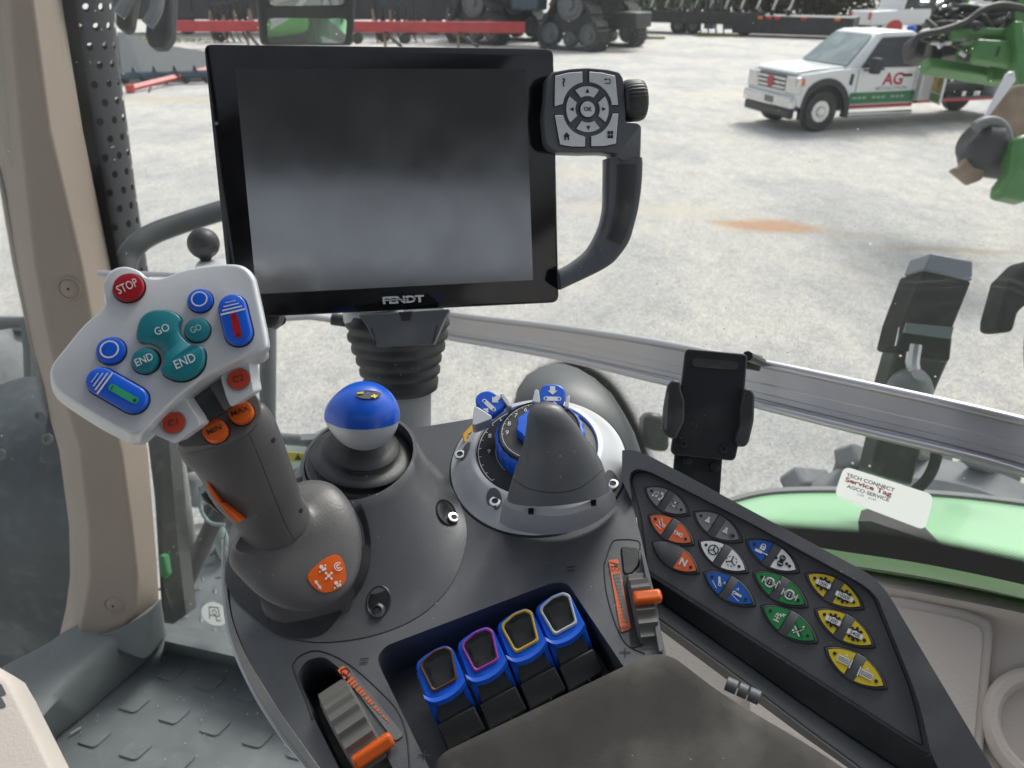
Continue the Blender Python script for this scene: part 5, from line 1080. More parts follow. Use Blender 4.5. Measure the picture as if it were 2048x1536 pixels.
# keys
PX = c2([(397, 352)])[0]; f0 = Fr(KP.at(PX[0], PX[1], .0004), MX, MN); upx = (KP.at(PX[0] + 50, PX[1]) - KP.at(PX[0], PX[1])).length / 50 / 2.953  # metres per crop px
def key(L, m='silver2', h=.0014):
    R = [f0.pt(x * upx, y * upx, 0) for x, y in L]; c = sum(R, V()) / len(R)
    MB().loft([[c + (q - c) * 1.07 + MN * .0 for q in R], [c + (q - c) * 1.07 + MN * .0002 for q in R]]).build('key_gap', M['gap'], pod)
    return MB().loft([R, [q + MN * h * .8 for q in R], [c + (q - c) * .96 + MN * h for q in R]]).build('key', M[m], pod, ang=30)
def kc_(x, y): return (x - 397, 352 - y)
def arcr(r, a0, a1, n=10): return [(r * cos(radians(a0 + (a1 - a0) * k / n)), r * sin(radians(a0 + (a1 - a0) * k / n))) for k in range(n + 1)]
r_ = 148
keys = {'q': [kc_(215, 172), kc_(290, 156), kc_(370, 150), kc_(371, 203)] + arcr(r_, 100, 168, 10) + [kc_(207, 334)],
        'r': [kc_(562, 172), kc_(578, 328), kc_(540, 328)] + arcr(r_, 10, 82, 10) + [kc_(412, 204), kc_(412, 150), kc_(490, 156)],
        'h': [kc_(207, 382), kc_(250, 382)] + arcr(r_, 192, 260, 10) + [kc_(378, 503), kc_(376, 554), kc_(300, 552), kc_(232, 540)],
        'w': [kc_(578, 376), kc_(560, 540), kc_(490, 552), kc_(414, 552), kc_(416, 503)] + arcr(r_, 276, 346, 10) + [kc_(545, 376)]}
sym = MB(); fy = Fr(f0.o + MN * .0016, MX, MN)
ks = {k_: key(v_) for k_, v_ in keys.items()}
for a in (90, 0, 180, 270): key(arcr(124, a - 34, a + 34, 8) + arcr(72, a + 30, a - 30, 8), h=.0016)
MB().lathe(f0, [(42 * upx, 0), (42 * upx, .0016), (38 * upx, .0021), (.0001, .0022)], 36, c1=False).build('key', M['silver2'], pod, ang=40)
MB().lathe(f0, [(48 * upx, 0.0002), (46 * upx, .0006), (42 * upx, .0006)], 36).build('key_gap', M['gap'], pod)
U = upx; txt('OK', Fr(f0.o + MN * .0024, MX, MN), 0, 0, 22 * U, sym, w=0, bold=.03); txt('?', fy, -135 * U, 145 * U, 42 * U, sym, w=0, bold=.03)
def tri(c, a, s_): sym.flat([fy.pt((c[0] + s_ * cos(a + q)) * U, (c[1] + s_ * sin(a + q)) * U, .0003) for q in (0, 2.25, -2.25)])
tri((0, 97), pi / 2, 15); tri((92, 0), 0, 15); tri((-92, 0), pi, 15); tri((0, -100), -pi / 2, 15)
x0, y0 = 118, 150; line(sym, fy, [((x0 - 10) * U, (y0 + 10) * U), ((x0 + 16) * U, (y0 + 10) * U), ((x0 + 16) * U, (y0 - 12) * U), ((x0 - 14) * U, (y0 - 12) * U)], 4.5 * U, .0002); tri((x0 - 13, y0 + 10), pi, 9)
for dx in (-9, 9):
    for dy in (-11, 11): sym.flat([fy.pt((129 + dx + a * 7.5) * U, (-140 + dy + b * 9) * U, .0003) for a, b in ((-1, -1), (1, -1), (1, 1), (-1, 1))])
hx, hy = -128, -145; sym.flat([fy.pt((hx + a) * U, (hy + b) * U, .0003) for a, b in ((-20, 0), (0, 22), (20, 0), (14, 0), (14, -22), (5, -22), (5, -6), (-5, -6), (-5, -22), (-14, -22), (-14, 0))])
sym.build('key_symbol', M['blkp'], pod, smooth=False)
# rotary knob on the right of the pod
kf = KP.off(-.010); a = kf.at(1247, 203); b = kf.at(1286, 200); fk = Fr(a, MN, b - a); Rk = (kf.at(1265, 161) - kf.at(1265, 243)).length / 2; hk = (b - a).length
MB().lathe(fk, [(Rk * .85, -.002), (Rk * .93, .0), (Rk, .003), (Rk, hk * .75), (Rk * .93, hk * .95), (Rk * .8, hk)], 160, lambda a, h: 1 + .028 * (cos(a * 32) * .5 + .5)).build('rotary_knob', M['dblk'], mon, ang=60)
# grab handle
HA = MP.off(.006)
ho = c2([(714, 640), (716, 700), (708, 820), (690, 940), (665, 1040), (632, 1140), (560, 1238), (500, 1285), (420, 1328), (330, 1370), (232, 1416)]); hi = c2([(512, 640), (512, 700), (510, 820), (508, 920), (492, 1010), (470, 1075), (425, 1160), (380, 1210), (310, 1262), (270, 1285), (228, 1305)])
ho, hi = cr2(ho, 4), cr2(hi, 4); rgs = []
for (ox, oy), (ix, iy) in zip(ho, hi):
    o_, i_ = HA.at(ox, oy), HA.at(ix, iy); m_ = (o_ + i_) / 2; a = (o_ - i_) / 2; rgs.append([m_ + a * (abs(cos(q)) ** .6 * (1 if cos(q) > 0 else -1)) + MN * (.0095 * (abs(sin(q)) ** .6) * (1 if sin(q) > 0 else -1) - .004 + .004 * cos(q)) for q in [2 * pi * k / 28 for k in range(28)]])
MB().loft(rgs).build('grab_handle', M['grey'], mon, ang=60)
gr_ = []
for k, ((ox, oy), (ix, iy)) in enumerate(zip(ho, hi)):
    if not 3 <= k <= 21: continue
    o_, i_ = HA.at(ox, oy, .0004), HA.at(ix, iy, .0004); i_ = o_.lerp(i_, .78); m_ = (o_ + i_) / 2; a = (o_ - i_) / 2 * 1.04; gr_.append([m_ + a * (abs(cos(q)) ** .6 * (1 if cos(q) > 0 else -1)) + MN * (.0098 * (abs(sin(q)) ** .6) * (1 if sin(q) > 0 else -1) - .0035) for q in [2 * pi * k_ / 28 for k_ in range(28)]])
MB().loft(gr_).build('grip_sleeve', M['rub'], mon, ang=60)
# terminal support: bellows and grey column
cs = thing('terminal_column', 'grey column with black rubber bellows holding the display up', 'column', W(803, 900, .66))
ctr = lambda y, x: W(x, y, .628)
rings = []
pr = [(625, 96, 797), (634, 99, 797), (640, 104, 796), (648, 104, 796), (655, 97, 796), (660, 97, 796), (666, 101, 796), (674, 100, 796), (680, 92, 797), (684, 92, 797), (690, 94, 797), (698, 93, 797), (703, 83, 798), (707, 83, 798), (713, 86, 798), (721, 85, 798), (726, 77, 799), (730, 77, 799), (736, 81, 800), (744, 80, 800), (749, 72, 801), (752, 71, 802), (758, 75, 802), (768, 74, 802), (776, 72, 803), (780, 66, 803)]
cu_ = cdir((0, .82, .57)).normalized() if False else None
def hring(x, y, rp, d=.628, n=56, asp=.9):
    c = W(x, y, d); r = rp / FPX * d; X = V((1, 0, 0)); Y = cdir((0, .28, .96)).cross(X); Z = cdir((0, .95, .31)); Y = Z.cross(X)
    return [c + X * r * cos(2 * pi * k / n) + Y * r * asp * sin(2 * pi * k / n) for k in range(n)]
MB().loft([hring(x, y, r) for y, r, x in pr]).build('bellows', M['rub'], cs, ang=70)
MB().loft([hring(x, y, r) for y, r, x in ((766, 60, 803), (772, 61, 803), (800, 59, 803), (850, 58, 804), (905, 60, 804), (960, 66, 805))]).build('column', mat('column grey', (.3, .31, .32), .42, bump=(500, .1), vary=.05), cs, ang=60)
MB().loft([hring(x, y, r) for y, r, x in ((612, 60, 745), (640, 60, 748), (648, 57, 750))]).build('collar', M['silver'], cs)
cvp = Pl(cdir((.05, -.02, 1)), W(815, 650, .566))
pl4 = [(716, 630), (900, 618), (888, 640), (868, 688), (755, 694), (732, 650)]
MB().prism(fillet(cvp.pts(pl4), .001, 2), -cvp.n * .02).build('cover_plate', M['grey'], cs, bevel=.0012)
MB().prism(cvp.pts([(797, 624), (826, 622), (820, 641), (803, 642)], .0004), -cvp.n * .002).build('latch', M['dblk'], cs, bevel=.0005)
for L in ([(743, 655), (752, 690)], [(874, 650), (866, 686)]): MB().tube(cvp.pts(L, .0002), .0004, 6).build('cover_seam', M['gap'], cs)
tubr = [(534, 560, .60), (534, 636, .59), (536, 650, .59), (545, 655, .59), (552, 644, .59)]
MB().prism([W(x, y, .6) for x, y in ((500, 625), (560, 625), (550, 650), (538, 656), (505, 652))], cdir((0, 0, -.02))).build('foot_bracket', M['dblk'], cs, bevel=.003)
# ball mount
bm_ = thing('ball_mount', 'black ball mount on a small plate left of the display', 'mount', W(418, 535, .8))
bcn = W(407, 487, .8); rb_ = 31 / FPX * .8
f = Fr(bcn, (1, 0, 0), cdir((-.02, .95, .3)))
MB().loft([[f.pt(rb_ * cos(p_) * cos(a), rb_ * cos(p_) * sin(a), rb_ * sin(p_)) for a in [2 * pi * k / 32 for k in range(32)]] for p_ in [radians(-88 + 176 * j / 16) for j in range(17)]]).build('ball', M['rub'], bm_)
MB().lathe(f, [(.0055, -.024), (.0055, -.017), (.007, -.014)], 20).build('neck', M['dblk'], bm_)
MB().lathe(f, [(.004, -.026), (.0125, -.0265), (.0125, -.024), (.006, -.0235)], 6).build('flange_nut', M['rub'], bm_)
pq = Pl(cdir((0, .9, .43)), W(430, 524, .8)); MB().prism(fillet(pq.pts([(392, 529), (398, 520), (450, 517), (470, 527), (500, 560), (500, 575), (380, 560)]), .003, 3), -pq.n * .006).build('plate', M['silver'], bm_, bevel=.001)
MB().tube([W(470, 535, .8), W(520, 600, .78), W(560, 640, .72)], .006, 10).build('strut', M['dblk'], bm_)
# ---- window rail -----------------------------------------------
rl = thing('window_rail', 'brushed aluminium rail running across the side window', 'rail', W(1500, 790, .82))
rt = [(700, 590, 1.36), (900, 628, 1.235), (1100, 653, 1.06), (1280, 680, .915), (1500, 722, .80), (1700, 764, .735), (1900, 808, .68), (2048, 843, .655), (2300, 905, .60)]
rb2 = [(700, 640, 1.36), (900, 676, 1.235), (1100, 711, 1.06), (1280, 752, .915), (1500, 806, .80), (1700, 856, .735), (1900, 904, .68), (2048, 945, .655), (2300, 1030, .60)]
T = crom([W(x, y, d - .03) for x, y, d in rt], 6, False); B2 = crom([W(x, y, d - .03) for x, y, d in rb2], 6, False)
MB().tube(T, .0044, 14).build('top_bead', M['alu'], rl); MB().tube(B2, .0042, 14).build('bottom_bead', M['alu'], rl)
n_rail = [((T[i] - EYE).normalized() * .006) for i in range(len(T))]
prf = [(0.02, .2), (.06, .9), (.2, 1.0), (.46, 1.0), (.48, .93), (.5, 1.0), (.70, 1.0), (.72, .8), (.84, .75), (.86, 1.0), (.95, .8), (.99, .2)]
MB().loft([[t_.lerp(b_, v_) + n_ * w_ for t_, b_, n_ in zip(T, B2, n_rail)] for v_, w_ in prf], False, False, closed=False).build('web', M['alu'], rl, ang=15)
MB().tube([W(556, 637, 1.3), W(620, 633, 1.3), (W(700, 645, 1.3))], .0055, 10).build('end_rod', M['alu'], rl)
MB().tube([W(664, 638, 1.28), W(694, 642, 1.28)], .0105, 14).build('joint', M['dblk'], rl)
MB().tube([W(1494, 722, .755), W(1522, 727, .75)], .0078, 16).build('clip', M['dblk'], rl)
MB().tube([W(195, 546, .99), W(330, 549, 1.0), W(400, 553, 1.0)], .0035, 10).build('end_rod', M['alu'], rl)
# ---- phone holder ----------------------------------------------
def c3(L): return [(1280 + a / 2.293, 480 + b / 2.293) for a, b in L]
ph = thing('phone_holder', 'black phone holder with two side clamps in front of the window rail', 'phone holder', W(1395, 990, .58))
PHP = Pl(cdir((-.12, .1, .99)), W(1415, 810, .57))
pq = [PHP.at(q.x, q.y) for q in fillet(P2(c3([(208, 510), (222, 496), (480, 520), (494, 535), (480, 700), (468, 860), (440, 1000), (425, 1012), (155, 985), (142, 965), (190, 660)])), [6, 6, 6, 6, 0, 0, 6, 6, 6, 6, 0], 4)]
MB().prism(pq, -PHP.n * .008).build('back_plate', M['dblk'], ph, bevel=.0015, seg=3)
MB().prism(PHP.pts([q for q in [(x, y) for x, y in pill((1393, 725), (1468, 731), 9)]], .0006), -PHP.n * .001).build('foam_pad', M['pad'], ph)
for L, dx in ((c3([(130, 660), (150, 640), (185, 648), (190, 690), (206, 740), (204, 830), (180, 880), (165, 912), (125, 900), (104, 870), (112, 760)]), 0), (c3([(478, 680), (505, 680), (528, 705), (524, 830), (500, 930), (480, 950), (445, 940), (440, 905), (462, 850), (458, 780)]), 0)):
    q = [PHP.at(a.x, a.y, .009) for a in fillet(P2(L), 5, 3)]; MB().prism(q, -PHP.n * .016).build('side_clamp', M['rub'], ph, bevel=.003, seg=3)
MB().prism(PHP.pts(c3([(112, 765), (125, 700), (132, 700), (122, 870), (112, 868)]), .0096), -PHP.n * .001).build('clamp_foam', M['lgrey'], ph)
for x, y in c3([(200, 935), (382, 960)]): MB().lathe(Fr(PHP.at(x, y, .0004), (1, 0, 0), PHP.n), [(.0035, 0), (.0032, .0012), (.0012, .0014), (.001, .0004)], 18).build('rivet', M['dblk'], ph)
MB().prism(PHP.pts([(1350, 900), (1446, 905), (1440, 990), (1345, 960)], -.009), -PHP.n * .004).build('post', M['dblk'], ph, bevel=.001)
for x, y in ((1374, 921), (1430, 934)): MB().lathe(Fr(PHP.at(x, y, -.006), (1, 0, 0), PHP.n), [(.004, -.002), (.004, .002), (.002, .003)], 6).build('nut', M['gap'], ph)
MB().tube([W(1495, 712, .59), W(1524, 725, .70)], .004, 8).build('rear_arm', M['dblk'], ph)
# ---- service sticker on the pane -------------------------------
stq = [onpane(q.x, q.y, .004) for q in fillet(P2([(1688, 932), (1868, 990), (1850, 1061), (1668, 992)]), 16, 5)]
sg_ = thing('service_sticker', 'white rounded service sticker with black and red lettering on the window', 'sticker', sum(stq, V()) / len(stq))
MB().flat(stq).build('label_film', M['film'], sg_, smooth=False)
o_ = onpane(1738, 976, .0052); xx = onpane(1830, 1007, .0052) - onpane(1710, 967, .0052); yy = onpane(1750, 960, .0052) - onpane(1742, 990, .0052); zz = xx.cross(yy)
if zz.dot(EYE - o_) < 0: zz = -zz
ux = xx.length / sqrt(120 ** 2 + 40 ** 2)
fk_ = Fr(o_, xx, zz); t = MB(); txt('TECH CONNECT', fk_, -.2 * .001, 16 * ux, 9.5 * ux, t, sx=.98, bold=.02, w=0); txt('AGCO SERVICE', fk_, 0, -14 * ux, 9.5 * ux, t, sx=.98, bold=.02, w=0); txt('U20    0147', fk_, 0, -26 * ux, 6 * ux, t, w=0); t.build('lettering', M['blkp'], sg_, smooth=False)
t = MB(); txt('Service Tag', fk_, -2 * ux, 1 * ux, 12.5 * ux, t, sx=1.2, bold=.03, w=0); t.build('lettering', mat('red print', (.55, .04, .04), .5), sg_, smooth=False)
# ---- grey dome beyond the console ------------------------------
dm = thing('grey_dome', 'smooth mid grey domed cover rising behind the silver dial', 'cover', W(1170, 900, .80))
rings = []
for j in range(9):
    t_ = j / 8
dome_rows = [((1116, 729), (1122, 729), .92), ((1098, 732), (1140, 734), .895), ((1074, 740), (1164, 745), .87), ((1050, 756), (1195, 766), .84), ((1034, 780), (1225, 795), .82), ((1026, 815), (1248, 832), .80), ((1022, 860), (1270, 873), .79), ((1022, 905), (1284, 915), .78), ((1024, 950), (1294, 965), .77), ((1026, 1000), (1300, 1020), .76)]
axis = (W(1120, 735, .9) - W(1170, 950, .8)).normalized()
MB().loft([ringLR(l, r, (d, d), .42, axis, 56) for l, r, d in dome_rows]).build('dome', mat('dome plastic', (.075, .083, .09), .42, bump=(500, .15), vary=.08, dust=.3), dm, ang=80)
# ================================================================ outside the cab
# exhaust guard: punched half tube with a solid back
ex = thing('exhaust_guard', 'punched black exhaust guard standing outside behind the beige pillar', 'exhaust guard', W(240, 540, 1.7))
rows = []
for y, xr, d in [(-160, 196, 1.55), (0, 220, 1.58), (130, 232, 1.62), (260, 250, 1.66), (400, 268, 1.70), (540, 290, 1.74), (640, 304, 1.78)]:
    r = .095; c = W(xr, y, d) + V((-r, 0, 0)); rows.append((c, r))
n = 40; me = bpy.data.meshes.new('guard'); vs = []; uvs = []; L_ = [0]
for i in range(1, len(rows)): L_.append(L_[-1] + (rows[i][0] - rows[i - 1][0]).length)
rows2 = []
P_ = crom([c for c, _ in rows], 4, False); L_ = [0]
for i in range(1, len(P_)): L_.append(L_[-1] + (P_[i] - P_[i - 1]).length)
for c, l in zip(P_, L_):
    for k in range(n + 1):
        a = radians(-200 + 400 * k / n - 90 + 20); vs.append(c + V((.095 * cos(a), .08 * sin(a), 0))); uvs.append((.095 * radians(400) * k / n, l))
fs = [(j * (n + 1) + k, j * (n + 1) + k + 1, (j + 1) * (n + 1) + k + 1, (j + 1) * (n + 1) + k) for j in range(len(P_) - 1) for k in range(n)]
c0 = sum(vs, V()) / len(vs); me.from_pydata([v_ - c0 for v_ in vs], [], fs); uvl = me.uv_layers.new(name='UVMap')
for lp in me.loops: uvl.data[lp.index].uv = uvs[lp.vertex_index]
link('guard', me, c0, M['perf'], ex)
MB().tube([P_[0] + V((-.06, .05, 0)), P_[-1] + V((-.06, .05, 0))], .055, 20).build('exhaust_pipe', M['pipe'], ex)
MB().lathe(Fr(W(176, 128, 1.50), (1, 0, 0), cdir((0, 0, 1))), [(.007, 0), (.006, .004), (.002, .004)], 12).build('bolt', M['pipe'], ex)
# handrail
hrl = thing('hand_rail', 'bent dark grey tube handrail outside left of the display', 'handrail', W(240, 560, 1.32))
MB().tube(crom([W(x, y, d) for x, y, d in ((600, 372, 1.5), (520, 398, 1.46), (440, 422, 1.42), (370, 444, 1.39), (310, 466, 1.36), (275, 488, 1.34), (256, 515, 1.33), (250, 550, 1.32), (252, 600, 1.32), (256, 700, 1.33))], 6, False), .0185, 20).build('tube', mat('dark satin rail', (.05, .055, .062), .38, vary=.15, dust=.4), hrl)
# upright grey bar outside, with step, grille and hoses below
ub = thing('step_frame', 'grey boarding step frame with tread plate and hoses seen low left of the joystick', 'step', W(430, 1200, 1.8))
MB().tube([W(537, 560, 1.45), W(536, 700, 1.45), W(535, 880, 1.47), W(534, 1000, 1.5)], .0155, 14).build('upright_bar', M['lgrey'], ub)
sp_ = zpl(1.18); pl5 = sp_.pts([(340, 1110), (500, 1080), (620, 1200), (620, 1340), (330, 1290)])
MB().prism(pl5, V((0, 0, -.03))).build('tread_plate', M['plate'], ub, smooth=False)
lz = MB(); o_ = sp_.at(430, 1180)
for i in range(-3, 4):
    for j in range(-4, 4):
        c = o_ + V((i * .06, j * .06, .001)); a = radians(20 if (i + j) % 2 else 110); x_ = V((cos(a), sin(a), 0)); y_ = V((-sin(a), cos(a), 0))
        R_ = [c + x_ * .022 * cos(q) + y_ * .0065 * sin(q) for q in [2 * pi * k / 10 for k in range(10)]]; lz.loft([R_, [c + (q - c) * .5 + V((0, 0, .004)) for q in R_]])
lz.build('tread_lozenge', M['plate'], ub)['kind'] = 'stuff'
MB().prism([W(x, y, 1.5) for x, y in ((292, 850), (338, 880), (356, 1090), (372, 1230), (326, 1262), (310, 1000))], cdir((0, 0, -.05))).build('door_seal', mat('dark green black seal', (.022, .028, .027), .4, dust=.6), ub)
MB().tube([W(352, 890, 1.6), W(362, 960, 1.6), (W(384, 1120, 1.62))], .014, 12).build('side_tube', mat('worn pale steel', (.32, .32, .31), .45, vary=.25, dust=.5), ub)
MB().tube([W(468, 985, 1.6), W(425, 1050, 1.6), W(398, 1110, 1.6), (W(340, 1230, 1.62))], .018, 12).build('strut', M['dblk'], ub)
MB().tube(crom([W(x, y, 1.58) for x, y in ((415, 960), (402, 985), (402, 1020), (420, 1045), (450, 1050))], 6, False), .004, 8).build('cable', mat('pale green cable', (.25, .36, .36), .5), ub)
MB().tube([W(425, 1040, 1.7), W(455, 1110, 1.72)], .017, 12).build('grey_green_pipe', mat('grey green pipe', (.18, .27, .25), .4), ub)
MB().prism([W(x, y, 1.45) for x, y in ((318, 1110), (330, 1112), (336, 1150), (328, 1160), (320, 1150))], cdir((0, 0, -.02))).build('green_tab', M['green'], ub, bevel=.003)
MB().tube([W(400, 975, 1.62), W(412, 990, 1.6), W(432, 1010, 1.6)], [.003, .012, .006], 10).build('black_lever', M['dblk'], ub)
# bottom chassis parts seen through the low pane
blk = thing('chassis_block', 'dusty grey chassis castings and brackets behind the step', 'chassis', W(420, 1000, 2.4))
for (x0, y0, x1, y1, d, m) in ((350, 900, 420, 960, 2.4, 'lgrey'), (360, 945, 405, 1020, 2.3, 'tyreg'), (400, 1000, 450, 1120, 2.5, 'bpaint'), (350, 1060, 400, 1130, 2.3, 'lgrey'), (440, 940, 520, 1060, 2.6, 'tyreg')):
    MB().prism([W(x0, y0, d), W(x1, y0 + 6, d), W(x1 - 6, y1, d), W(x0 + 8, y1 - 5, d)], cdir((0, 0, -.15))).build('casting', M[m], blk, bevel=.02, seg=2)
# white oval label and small print on the low pane
lw = thing('low_window', 'low dusty glass pane beside the foot of the beige pillar', 'window', W(400, 1250, 1.32))
LP = [W(322, 860, 1.28), W(560, 860, 1.20), W(640, 1345, 1.20), W(328, 1266, 1.325)]
MB().flat(LP).build('glass', M['lowpane'], lw, smooth=False)
npn = (LP[1] - LP[0]).cross(LP[3] - LP[0]).normalized(); 
if npn.dot(EYE - LP[0]) < 0: npn = -npn
LPP = Pl(npn, LP[3] + npn * .004)
ov = thing('oval_sticker', 'white oval sticker with a seat pictogram on the low glass pane', 'sticker', LPP.at(430, 1228))
fo = Fr(LPP.at(430, 1228), LPP.at(460, 1231) - LPP.at(430, 1228), npn)
rr_ = (LPP.at(457, 1228) - LPP.at(430, 1228)).length
MB().flat([fo.pt(a, b) for a, b in circ((0, 0), rr_ * 1.0, 36, rr_ * .72)]).build('label_film', M['film'], ov, smooth=False)
t = MB(); s = rr_; line(t, fo, [(-.4 * s, -.3 * s), (-.35 * s, .42 * s), (.3 * s, .42 * s), (.35 * s, -.1 * s), (-.38 * s, -.1 * s)], s * .06, .001); ringm(t, fo, 0, .12 * s, .12 * s, .17 * s, .001, 16); line(t, fo, [(.1 * s, -.1 * s), (.12 * s, -.4 * s), (.4 * s, -.36 * s)], s * .06, .001); t.build('pictogram', M['blkp'], ov, smooth=False)
# left mudguard and front tyre through the door pane
mg = thing('mudguard', 'dusty blue grey front mudguard seen through the left door window', 'mudguard', W(50, 1000, 1.8))
mr = [[(-160, 830), (20, 762), (70, 752), (110, 740), (135, 738)], [(-160, 870), (20, 800), (80, 790), (125, 800), (150, 805)], [(-160, 940), (20, 880), (90, 870), (145, 880), (175, 890)], [(-160, 1030), (20, 980), (100, 975), (165, 985), (200, 1000)], [(-160, 1130), (20, 1100), (100, 1100), (170, 1110), (200, 1120)], [(-160, 1420), (20, 1400), (100, 1400), (170, 1400), (200, 1400)]]
MB().loft([crom([W(x, y, d) for x, y in r_], 4, False) for r_, d in zip(mr, (2.05, 1.9, 1.8, 1.76, 1.78, 2.1))], False, False, closed=False).build('guard_plate', M['fender'], mg, ang=70)
MB().prism([W(x, y, 1.735) for x, y in ((95, 820), (112, 815), (128, 905), (126, 930), (75, 926))], cdir((0, .0, -.02))).build('bracket', M['fender'], mg, bevel=.006)
for x, y in ((79, 832), (96, 878), (2, 909)): MB().lathe(Fr(W(x, y, 1.72), (1, 0, 0), cdir((0, 0, 1))), [(.013, 0), (.0125, .004), (.007, .005), (.006, .001), (.002, .001)], 20).build('rivet', M['lgrey'], mg)
MB().tube([W(-100, 655, 2.2), W(0, 646, 2.2), W(52, 643, 2.2), W(62, 700, 2.2), (W(64, 760, 2.2))], .02, 10).build('edge_tube', M['lgrey'], mg)
ty = thing('muddy_front_wheel', 'dusty front tractor tyre with lugs left of the pillar', 'tyre', W(-50, 760, 2.6))
fT = Fr(W(-60, 930, 2.9), cdir((0, 1, 0)), cdir((1, .1, .35)))
MB().lathe(fT, [(.30, -.22), (.44, -.2), (.52, -.13), (.54, 0), (.52, .13), (.44, .2), (.30, .22)], 60).build('casing', M['tyreg'], ty)
lg_ = MB()
for k in range(26):
    for s_ in (-1, 1):
        a = 2 * pi * (k + (.5 if s_ > 0 else 0)) / 26; q = lambda r, h, da: fT.pt(r * cos(a + da), r * sin(a + da), h)
        lg_.prism([q(.53, .0, 0), q(.50, s_ * .2, .12), q(.50, s_ * .2, .2), q(.53, 0, .09)], (fT.x * cos(a) + fT.y * sin(a)) * .045)
lg_.build('lug', M['tyreg'], ty)['kind'] = 'stuff'
# hose and yellow warning strip behind the ball lever
hz = thing('corrugated_hose', 'grey corrugated hose lying outside behind the ball lever', 'hose', W(640, 885, 1.5))
pth = crom([W(x, y, d) for x, y, d in ((545, 876, 1.62), (600, 880, 1.55), (650, 884, 1.5), (700, 888, 1.46), (760, 880, 1.5), (840, 868, 1.6))], 30, False)
MB().tube(pth, [.0125 if (i // 2) % 2 else .0105 for i in range(len(pth))], 14).build('hose', M['lgrey'], hz)
hc_ = thing('hood_cowl', 'green grey engine hood edge with a yellow warning strip outside', 'hood', W(640, 930, 1.7))
MB().loft([crom([W(x, y, 1.8) for x, y in ((540, 905), (620, 870), (700, 832), (760, 815))], 5, False), crom([W(x, y, 1.72) for x, y in ((540, 925), (620, 905), (700, 880), (780, 870))], 5, False), crom([W(x, y, 1.66) for x, y in ((540, 1000), (620, 990), (700, 980), (780, 980))], 5, False)], False, False, closed=False).build('panel', mat('grey green panel', (.16, .2, .18), .5, dust=.5), hc_)
yw = MB().prism([W(x, y, 1.60) for x, y in ((570, 904), (650, 908), (668, 920), (660, 926), (576, 922))], cdir((0, 0, -.004))).build('warning_strip', mat('yellow label', (.7, .58, .05), .5), hc_, smooth=False)
t = MB()
for x in (596, 622): t.flat([W(x - 8, 920, 1.595), W(x + 8, 921, 1.595), W(x, 908, 1.595)])
t.build('warning_mark', M['blkp'], yw, smooth=False)
MB().prism([W(x, y, 1.5) for x, y in ((600, 868), (650, 866), (650, 878), (602, 880))], cdir((0, 0, -.004))).build('white_label', M['wfilm'], hz, smooth=False)

# post with a boxy lamp head beyond the rail
lp_ = thing('lamp_post', 'angled black post with grey topped box head beyond the window rail', 'post', W(1800, 1040, 1.15))
d0 = 1.12
def w3(x, y, d=d0): return W(1280 + x / 2.293, 480 + y / 2.293, d)
MB().prism([w3(1335, 58), w3(1530, 95), w3(1526, 188), w3(1302, 138)], cdir((0, .0, -.06))).build('head_cap', mat('pale grey cap', (.2, .22, .26), .5), lp_, bevel=.003)
MB().prism([w3(1300, 140, 1.125), w3(1526, 188, 1.125), w3(1440, 400, 1.125), w3(1425, 560, 1.125), w3(1180, 500, 1.125), w3(1210, 380, 1.125)], cdir((0, 0, -.07))).build('box_head', M['mblk'], lp_, bevel=.005)
MB().prism([w3(1300, 110, 1.16), w3(1200, 300, 1.16), w3(1160, 480, 1.16), w3(1185, 498, 1.16), w3(1225, 380, 1.16), w3(1310, 150, 1.16)], cdir((0, 0, -.04))).build('side_wing', M['mblk'], lp_, bevel=.003)
MB().prism([w3(1225, 380, 1.118), w3(1440, 400, 1.118), w3(1424, 455, 1.118), w3(1210, 425, 1.118)], cdir((0, 0, -.004))).build('lens', mat('grey lens', (.12, .15, .15), .2), lp_)
MB().prism([w3(1180, 500, 1.14), w3(1270, 480, 1.14), w3(1425, 545, 1.14), w3(1330, 760, 1.14), w3(1290, 980, 1.14), w3(1250, 1130, 1.14), w3(1060, 1070, 1.14), w3(1110, 860, 1.14), w3(1130, 680, 1.14)], cdir((0, 0, -.05))).build('arm', mat('green black post', (.010, .02, .016), .5, vary=.3, vscale=12, dust=.5, spec=.2), lp_, bevel=.006)
MB().lathe(Fr(w3(1265, 640, 1.12), (1, 0, 0), cdir((0, .6, .8))), [(.034, -.03), (.03, -.012), (.022, 0), (.012, .006), (.011, .012), (.001, .013)], 28).build('knuckle', M['lgrey'], lp_)
for L in (((1262, 480), (1250, 560), (1255, 600)),): MB().tube([w3(x, y, 1.125) for x, y in L], .010, 10).build('bracket', M['chrome'], lp_)
MB().prism([w3(1195, 400, 1.13), w3(1180, 490, 1.13), w3(1172, 485, 1.13), w3(1190, 400, 1.13)], cdir((0, 0, -.003))).build('bracket', M['chrome'], lp_)
MB().prism([w3(1420, 450, 1.13), w3(1430, 455, 1.13), w3(1420, 545, 1.13), w3(1408, 540, 1.13)], cdir((0, 0, -.003))).build('bracket', M['chrome'], lp_)
MB().tube(crom([w3(x, y, 1.13) for x, y in ((1360, 940), (1355, 1010), (1320, 1090), (1262, 1150))], 6, False), .008, 10).build('cable', M['mblk'], lp_)
MB().loft([[w3(x, y, 1.0) for x, y in ((1015, 1240), (1060, 1228), (1180, 1260), (1300, 1310), (1340, 1400))], [w3(x, y, .96) for x, y in ((1000, 1290), (1060, 1290), (1180, 1330), (1330, 1380), (1420, 1440))], [w3(x, y, .98) for x, y in ((1010, 1420), (1060, 1420), (1180, 1440), (1330, 1470), (1440, 1500))]], False, False, closed=False).build('foot', M['gap'], lp_)  # dark sheet put in as a shadow patch over the green fender
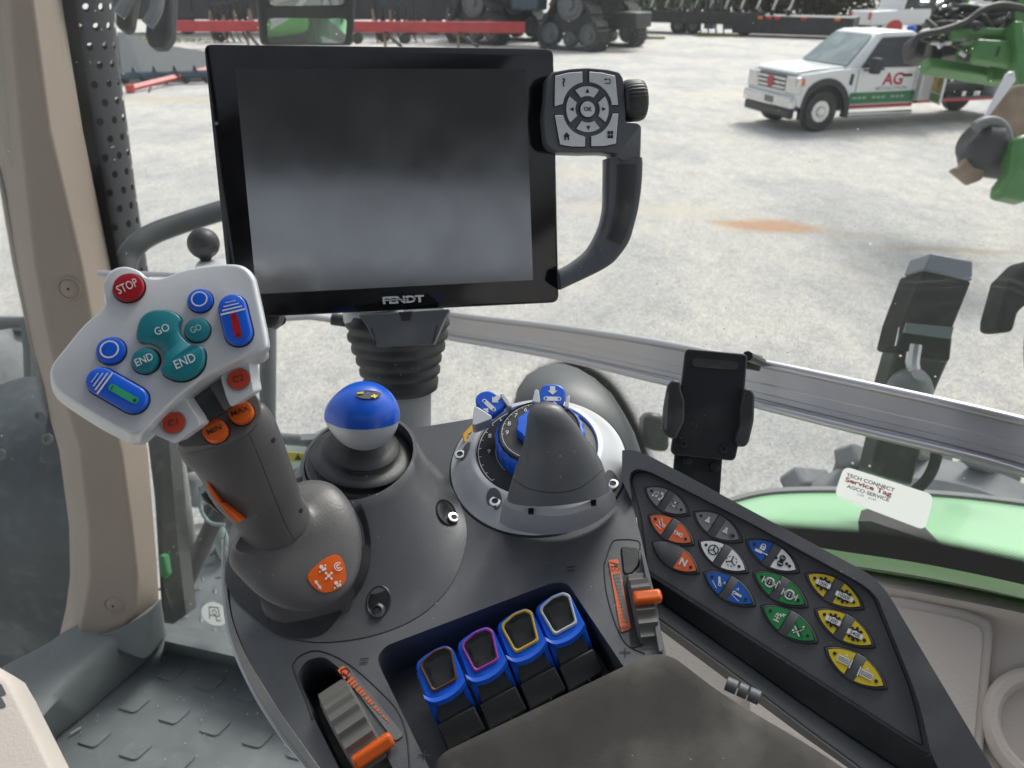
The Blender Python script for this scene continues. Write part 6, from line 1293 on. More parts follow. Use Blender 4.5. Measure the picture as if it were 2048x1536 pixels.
# second dark bracket at the right edge
rb3 = thing('mirror_bracket', 'dark bracket entering at the right edge beyond the window', 'bracket', W(2020, 640, 1.3))
MB().prism([w3(x, y, 1.3) for x, y in ((1700, 180), (1790, 90), (1900, 80), (1900, 200), (1740, 330), (1715, 425), (1645, 420), (1650, 360))], cdir((0, 0, -.06))).build('plate', M['mblk'], rb3, bevel=.008)
MB().tube(crom([w3(x, y, 1.42) for x, y in ((1960, 180), (1860, 330), (1800, 430), (1800, 600), (1840, 700), (1900, 760))], 5, False), .012, 12).build('tube', M['mblk'], rb3)
# green fender and rear tyre beyond it
gf = thing('green_fender', 'green rounded tractor fender, paled for window glare, outside below the window sticker', 'fender', W(1850, 1080, 1.0))
ftop = [(1400, 1022), (1480, 994), (1560, 980), (1700, 978), (1850, 984), (2000, 998), (2300, 1040)]
rows_ = [(-5, 1.5), (0, 1.42), (8, 1.36), (60, 1.18), (130, 1.02), (200, .93)]
mb = MB(); 
fr_rows = [[W(x, y + dy * (1.0 if dy < 60 else 1), d) for x, y in cr2(ftop)] for dy, d in rows_]
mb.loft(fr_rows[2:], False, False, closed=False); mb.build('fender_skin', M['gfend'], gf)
mb = MB(); mb.loft([[q + V((0, 0, -.02)) for q in fr_rows[0]], fr_rows[0], fr_rows[1], [q + V((0, 0, .006)) for q in fr_rows[2]]], False, False, closed=False); mb.build('rubber_edge', M['lgrey'], gf)
rt_ = thing('muddy_rear_wheel', 'dusty grey tyre with heavy lugs behind the green fender', 'tyre', W(1750, 1000, 1.9))
fR = Fr(W(1840, 1300, 2.1), cdir((0, 1, 0)), cdir((-.45, .35, .85)))
MB().lathe(fR, [(.30, -.25), (.42, -.24), (.50, -.16), (.515, 0), (.50, .16), (.42, .24), (.30, .25)], 60).build('casing', M['tyreg'], rt_)
lg_ = MB()
for k in range(20):
    for s_ in (-1, 1):
        a = 2 * pi * (k + (.5 if s_ > 0 else 0)) / 20; q = lambda r, h, da: fR.pt(r * cos(a + da), r * sin(a + da), h)
        lg_.prism([q(.505, -.02 * s_, 0), q(.48, s_ * .24, .16), q(.48, s_ * .24, .29), q(.505, -.02 * s_, .12)], (fR.x * cos(a) + fR.y * sin(a)) * .06)
lg_.build('lug', M['tyreg'], rt_, bevel=.01)['kind'] = 'stuff'
# small work lamp between dome and phone holder
wl = thing('work_lamp', 'small dark lamp housing outside between dome and phone holder', 'lamp', W(1310, 880, 1.3))
MB().prism([W(x, y, 1.35) for x, y in ((1296, 824), (1326, 828), (1340, 850), (1340, 905), (1300, 902), (1286, 880), (1288, 838))], cdir((0, 0, -.06))).build('housing', M['dblk'], wl, bevel=.012, seg=3)

# ================================================================ yard vehicles
def wfr(o, ang): return Fr(o, V((cos(ang), sin(ang), 0)), V((0, 0, 1)))
def wheel(par, f, u, v, R, wd, side, rimm='chrome', name='wheel', hub=.55):
    """axis along frame y; side=+1 faces +y, -1 faces -y"""
    fx = Fr(f.pt(u, v, R), f.x, f.y * side)
    w_ = MB().lathe(fx, [(R * hub, -wd), (R * .9, -wd), (R, -wd * .85), (R, -wd * .15), (R * .93, 0), (R * (hub + .05), .005), (R * hub, -.03)], 40).build(name, M['tyre'], par)
    MB().lathe(fx, [(R * hub, -.02), (R * (hub - .03), -.01), (R * (hub - .12), -.09), (R * .3, -.08), (R * .26, .0), (R * .2, .02), (.001, .02)], 32).build('rim', M[rimm], w_)
    b_ = MB()
    for k in range(8): a = k * pi / 4; b_.lathe(Fr(fx.pt(R * .4 * cos(a), R * .4 * sin(a), -.085), fx.x, fx.z), [(.02, 0), (.018, .02), (.001, .02)], 8)
    b_.build('wheel_nut', M['steel'], w_); return w_
# --- service truck: x rearwards, y to its right (far) side... near side is -y
A = GROUND.at(1641, 268); ang = radians(16); T0 = wfr(A + V((0, .28, 0)), ang)
tk = thing('service_truck', 'white flatbed service truck with green and red side stripes and open tool locker', 'truck', A)
class TFr(Fr):  # nose of the truck is shorter than the drawn profile
    def pt(s, u, v, w=0.0): u = u if u > -.45 else -.45 + (u + .45) * .62; return Fr.pt(s, u, v, w)
tf = TFr(T0.o + T0.y * .9, T0.x, T0.z)   # centre line of truck at the front axle
hw = .98
def side_prism(L, y0, y1, m, name, par=tk, bevel=.03, seg=3): return MB().prism([tf.pt(x, y0, z) for x, z in L], tf.y * (y1 - y0)).build(name, M[m] if isinstance(m, str) else m, par, bevel=bevel, seg=seg)
arch = [(.60 * cos(radians(a)), .44 + .60 * sin(radians(a))) for a in range(190, -11, -20)]
lower = [(-.98, .62), (-.60, .50)] + arch[0:0] + [(-.60, .50)] + [(.58 * cos(radians(a)), .42 + .58 * sin(radians(a))) for a in range(180, -1, -15)] + [(.60, .45), (2.45, .45), (2.45, 1.28), (1.0, 1.30), (.2, 1.28), (-.75, 1.2), (-.97, 1.08)]
side_prism(lower, -hw, hw, 'wpaint', 'body', bevel=.05)
# hood crown and cab glasshouse
def ring_box(x, z, w_, r=.1): return None
gl_ = [(.50, 1.27, .93), (1.28, 1.95, .72), (1.45, 2.0, .70), (2.30, 2.0, .70), (2.44, 1.9, .74), (2.45, 1.27, .93)]
prof_ = [(x, z) for x, z, _ in gl_]
rn = lambda s_: [tf.pt(x, s_ * w_, z) for x, z, w_ in gl_]
MB().loft([rn(-1), rn(1)]).build('cab_top', M['wpaint'], tk, bevel=.05, seg=3)
MB().prism([tf.pt(x, -.80, z) for x, z in ((-.9, 1.19), (.52, 1.27), (.52, 1.33), (-.3, 1.30), (-.8, 1.25))], tf.y * 1.6).build('hood_bulge', M['wpaint'], tk, bevel=.04, seg=3)
# glass
ws = [tf.pt(.545, -.84, 1.335), tf.pt(1.24, -.66, 1.925), tf.pt(1.24, .66, 1.925), tf.pt(.545, .84, 1.335)]
nn = (ws[1] - ws[0]).cross(ws[3] - ws[0]).normalized(); nn = nn if nn.z > 0 else -nn
MB().prism([q + nn * .006 for q in fillet(ws, .08, 4)], nn * .012).build('windscreen', M['wglass'], tk)
def sidew(L, m, name, off=.008, r=.05, par=tk, th=.012):
    def sy(z): return -(.93 + (.70 - .93) * (z - 1.27) / .73) if z > 1.27 else -hw
    q = [tf.pt(x, sy(z) - off, z) for x, z in L]; return MB().prism(fillet(q, r, 3), -tf.y * th).build(name, M[m] if isinstance(m, str) else m, par)
sidew([(.86, 1.30), (1.42, 1.88), (2.30, 1.90), (2.32, 1.30), (1.6, 1.30), (1.42, 1.24), (.9, 1.24)], 'dglass', 'side_window', .02)
# stripes, door seams, lettering on the near flank
def flank(L, m, name, off=.004, th=.004): return MB().prism([tf.pt(x, -hw - off, z) for x, z in L], -tf.y * th).build(name, M[m] if isinstance(m, str) else m, tk, smooth=False)
st_ = flank([(.62, .56), (2.44, .56), (2.44, .80), (.66, .80)], mat('green stripe', (.03, .17, .07), .4), 'green_stripe'); flank([(.62, .47), (2.44, .47), (2.44, .54), (.62, .54)], mat('red stripe', (.4, .03, .05), .4), 'red_stripe')
for x in (.78, 2.36): flank([(x, .5), (x + .012, .5), (x + .012, 1.27), (x, 1.27)], 'gap', 'door_seam', .009, .001)
f_ = Fr(tf.pt(1.75, -hw - .006, 1.04), tf.x, -tf.y); t = MB(); txt('AG', f_, 0, .02, .24, t, sx=1.15, bold=.03, w=.0); t.build('logo', mat('logo red', (.45, .02, .05), .5), tk, smooth=False)
t = MB(); txt('REVOLUTION', f_, 0, -.17, .065, t, sx=1.5, w=0.0); t.build('lettering', M['blkp'], tk, smooth=False)
f_ = Fr(tf.pt(1.5, -hw - .012, .69), tf.x, -tf.y); t = MB(); 
for k in range(11): t.flat([f_.pt(-.7 + k * .13 + a * .045, b * .02 - .0, 0) for a, b in ((-1, -1), (1, -1), (1, 1), (-1, 1))]) if k % 4 != 3 else None
t.build('stripe_print', mat('pale green print', (.3, .45, .33), .5), tk, smooth=False)
flank([(2.02, 1.10), (2.24, 1.10), (2.24, 1.15), (2.02, 1.15)], 'gap', 'door_handle', .01, .03)
flank([(.58, .98), (.66, .95), (.68, 1.18), (.6, 1.2)], 'dblk', 'fender_vent', .006, .006)
# arches, bumper, grille, lamps
ar_ = [tf.pt(.70 * cos(radians(a)), -hw - .03, .42 + .70 * sin(radians(a))) for a in range(-12, 193, 12)] + [tf.pt(.56 * cos(radians(a)), -hw - .03, .42 + .56 * sin(radians(a))) for a in range(192, -13, -12)]
MB().prism(ar_, tf.y * .12).build('arch_flare', M['dblk'], tk, bevel=.01)
MB().prism([tf.pt(.56 * cos(radians(a)), -hw + .1, .42 + .56 * sin(radians(a))) for a in range(0, 181, 12)], tf.y * 1.7).build('arch_liner', M['gap'], tk)
MB().box(tf, -1.13, -.88, -hw - .02, hw + .02, .50, .76).build('bumper', M['chrome'], tk, bevel=.05, seg=3)
MB().box(tf, -1.08, -.85, -hw + .04, hw - .04, .30, .50).build('valance', M['dblk'], tk, bevel=.04)
MB().box(tf, -1.0, -.93, -.55, .55, .84, 1.16).build('grille', M['dblk'], tk, bevel=.02)
for z in (.90, .99, 1.08): MB().box(tf, -1.03, -.98, -.56, .56, z - .025, z + .03).build('grille_bar', M['chrome'], tk, bevel=.01)
MB().lathe(Fr(tf.pt(-1.035, 0, 1.0), tf.y, -tf.x), [(.13, 0), (.12, .02), (.001, .02)], 24).build('badge', mat('faded badge', (.4, .05, .06), .4), tk)
for s_ in (-1, 1):
    MB().box(tf, -1.01, -.72, s_ * .57 if s_ > 0 else -hw - .008, hw + .008 if s_ > 0 else -.57, .80, 1.15).build('headlight', M['chrome'], tk, bevel=.03)
MB().box(tf, -.80, -.66, -hw - .02, -hw + .05, .98, 1.13).build('indicator', M['lamp_o'], tk, bevel=.01)
MB().box(tf, -1.14, -1.12, -.3, .05, .57, .70).build('number_plate', M['lgrey'], tk)
mi = MB().box(tf, .93, 1.10, -hw - .34, -hw - .12, 1.20, 1.52).build('mirror', M['dblk'], tk, bevel=.03); MB().tube([tf.pt(1.0, -hw, 1.34), tf.pt(1.0, -hw - .2, 1.36)], .03, 8).build('mirror_arm', M['dblk'], mi)
MB().tube([tf.pt(.62, -hw + .05, .33), tf.pt(2.5, -hw + .05, .33)], .05, 12).build('side_step', M['chrome'], tk)
for u, vv, sd_ in ((0, -hw + .03, -1), (0, hw - .03, 1), (5.5, -hw + .03, -1), (5.5, hw - .03, 1)): wheel(tk, tf, u, vv, .43, .26, sd_)
MB().box(tf, -.8, 6.2, -.4, .4, .42, .60).build('chassis', M['bpaint'], tk)
# service body with open locker
sb0 = MB().box(tf, 2.6, 2.9, -hw, hw, .55, 1.8).build('locker_body', M['wpaint'], tk, bevel=.02)
MB().box(tf, 4.9, 6.2, -hw, hw, .55, 1.8).build('locker_body', M['wpaint'], tk, bevel=.02); MB().box(tf, 2.9, 4.9, -hw + .45, hw, .55, 1.8).build('locker_back', M['lgrey'], tk)
for z in (.57, .9, 1.2, 1.5): MB().box(tf, 2.91, 4.89, -hw + .02, -hw + .45, z, z + .025).build('shelf', M['lgrey'], tk)
for k in range(26):
    z = random.choice((.6, .93, 1.23, 1.53)); x = random.uniform(2.95, 4.7); MB().box(tf, x, x + random.uniform(.08, .2), -hw + .08, -hw + .3, z, z + random.uniform(.06, .17)).build('tool_box', M[random.choice(['gap', 'lgrey', 'dblk', 'bluegrey', 'chrome'])], tk, bevel=.008)
MB().box(tf, 2.6, 6.2, -hw - .012, -hw + .02, .52, .57).build('red_edge', M['rpaint'], tk)
dd = Fr(tf.pt(2.9, -hw - .02, .55), -tf.y * .92 + -tf.x * .35, V((0, 0, 1)))
dr = MB().box(dd, 0, .62, -.02, .02, 0, 1.25).build('locker_door', M['wpaint'], tk, bevel=.008)
pm_ = mat('door picture', (.32, .21, .06), .5, vary=.7, vscale=4)
MB().prism([dd.pt(.05, -.022, .22), dd.pt(.57, -.022, .22), dd.pt(.57, -.022, 1.2), dd.pt(.05, -.022, 1.2)], dd.y * -.004).build('picture', pm_, dr, smooth=False)
MB().prism([dd.pt(.05, -.022, .04), dd.pt(.57, -.022, .04), dd.pt(.57, -.022, .2), dd.pt(.05, -.022, .2)], dd.y * -.004).build('green_band', M['gpaint'], dr, smooth=False)
tk.scale = (.90, .92, .94)
# --- green machine at the right, near the truck
gm = thing('green_machine', 'green farm machine with black hoses and a tan plough board at the right edge', 'farm machine', GROUND.at(2040, 420))
def q2(x, y, d): return W(1350 + x / 2.926, y / 2.926, d)
def slab(name, L, d, th, m, bevel=.02): return MB().prism([q2(x, y, d) for x, y in L], cdir((0, 0, -th))).build(name, M[m], gm, bevel=bevel)
slab('green_beam', [(1480, 330), (1960, 410), (1990, 470), (1500, 390)], 9, .25, 'gpaint'); slab('green_panel', [(1740, 220), (2100, 230), (2100, 420), (1750, 350)], 9.2, .4, 'gpaint', .04)
slab('green_beam', [(1620, 130), (2100, 150), (2100, 180), (1600, 160)], 9.4, .15, 'gpaint'); slab('green_post', [(1970, -40), (2100, -40), (2100, 340), (2010, 340)], 8.8, .2, 'gpaint'); slab('green_post', [(1985, 120), (2040, 120), (2100, 520), (2020, 500)], 8.5, .2, 'gpaint')
slab('green_leg', [(1995, 800), (2110, 760), (2110, 1160), (2060, 1172), (1915, 1140), (1925, 1070), (1975, 1000)], 7.6, .25, 'gpaint', .05)
slab('green_plate', [(1850, 380), (2040, 380), (2060, 520), (1950, 470), (1850, 470)], 8.9, .1, 'gpaint')
slab('tan_board', [(1975, 500), (2110, 480), (2110, 760), (2030, 870), (1960, 760), (1830, 690)], 8.3, .06, 'tan', .02); slab('tan_board', [(1730, 885), (1835, 960), (1800, 1050), (1730, 1075), (1625, 990), (1640, 975), (1660, 985)], 7.9, .1, 'tan', .02)
slab('white_edge', [(1940, 430), (1985, 415), (1995, 470), (1830, 690), (1812, 680)], 8.2, .03, 'wpaint', .005)
MB().tube([q2(1735, 815, 7.9), q2(1745, 822, 7.9), q2(1790, 850, 7.95), q2(1880, 925, 8.0), q2(1960, 985, 8.0), q2(1970, 992, 8.0)], [.06, .2, .27, .23, .14, .04], 28).build('black_roller', M['bpaint'], gm)
slab('black_frame', [(1560, 20), (1600, 0), (1640, 120), (1520, 330), (1480, 330)], 9.3, .15, 'bpaint'); slab('black_block', [(1395, 200), (1560, 180), (1740, 210), (1750, 300), (1500, 340), (1400, 320)], 9.6, .3, 'bpaint', .04)
hm_ = MB(); random.seed(3)
for k in range(34):
    x0, y0 = random.uniform(1480, 1760), random.uniform(10, 320); pts = [q2(x0 + 110 * i + random.uniform(-50, 50), y0 + random.uniform(-60, 60) - 6 * i, 9 + random.uniform(-.3, .2)) for i in range(4)]; hm_.tube(crom(pts, 6, False), random.uniform(.022, .042), 8)
hm_.build('hoses', M['bpaint'], gm)['kind'] = 'stuff'
for k in range(26):
    x0, y0 = random.uniform(1480, 1950), random.uniform(10, 320); c = q2(x0, y0, 8.85); hmx = random.choice(['chrome', 'wpaint', 'gpaint', 'chrome']); MB().tube([c, c + cdir((random.uniform(-.1, .1), random.uniform(-.06, .06), 0))], random.uniform(.018, .035), 8).build('coupling', M[hmx], gm)
slab('black_frame', [(1525, -20), (1590, -20), (1570, 340), (1500, 330)], 9.1, .1, 'bpaint')
MB().tube(crom([q2(x, y, 8.6) for x, y in ((1380, 290), (1430, 210), (1560, 180), (1700, 130), (1800, 60), (1920, 30), (2080, 60))], 6, False), .038, 12).build('thick_hose', M['bpaint'], gm)
slab('green_flange', [(1610, 150), (2100, 170), (2100, 215), (1640, 195)], 8.7, .3, 'gpaint'); slab('green_panel', [(1770, 222), (2100, 240), (2100, 400), (1760, 336)], 8.6, .15, 'gpaint', .03)
slab('slot', [(1895, 270), (1910, 272), (1890, 330), (1880, 325)], 8.44, .03, 'gap', .002)
MB().tube(crom([q2(x, y, 7.8) for x, y in ((1760, 745), (1800, 720), (1870, 715), (1925, 760), (1950, 860), (1985, 930))], 5, False), .06, 12).build('grey_arc', M['lgrey'], gm)
slab('pale_elbow', [(1960, 410), (1985, 420), (1990, 470), (1940, 440)], 8.2, .08, 'wpaint', .02)
# --- crawler tractor
def crawler(o, ang, big=1):
    f = wfr(o, ang); c = thing('crawler_tractor', 'dark blue grey tractor on triangular rubber tracks beyond the display', 'tractor', o)
    def track(u, v, par):
        R = [(-1.05, .42), (-1.02, .2), (-.85, .04), (-.5, 0), (.5, 0), (.85, .04), (1.02, .2), (1.05, .42), (.95, .62), (.42, 1.45), (.25, 1.62), (0, 1.68), (-.25, 1.62), (-.42, 1.45), (-.95, .62)]
        Rr = crom([V((a, b, 0)) for a, b in R], 5); cx_ = V((0, .75, 0)); inner = [cx_ + (q - cx_) * .9 for q in Rr]
        n = len(Rr); vs = [f.pt(u + q.x, v + s_, q.y) for s_ in (-.3, .3) for q in Rr] + [f.pt(u + q.x, v + s_, q.y) for s_ in (-.3, .3) for q in inner]
        fs = []
        for i in range(n):
            j = (i + 1) % n; fs += [(i, j, n + j, n + i), (2 * n + i, 2 * n + j, 3 * n + j, 3 * n + i), (i, j, 2 * n + j, 2 * n + i), (n + i, n + j, 3 * n + j, 3 * n + i)]
        tr_ = MB().add(vs, fs).build('track', M['tyre'], par); lg = MB()
        for i in range(0, n, 2):
            a, b = Rr[i], Rr[(i + 1) % n]; d = (b - a); q = V((d.y, -d.x, 0)).normalized()
            if q.dot(a - cx_) < 0: q = -q
            P = [f.pt(u + p_.x, v - .3, p_.y) for p_ in (a, b, b + q * .06, a + q * .06)]; lg.prism(P, f.y * .6)
        lg.build('track_lug', M['tyre'], tr_)
        for (x, z, r, m) in ((0, 1.2, .44, 'lgrey'), (-.68, .42, .30, 'lgrey'), (.68, .42, .30, 'lgrey'), (0, .3, .2, 'lgrey')):
            fx = Fr(f.pt(u + x, v - .22, z), f.x, -f.y); MB().lathe(fx, [(r, -.3), (r, 0), (r * .85, .04), (r * .7, -.02), (r * .35, -.02), (r * .3, .05), (.001, .05)], 30).build('roller', M[m], tr_)
        MB().prism([f.pt(u + x, v - .12, z) for x, z in ((-.5, 1.0), (.5, 1.0), (.85, .45), (-.85, .45))], f.y * .2).build('track_frame', M['bpaint'], tr_)
    track(0, 0, c); track(0, 2.1, c); track(-3.6, 0, c); track(-3.6, 2.1, c)
    MB().box(f, -5.2, -2.0, .5, 1.6, 1.2, 2.3).build('hood', M['bluegrey'], c, bevel=.12, seg=3); MB().box(f, -2.1, .9, .35, 1.75, 1.3, 1.9).build('chassis', M['bluegrey'], c, bevel=.08); MB().box(f, -1.9, .2, .4, 1.7, 1.9, 3.3).build('cab', M['dglass'], c, bevel=.1)
    MB().prism([f.pt(x, -.1, z) for x, z in ((-2.2, 1.0), (-1.2, 1.0), (-1.15, 2.3), (-1.7, 2.6), (-2.3, 2.2))], f.y * .5).build('steps_panel', M['bluegrey'], c, bevel=.06)
    MB().box(f, .9, 1.7, .6, 1.5, .6, 1.0).build('hitch', M['bpaint'], c, bevel=.04); return c
crawler(GROUND.at(1145, 100), radians(-38)).scale = (1.5, 1.5, 1.5)
# --- box trailer / dark header behind the red beam, left
dk = thing('dark_trailer', 'long dark grey box trailer standing across the back of the yard', 'trailer', GROUND.at(600, 72))
fD = wfr(GROUND.at(640, 70), radians(-1))
MB().box(fD, -11, 9.5, 0, 2.6, .75, 4.2).build('box', mat('dark grey sheet', (.04, .042, .05), .5, vary=.25, vscale=1.5), dk, bevel=.05)
for k in range(-10, 9): MB().box(fD, k + .2, k + .26, -.05, 0, 1.15, 4.1).build('post', M['bpaint'], dk)
for x in (-8.5, -7.3, 5, 6.2): wheel(dk, fD, x, .1, .5, .3, -1, 'lgrey')
MB().box(fD, -11, 9.5, .9, 1.7, .85, 1.1).build('chassis', M['bpaint'], dk)
# red beam in front of it
rbm = thing('red_beam', 'long faded red steel beam on stands in front of the dark trailer', 'beam', GROUND.at(700, 84))
a, b = GROUND.at(318, 96), GROUND.at(1052, 100); 
def onray_z(px, py, ref):  # point on pixel ray above ground point ref (same distance)
    r = ray(px, py); k = ref.y / r.y; return EYE + r * k
e0, e1 = onray_z(320, 52, a), onray_z(1050, 62, b); fb2 = Fr(e0, e1 - e0, V((0, 0, 1))); L = (e1 - e0).length
MB().box(fb2, 0, L, -.15, .15, -.22, .22).build('beam', M['rpaint'], rbm, bevel=.02)
for k in (.02, .26, .5, .74, .97): MB().box(fb2, L * k - .03, L * k + .03, -.17, -.15, -.24, .24).build('joint_plate', M['rpaint'], rbm)
for k in (.24, .62, .82):
    p_ = fb2.pt(L * k, 0, -.2); MB().tube([p_, V((p_.x + .9, p_.y - 1.6, .25))], .07, 8).build('strut', M['bpaint'], rbm); MB().tube([p_, V((p_.x, p_.y, 0))], .06, 8).build('stand', M['tan'], rbm)
for k in (.55, .68): MB().lathe(Fr(fb2.pt(L * k, -.4, .1 - e0.z + .35), (1, 0, 0), (0, -1, 0)), [(.22, -.3), (.22, 0), (.12, .04), (.001, .04)], 24).build('wheel', M['tyre'], rbm)
# lower red drawbar and grey auger table
rd = thing('red_drawbar', 'red drawbar lying low on the gravel left of the display', 'drawbar', GROUND.at(270, 190))
a = GROUND.at(262, 186) + V((0, 0, .12)); b = GROUND.at(420, 155); b = onray_z(430, 135, b); MB().tube([a, b], .085, 4).build('bar', M['rpaint'], rd, smooth=False); MB().lathe(Fr(a, (1, 0, 0), (0, 0, 1)), [(.12, -.1), (.12, .1), (.05, .1)], 16).build('ring', M['rpaint'], rd)
MB().tube([a + V((.55, .1, .06)), V((a.x + .5, a.y, 0))], .03, 6).build('pin', M['tan'], rd)
ag = thing('header_table', 'grey cutting table with dark auger flights on the gravel at far left', 'implement', GROUND.at(300, 150))
fA = wfr(GROUND.at(250, 170), radians(12)); MB().tube([fA.pt(-.5, 0, .25), fA.pt(4.2, 0, .25)], .12, 12).build('auger_tube', M['bluegrey'], ag)
fl2 = MB()
for k in range(140):
    a0, a1 = k * .35, (k + 1) * .35; x0, x1 = -.4 + k * .032, -.4 + (k + 1) * .032
    fl2.add([fA.pt(x0, .1 * cos(a0), .25 + .1 * sin(a0)), fA.pt(x0, .26 * cos(a0), .25 + .26 * sin(a0)), fA.pt(x1, .26 * cos(a1), .25 + .26 * sin(a1)), fA.pt(x1, .1 * cos(a1), .25 + .1 * sin(a1))], [(0, 1, 2, 3)])
fl2.build('auger_flight', M['bpaint'], ag)
MB().add([fA.pt(-.8, .35, .1), fA.pt(4.5, .35, .1), fA.pt(4.3, 1.6, .35), fA.pt(-1.0, 2.2, 1.3)], [(0, 1, 2, 3)]).build('table_sheet', M['lgrey'], ag)
MB().prism([fA.pt(-.1, .3, .1), fA.pt(.5, .3, .1), fA.pt(-.2, 2.2, 1.25), fA.pt(-.4, 2.2, 1.25)], V((0, 0, .06))).build('divider', M['lgrey'], ag)
MB().box(fA, -1.2, 5, 2.4, 2.6, .1, .5).build('back_beam', M['bpaint'], ag)
# --- flatbed trailer with silver arms
fbt = thing('flatbed_trailer', 'black gooseneck flatbed trailer with a row of silver ratchet arms', 'trailer', GROUND.at(1500, 75))
g0, g1 = GROUND.at(1290, 66), GROUND.at(1700, 80); fF = Fr(g0, g1 - g0, V((0, 0, 1))); LF = (g1 - g0).length
MB().box(fF, -1, LF, 0, 2.4, .55, 1.0).build('deck', M['bpaint'], fbt, bevel=.04); MB().box(fF, -1, LF * .6, -.06, 0, .85, 1.15).build('side_rail', M['bpaint'], fbt)
MB().box(fF, LF * .45, LF, -.04, 0, .15, .75).build('skirt', M['bpaint'], fbt)
for k in range(10):
    p_ = fF.pt(LF * (-.02 + .078 * k), 1.2, 1.1); MB().tube([p_, p_ + fF.x * .28 + V((0, 0, 1.0))], .075, 8).build('silver_arm', M['chrome'], fbt); MB().tube([p_ + V((0, 0, -.1)), p_ + fF.x * .05 + V((0, 0, .15))], .11, 8).build('arm_foot', M['bpaint'], fbt)
for k, mm_ in ((.02, 'lamp_r'), (.62, 'lamp_r'), (.78, 'lamp_r'), (.58, 'lamp_o'), (.93, 'lamp_o'), (.66, 'lamp_r')): MB().box(fF, LF * k - .12, LF * k + .12, -.12, -.05, .85, 1.0).build('marker_lamp', M[mm_], fbt, bevel=.02)
for x in (.16, .24, .5): wheel(fbt, fF, LF * x, .3, .42, .28, -1, 'lgrey')
for x in (.3, .4): MB().box(fF, LF * x, LF * x + .5, .2, 1, .3, .6).build('tool_chest', M['bluegrey'], fbt)
# folded dark implements standing in a row behind the red beam and flatbed
for k, (px, py, w_, tone, lb) in enumerate(((470, 84, 2.2, 'bpaint', 'folded dark implement behind the red beam, left of the wing mirror'), (800, 84, 2.6, 'bpaint', 'folded dark implement behind the red beam, right of the wing mirror'), (930, 80, 2.0, 'bluegrey', 'blue grey implement frame beside the dark tracked tractor'), (1395, 66, 3.0, 'bpaint', 'black implement frame standing behind the flatbed trailer deck'))):
    o = GROUND.at(px, py); th = thing('folded_implement', lb, 'implement', o, 'folded implements in the back row'); f = wfr(o, 0)
    MB().box(f, -w_ / 2, w_ / 2, 0, .3, .5, .75).build('main_beam', M[tone], th, bevel=.03); rnd = random.Random(k)
    for j in range(7):
        x = -w_ / 2 + w_ * (j + .5) / 7; MB().tube(crom([f.pt(x, .1, .75), f.pt(x + rnd.uniform(-.1, .1), -.3, 1.0 + rnd.random() * .5), f.pt(x, -.5, .45), f.pt(x + .1, -.35, .03)], 4, False), .045, 6).build('tine', M['bpaint' if j % 2 else 'tan'], th)
        MB().box(f, x - .08, x + .08, .05, .25, .75, 1.3 + rnd.random() * .8).build('upright', M[tone], th, bevel=.02)
    MB().lathe(Fr(f.pt(-w_ * .3, -.1, .42), f.x, -f.y), [(.4, -.2), (.42, -.05), (.24, .0), (.06, .03), (.001, .03)], 24).build('wheel', M['tyre'], th)
# --- white pickups at top right, and bushes behind
def pickup(o, ang, lab, extra=None):
    f = wfr(o, ang); c = thing('parked_pickup', lab, 'pickup', o, 'white pickups parked at the back')
    MB().prism([f.pt(x, -.95, z) for x, z in ((-2.8, .45), (2.8, .45), (2.8, 1.1), (1.6, 1.2), (1.0, 1.85), (-.9, 1.9), (-1.1, 1.2), (-2.8, 1.15))], f.y * 1.9).build('body', M['wpaint'], c, bevel=.08, seg=3)
    MB().prism([f.pt(x, -.98, z) for x, z in ((-.85, 1.25), (1.45, 1.25), (.92, 1.75), (-.75, 1.8))], f.y * 1.96).build('side_window', M['dglass'], c, bevel=.02)
    for x in (-1.8, 1.8): wheel(c, f, x, -.93, .4, .25, -1, 'chrome'); wheel(c, f, x, .93, .4, .25, 1, 'chrome')
    for s_ in (-.8, .8): MB().box(f, -2.84, -2.79, s_ - .09, s_ + .09, .75, 1.1).build('tail_lamp', M['lamp_r'], c)
    return c
pickup(GROUND.at(1800, 66), radians(15), 'white pickup parked at the back above the service truck')
pickup(GROUND.at(1960, 40), radians(8), 'white pickup parked farther right, partly behind the green machine')
rc = thing('red_reel', 'round red reel standing by the white pickup at the back', 'reel', GROUND.at(1780, 82)); c = GROUND.at(1782, 84)
MB().lathe(Fr(c + V((0, 0, .62)), (1, 0, 0), V((-.2, -1, .1))), [(.32, -.15), (.36, -.1), (.36, .1), (.3, .12), (.15, .05), (.001, .05)], 28).build('drum', M['rpaint'], rc); MB().box(Fr(c, (1, 0, 0), (0, 0, 1)), -.4, .4, -.3, .3, 0, .3).build('base', M['bpaint'], rc, bevel=.03)
br = thing('blue_barrel', 'small blue barrel beside the red reel at the back', 'barrel', GROUND.at(1818, 80)); MB().lathe(Fr(GROUND.at(1818, 80), (1, 0, 0), (0, 0, 1)), [(.2, 0), (.22, .2), (.2, .4), (.22, .6), (.18, .66)], 20).build('drum', M['blue'], br)
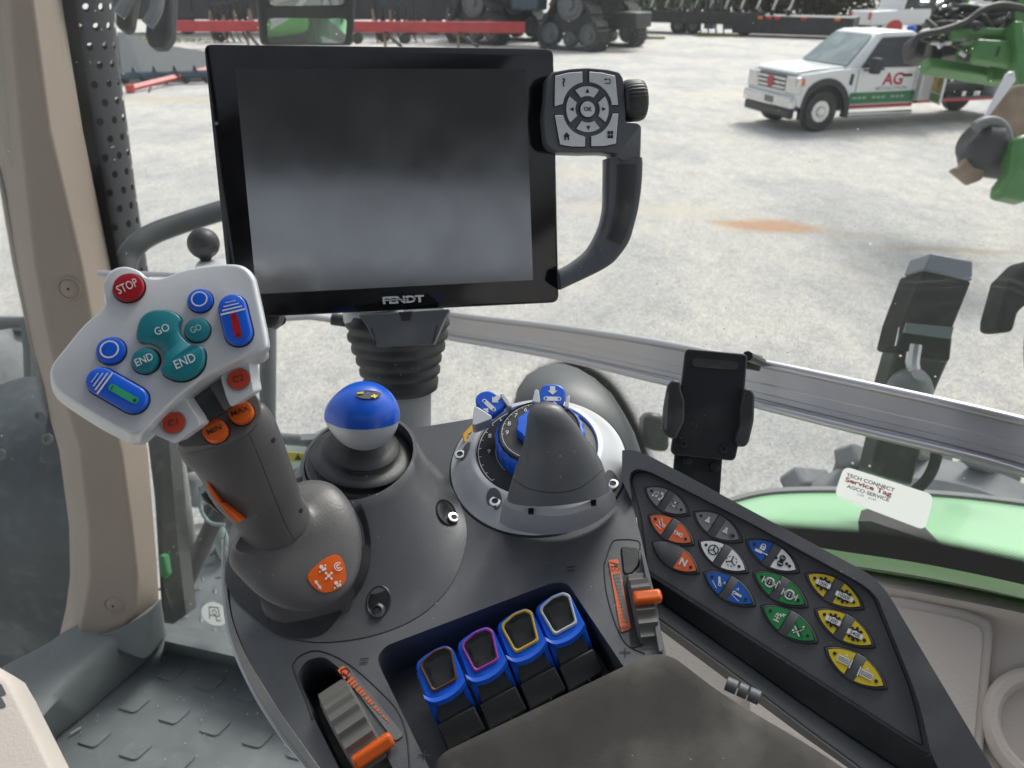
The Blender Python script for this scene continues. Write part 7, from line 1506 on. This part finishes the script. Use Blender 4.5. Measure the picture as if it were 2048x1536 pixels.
# far hedge of trees and grass strip at the back of the yard
def leafy(name, lab, base, rad, cnt, m, seed):
    rnd = random.Random(seed); o = thing(name, lab, 'tree', base, 'trees at the back of the yard')
    t = MB(); t.tube([base, base + V((.1, 0, rad * .3)), base + V((0, .1, rad * .6))], [.28, .2, .1], 8); t.build('trunk', M['tan'], o)
    mb = MB()
    for k in range(cnt):
        a = rnd.uniform(0, 2 * pi); ph = rnd.uniform(-1, 1); rr = rad * rnd.uniform(.55, 1) * (1 + .2 * sin(3 * a + seed)); c = base + V((rr * cos(a) * sqrt(1 - ph * ph), rr * sin(a) * sqrt(1 - ph * ph), rad * .5 + rr * ph * .6)); s_ = rnd.uniform(.12, .3)
        u = V((rnd.uniform(-1, 1), rnd.uniform(-1, 1), rnd.uniform(-1, 1))).normalized(); v_ = u.cross(V((rnd.random(), rnd.random(), rnd.random()))).normalized(); mb.add([c - u * s_, c + v_ * s_ * .5, c + u * s_, c - v_ * s_ * .5], [(0, 1, 2, 3)])
    mb.build('crown', m, o, smooth=False)
bm1 = mat('winter brush leaves', (.09, .085, .06), .9, vary=.5, vscale=1); bm2 = mat('pale green brush leaves', (.12, .16, .08), .9, vary=.4, vscale=1)
for k, (x, s_, m_, lb) in enumerate(((1320, 3.2, bm2, 'pale green brush behind the near end of the silver armed trailer'), (1440, 3.8, bm1, 'brown brush behind the middle of the silver armed trailer'), (1560, 3.6, bm1, 'brown brush behind the far end of the silver armed trailer'), (1660, 3.2, bm1, 'brown brush just left of the white pickups'), (1900, 3.6, bm1, 'brown brush behind the white pickups'))):
    leafy('brush_tree', lb, GROUND.at(x, 30), s_ * 1.5, 5200, m_, k)
gm_ = mat('dry yellow green grass', (.26, .28, .08), .95, vary=.4, vscale=2)
for nm, (px, py), w_, h_ in (('far_grass', (1435, 73), 1.3, .35), ('far_grass', (1300, 78), .8, .2), ('far_grass', (270, 82), 4, 1.6), ('far_grass', (1700, 56), 3, 2)):
    c = GROUND.at(px, py); mb = MB(); rnd = random.Random(px)
    for k in range(900):
        a = rnd.uniform(0, 6.28); r_ = sqrt(rnd.random()); q = c + V((w_ * r_ * cos(a), h_ * r_ * sin(a), 0)); hgt = rnd.uniform(.05, .14); mb.add([q + V((-.02, 0, 0)), q + V((.02, 0, 0)), q + V((rnd.uniform(-.04, .04), rnd.uniform(-.03, .03), hgt))], [(0, 1, 2)])
    tag(mb.build(nm, gm_, smooth=False), 'patch of yellow green grass at the back of the yard', 'grass', kind='stuff')
# rear view mirror of the tractor at the top: its own glass mirrors a wheel behind the cab
mv = thing('wing_mirror', 'dark framed wing mirror at the top showing green paint and a tractor tyre', 'mirror', W(612, 60, 2.3))
WPOS = V((1.6, -3.2, 1.0)); mcn = W(612, 55, 2.3); nrm = ((EYE - mcn).normalized() + (WPOS - mcn).normalized()).normalized()
MV = Pl(nrm, mcn)
glm = mat('mirror silver', (.75, .78, .78), .02, 1.0)
fo1 = fillet(MV.pts([(513, -20), (712, -20), (708, 93), (520, 93)]), .02, 4); MB().prism([q - nrm * .004 for q in fo1], -nrm * .05).build('frame', M['bpaint'], mv, bevel=.008)
for L in ([(536, -20), (690, -20), (688, 10), (540, 12)], [(534, 36), (694, 36), (690, 86), (536, 86)]):
    MB().prism(fillet(MV.pts(L), .015, 3), nrm * .002).build('mirror_glass', glm, mv, smooth=False)
MB().prism(MV.pts([(528, 14), (700, 12), (700, 33), (530, 34)], .002), nrm * .006).build('divider', M['bpaint'], mv)
for L in (((295, 50), (312, 20), (318, -30)), ((238, 30), (250, 10), (262, -30))):
    MB().tube(crom([W(x, y, 2.2) for x, y in L], 5, False), .018, 10).build('mirror_arm', M['lgrey'], mv)
MB().prism([W(x, y, 2.25) for x, y in ((292, 20), (320, -30), (345, -30), (340, 70), (325, 92), (296, 92), (288, 70))], cdir((0, 0, -.05))).build('lower_cover', M['dblk'], mv, bevel=.012, seg=3)
MB().prism([W(x, y, 2.25) for x, y in ((228, -20), (268, -20), (258, 50), (245, 60), (228, 50))], cdir((0, 0, -.05))).build('lower_cover', M['dblk'], mv, bevel=.012, seg=3)
ow = thing('tractor_wheel', 'large rear tractor tyre and green mudguard behind the cab, seen in the mirror', 'wheel', V((1.6, -3.2, 0)))
fW = Fr(V((1.75, -3.4, .95)), (0, 1, 0), (1, 0, 0)); MB().lathe(fW, [(.5, -.3), (.8, -.3), (.93, -.2), (.95, 0), (.93, .2), (.8, .3), (.5, .3)], 60).build('tyre', M['tyre'], ow)
lg_ = MB()
for k in range(22):
    for s_ in (-1, 1):
        a = 2 * pi * (k + (.5 if s_ > 0 else 0)) / 22; q = lambda r, h, da: fW.pt(r * cos(a + da), r * sin(a + da), h); lg_.prism([q(.94, 0, 0), q(.9, s_ * .29, .14), q(.9, s_ * .29, .2), q(.94, 0, .06)], (fW.x * cos(a) + fW.y * sin(a)) * .07)
lg_.build('lug', M['tyreg'], ow)['kind'] = 'stuff'
MB().box(Fr(V((.9, -3.3, 1.2)), (1, 0, 0), (0, 0, 1)), -.5, .42, -1, 1, 0, 1.0).build('mudguard', M['gpaint'], ow, bevel=.1, seg=3)
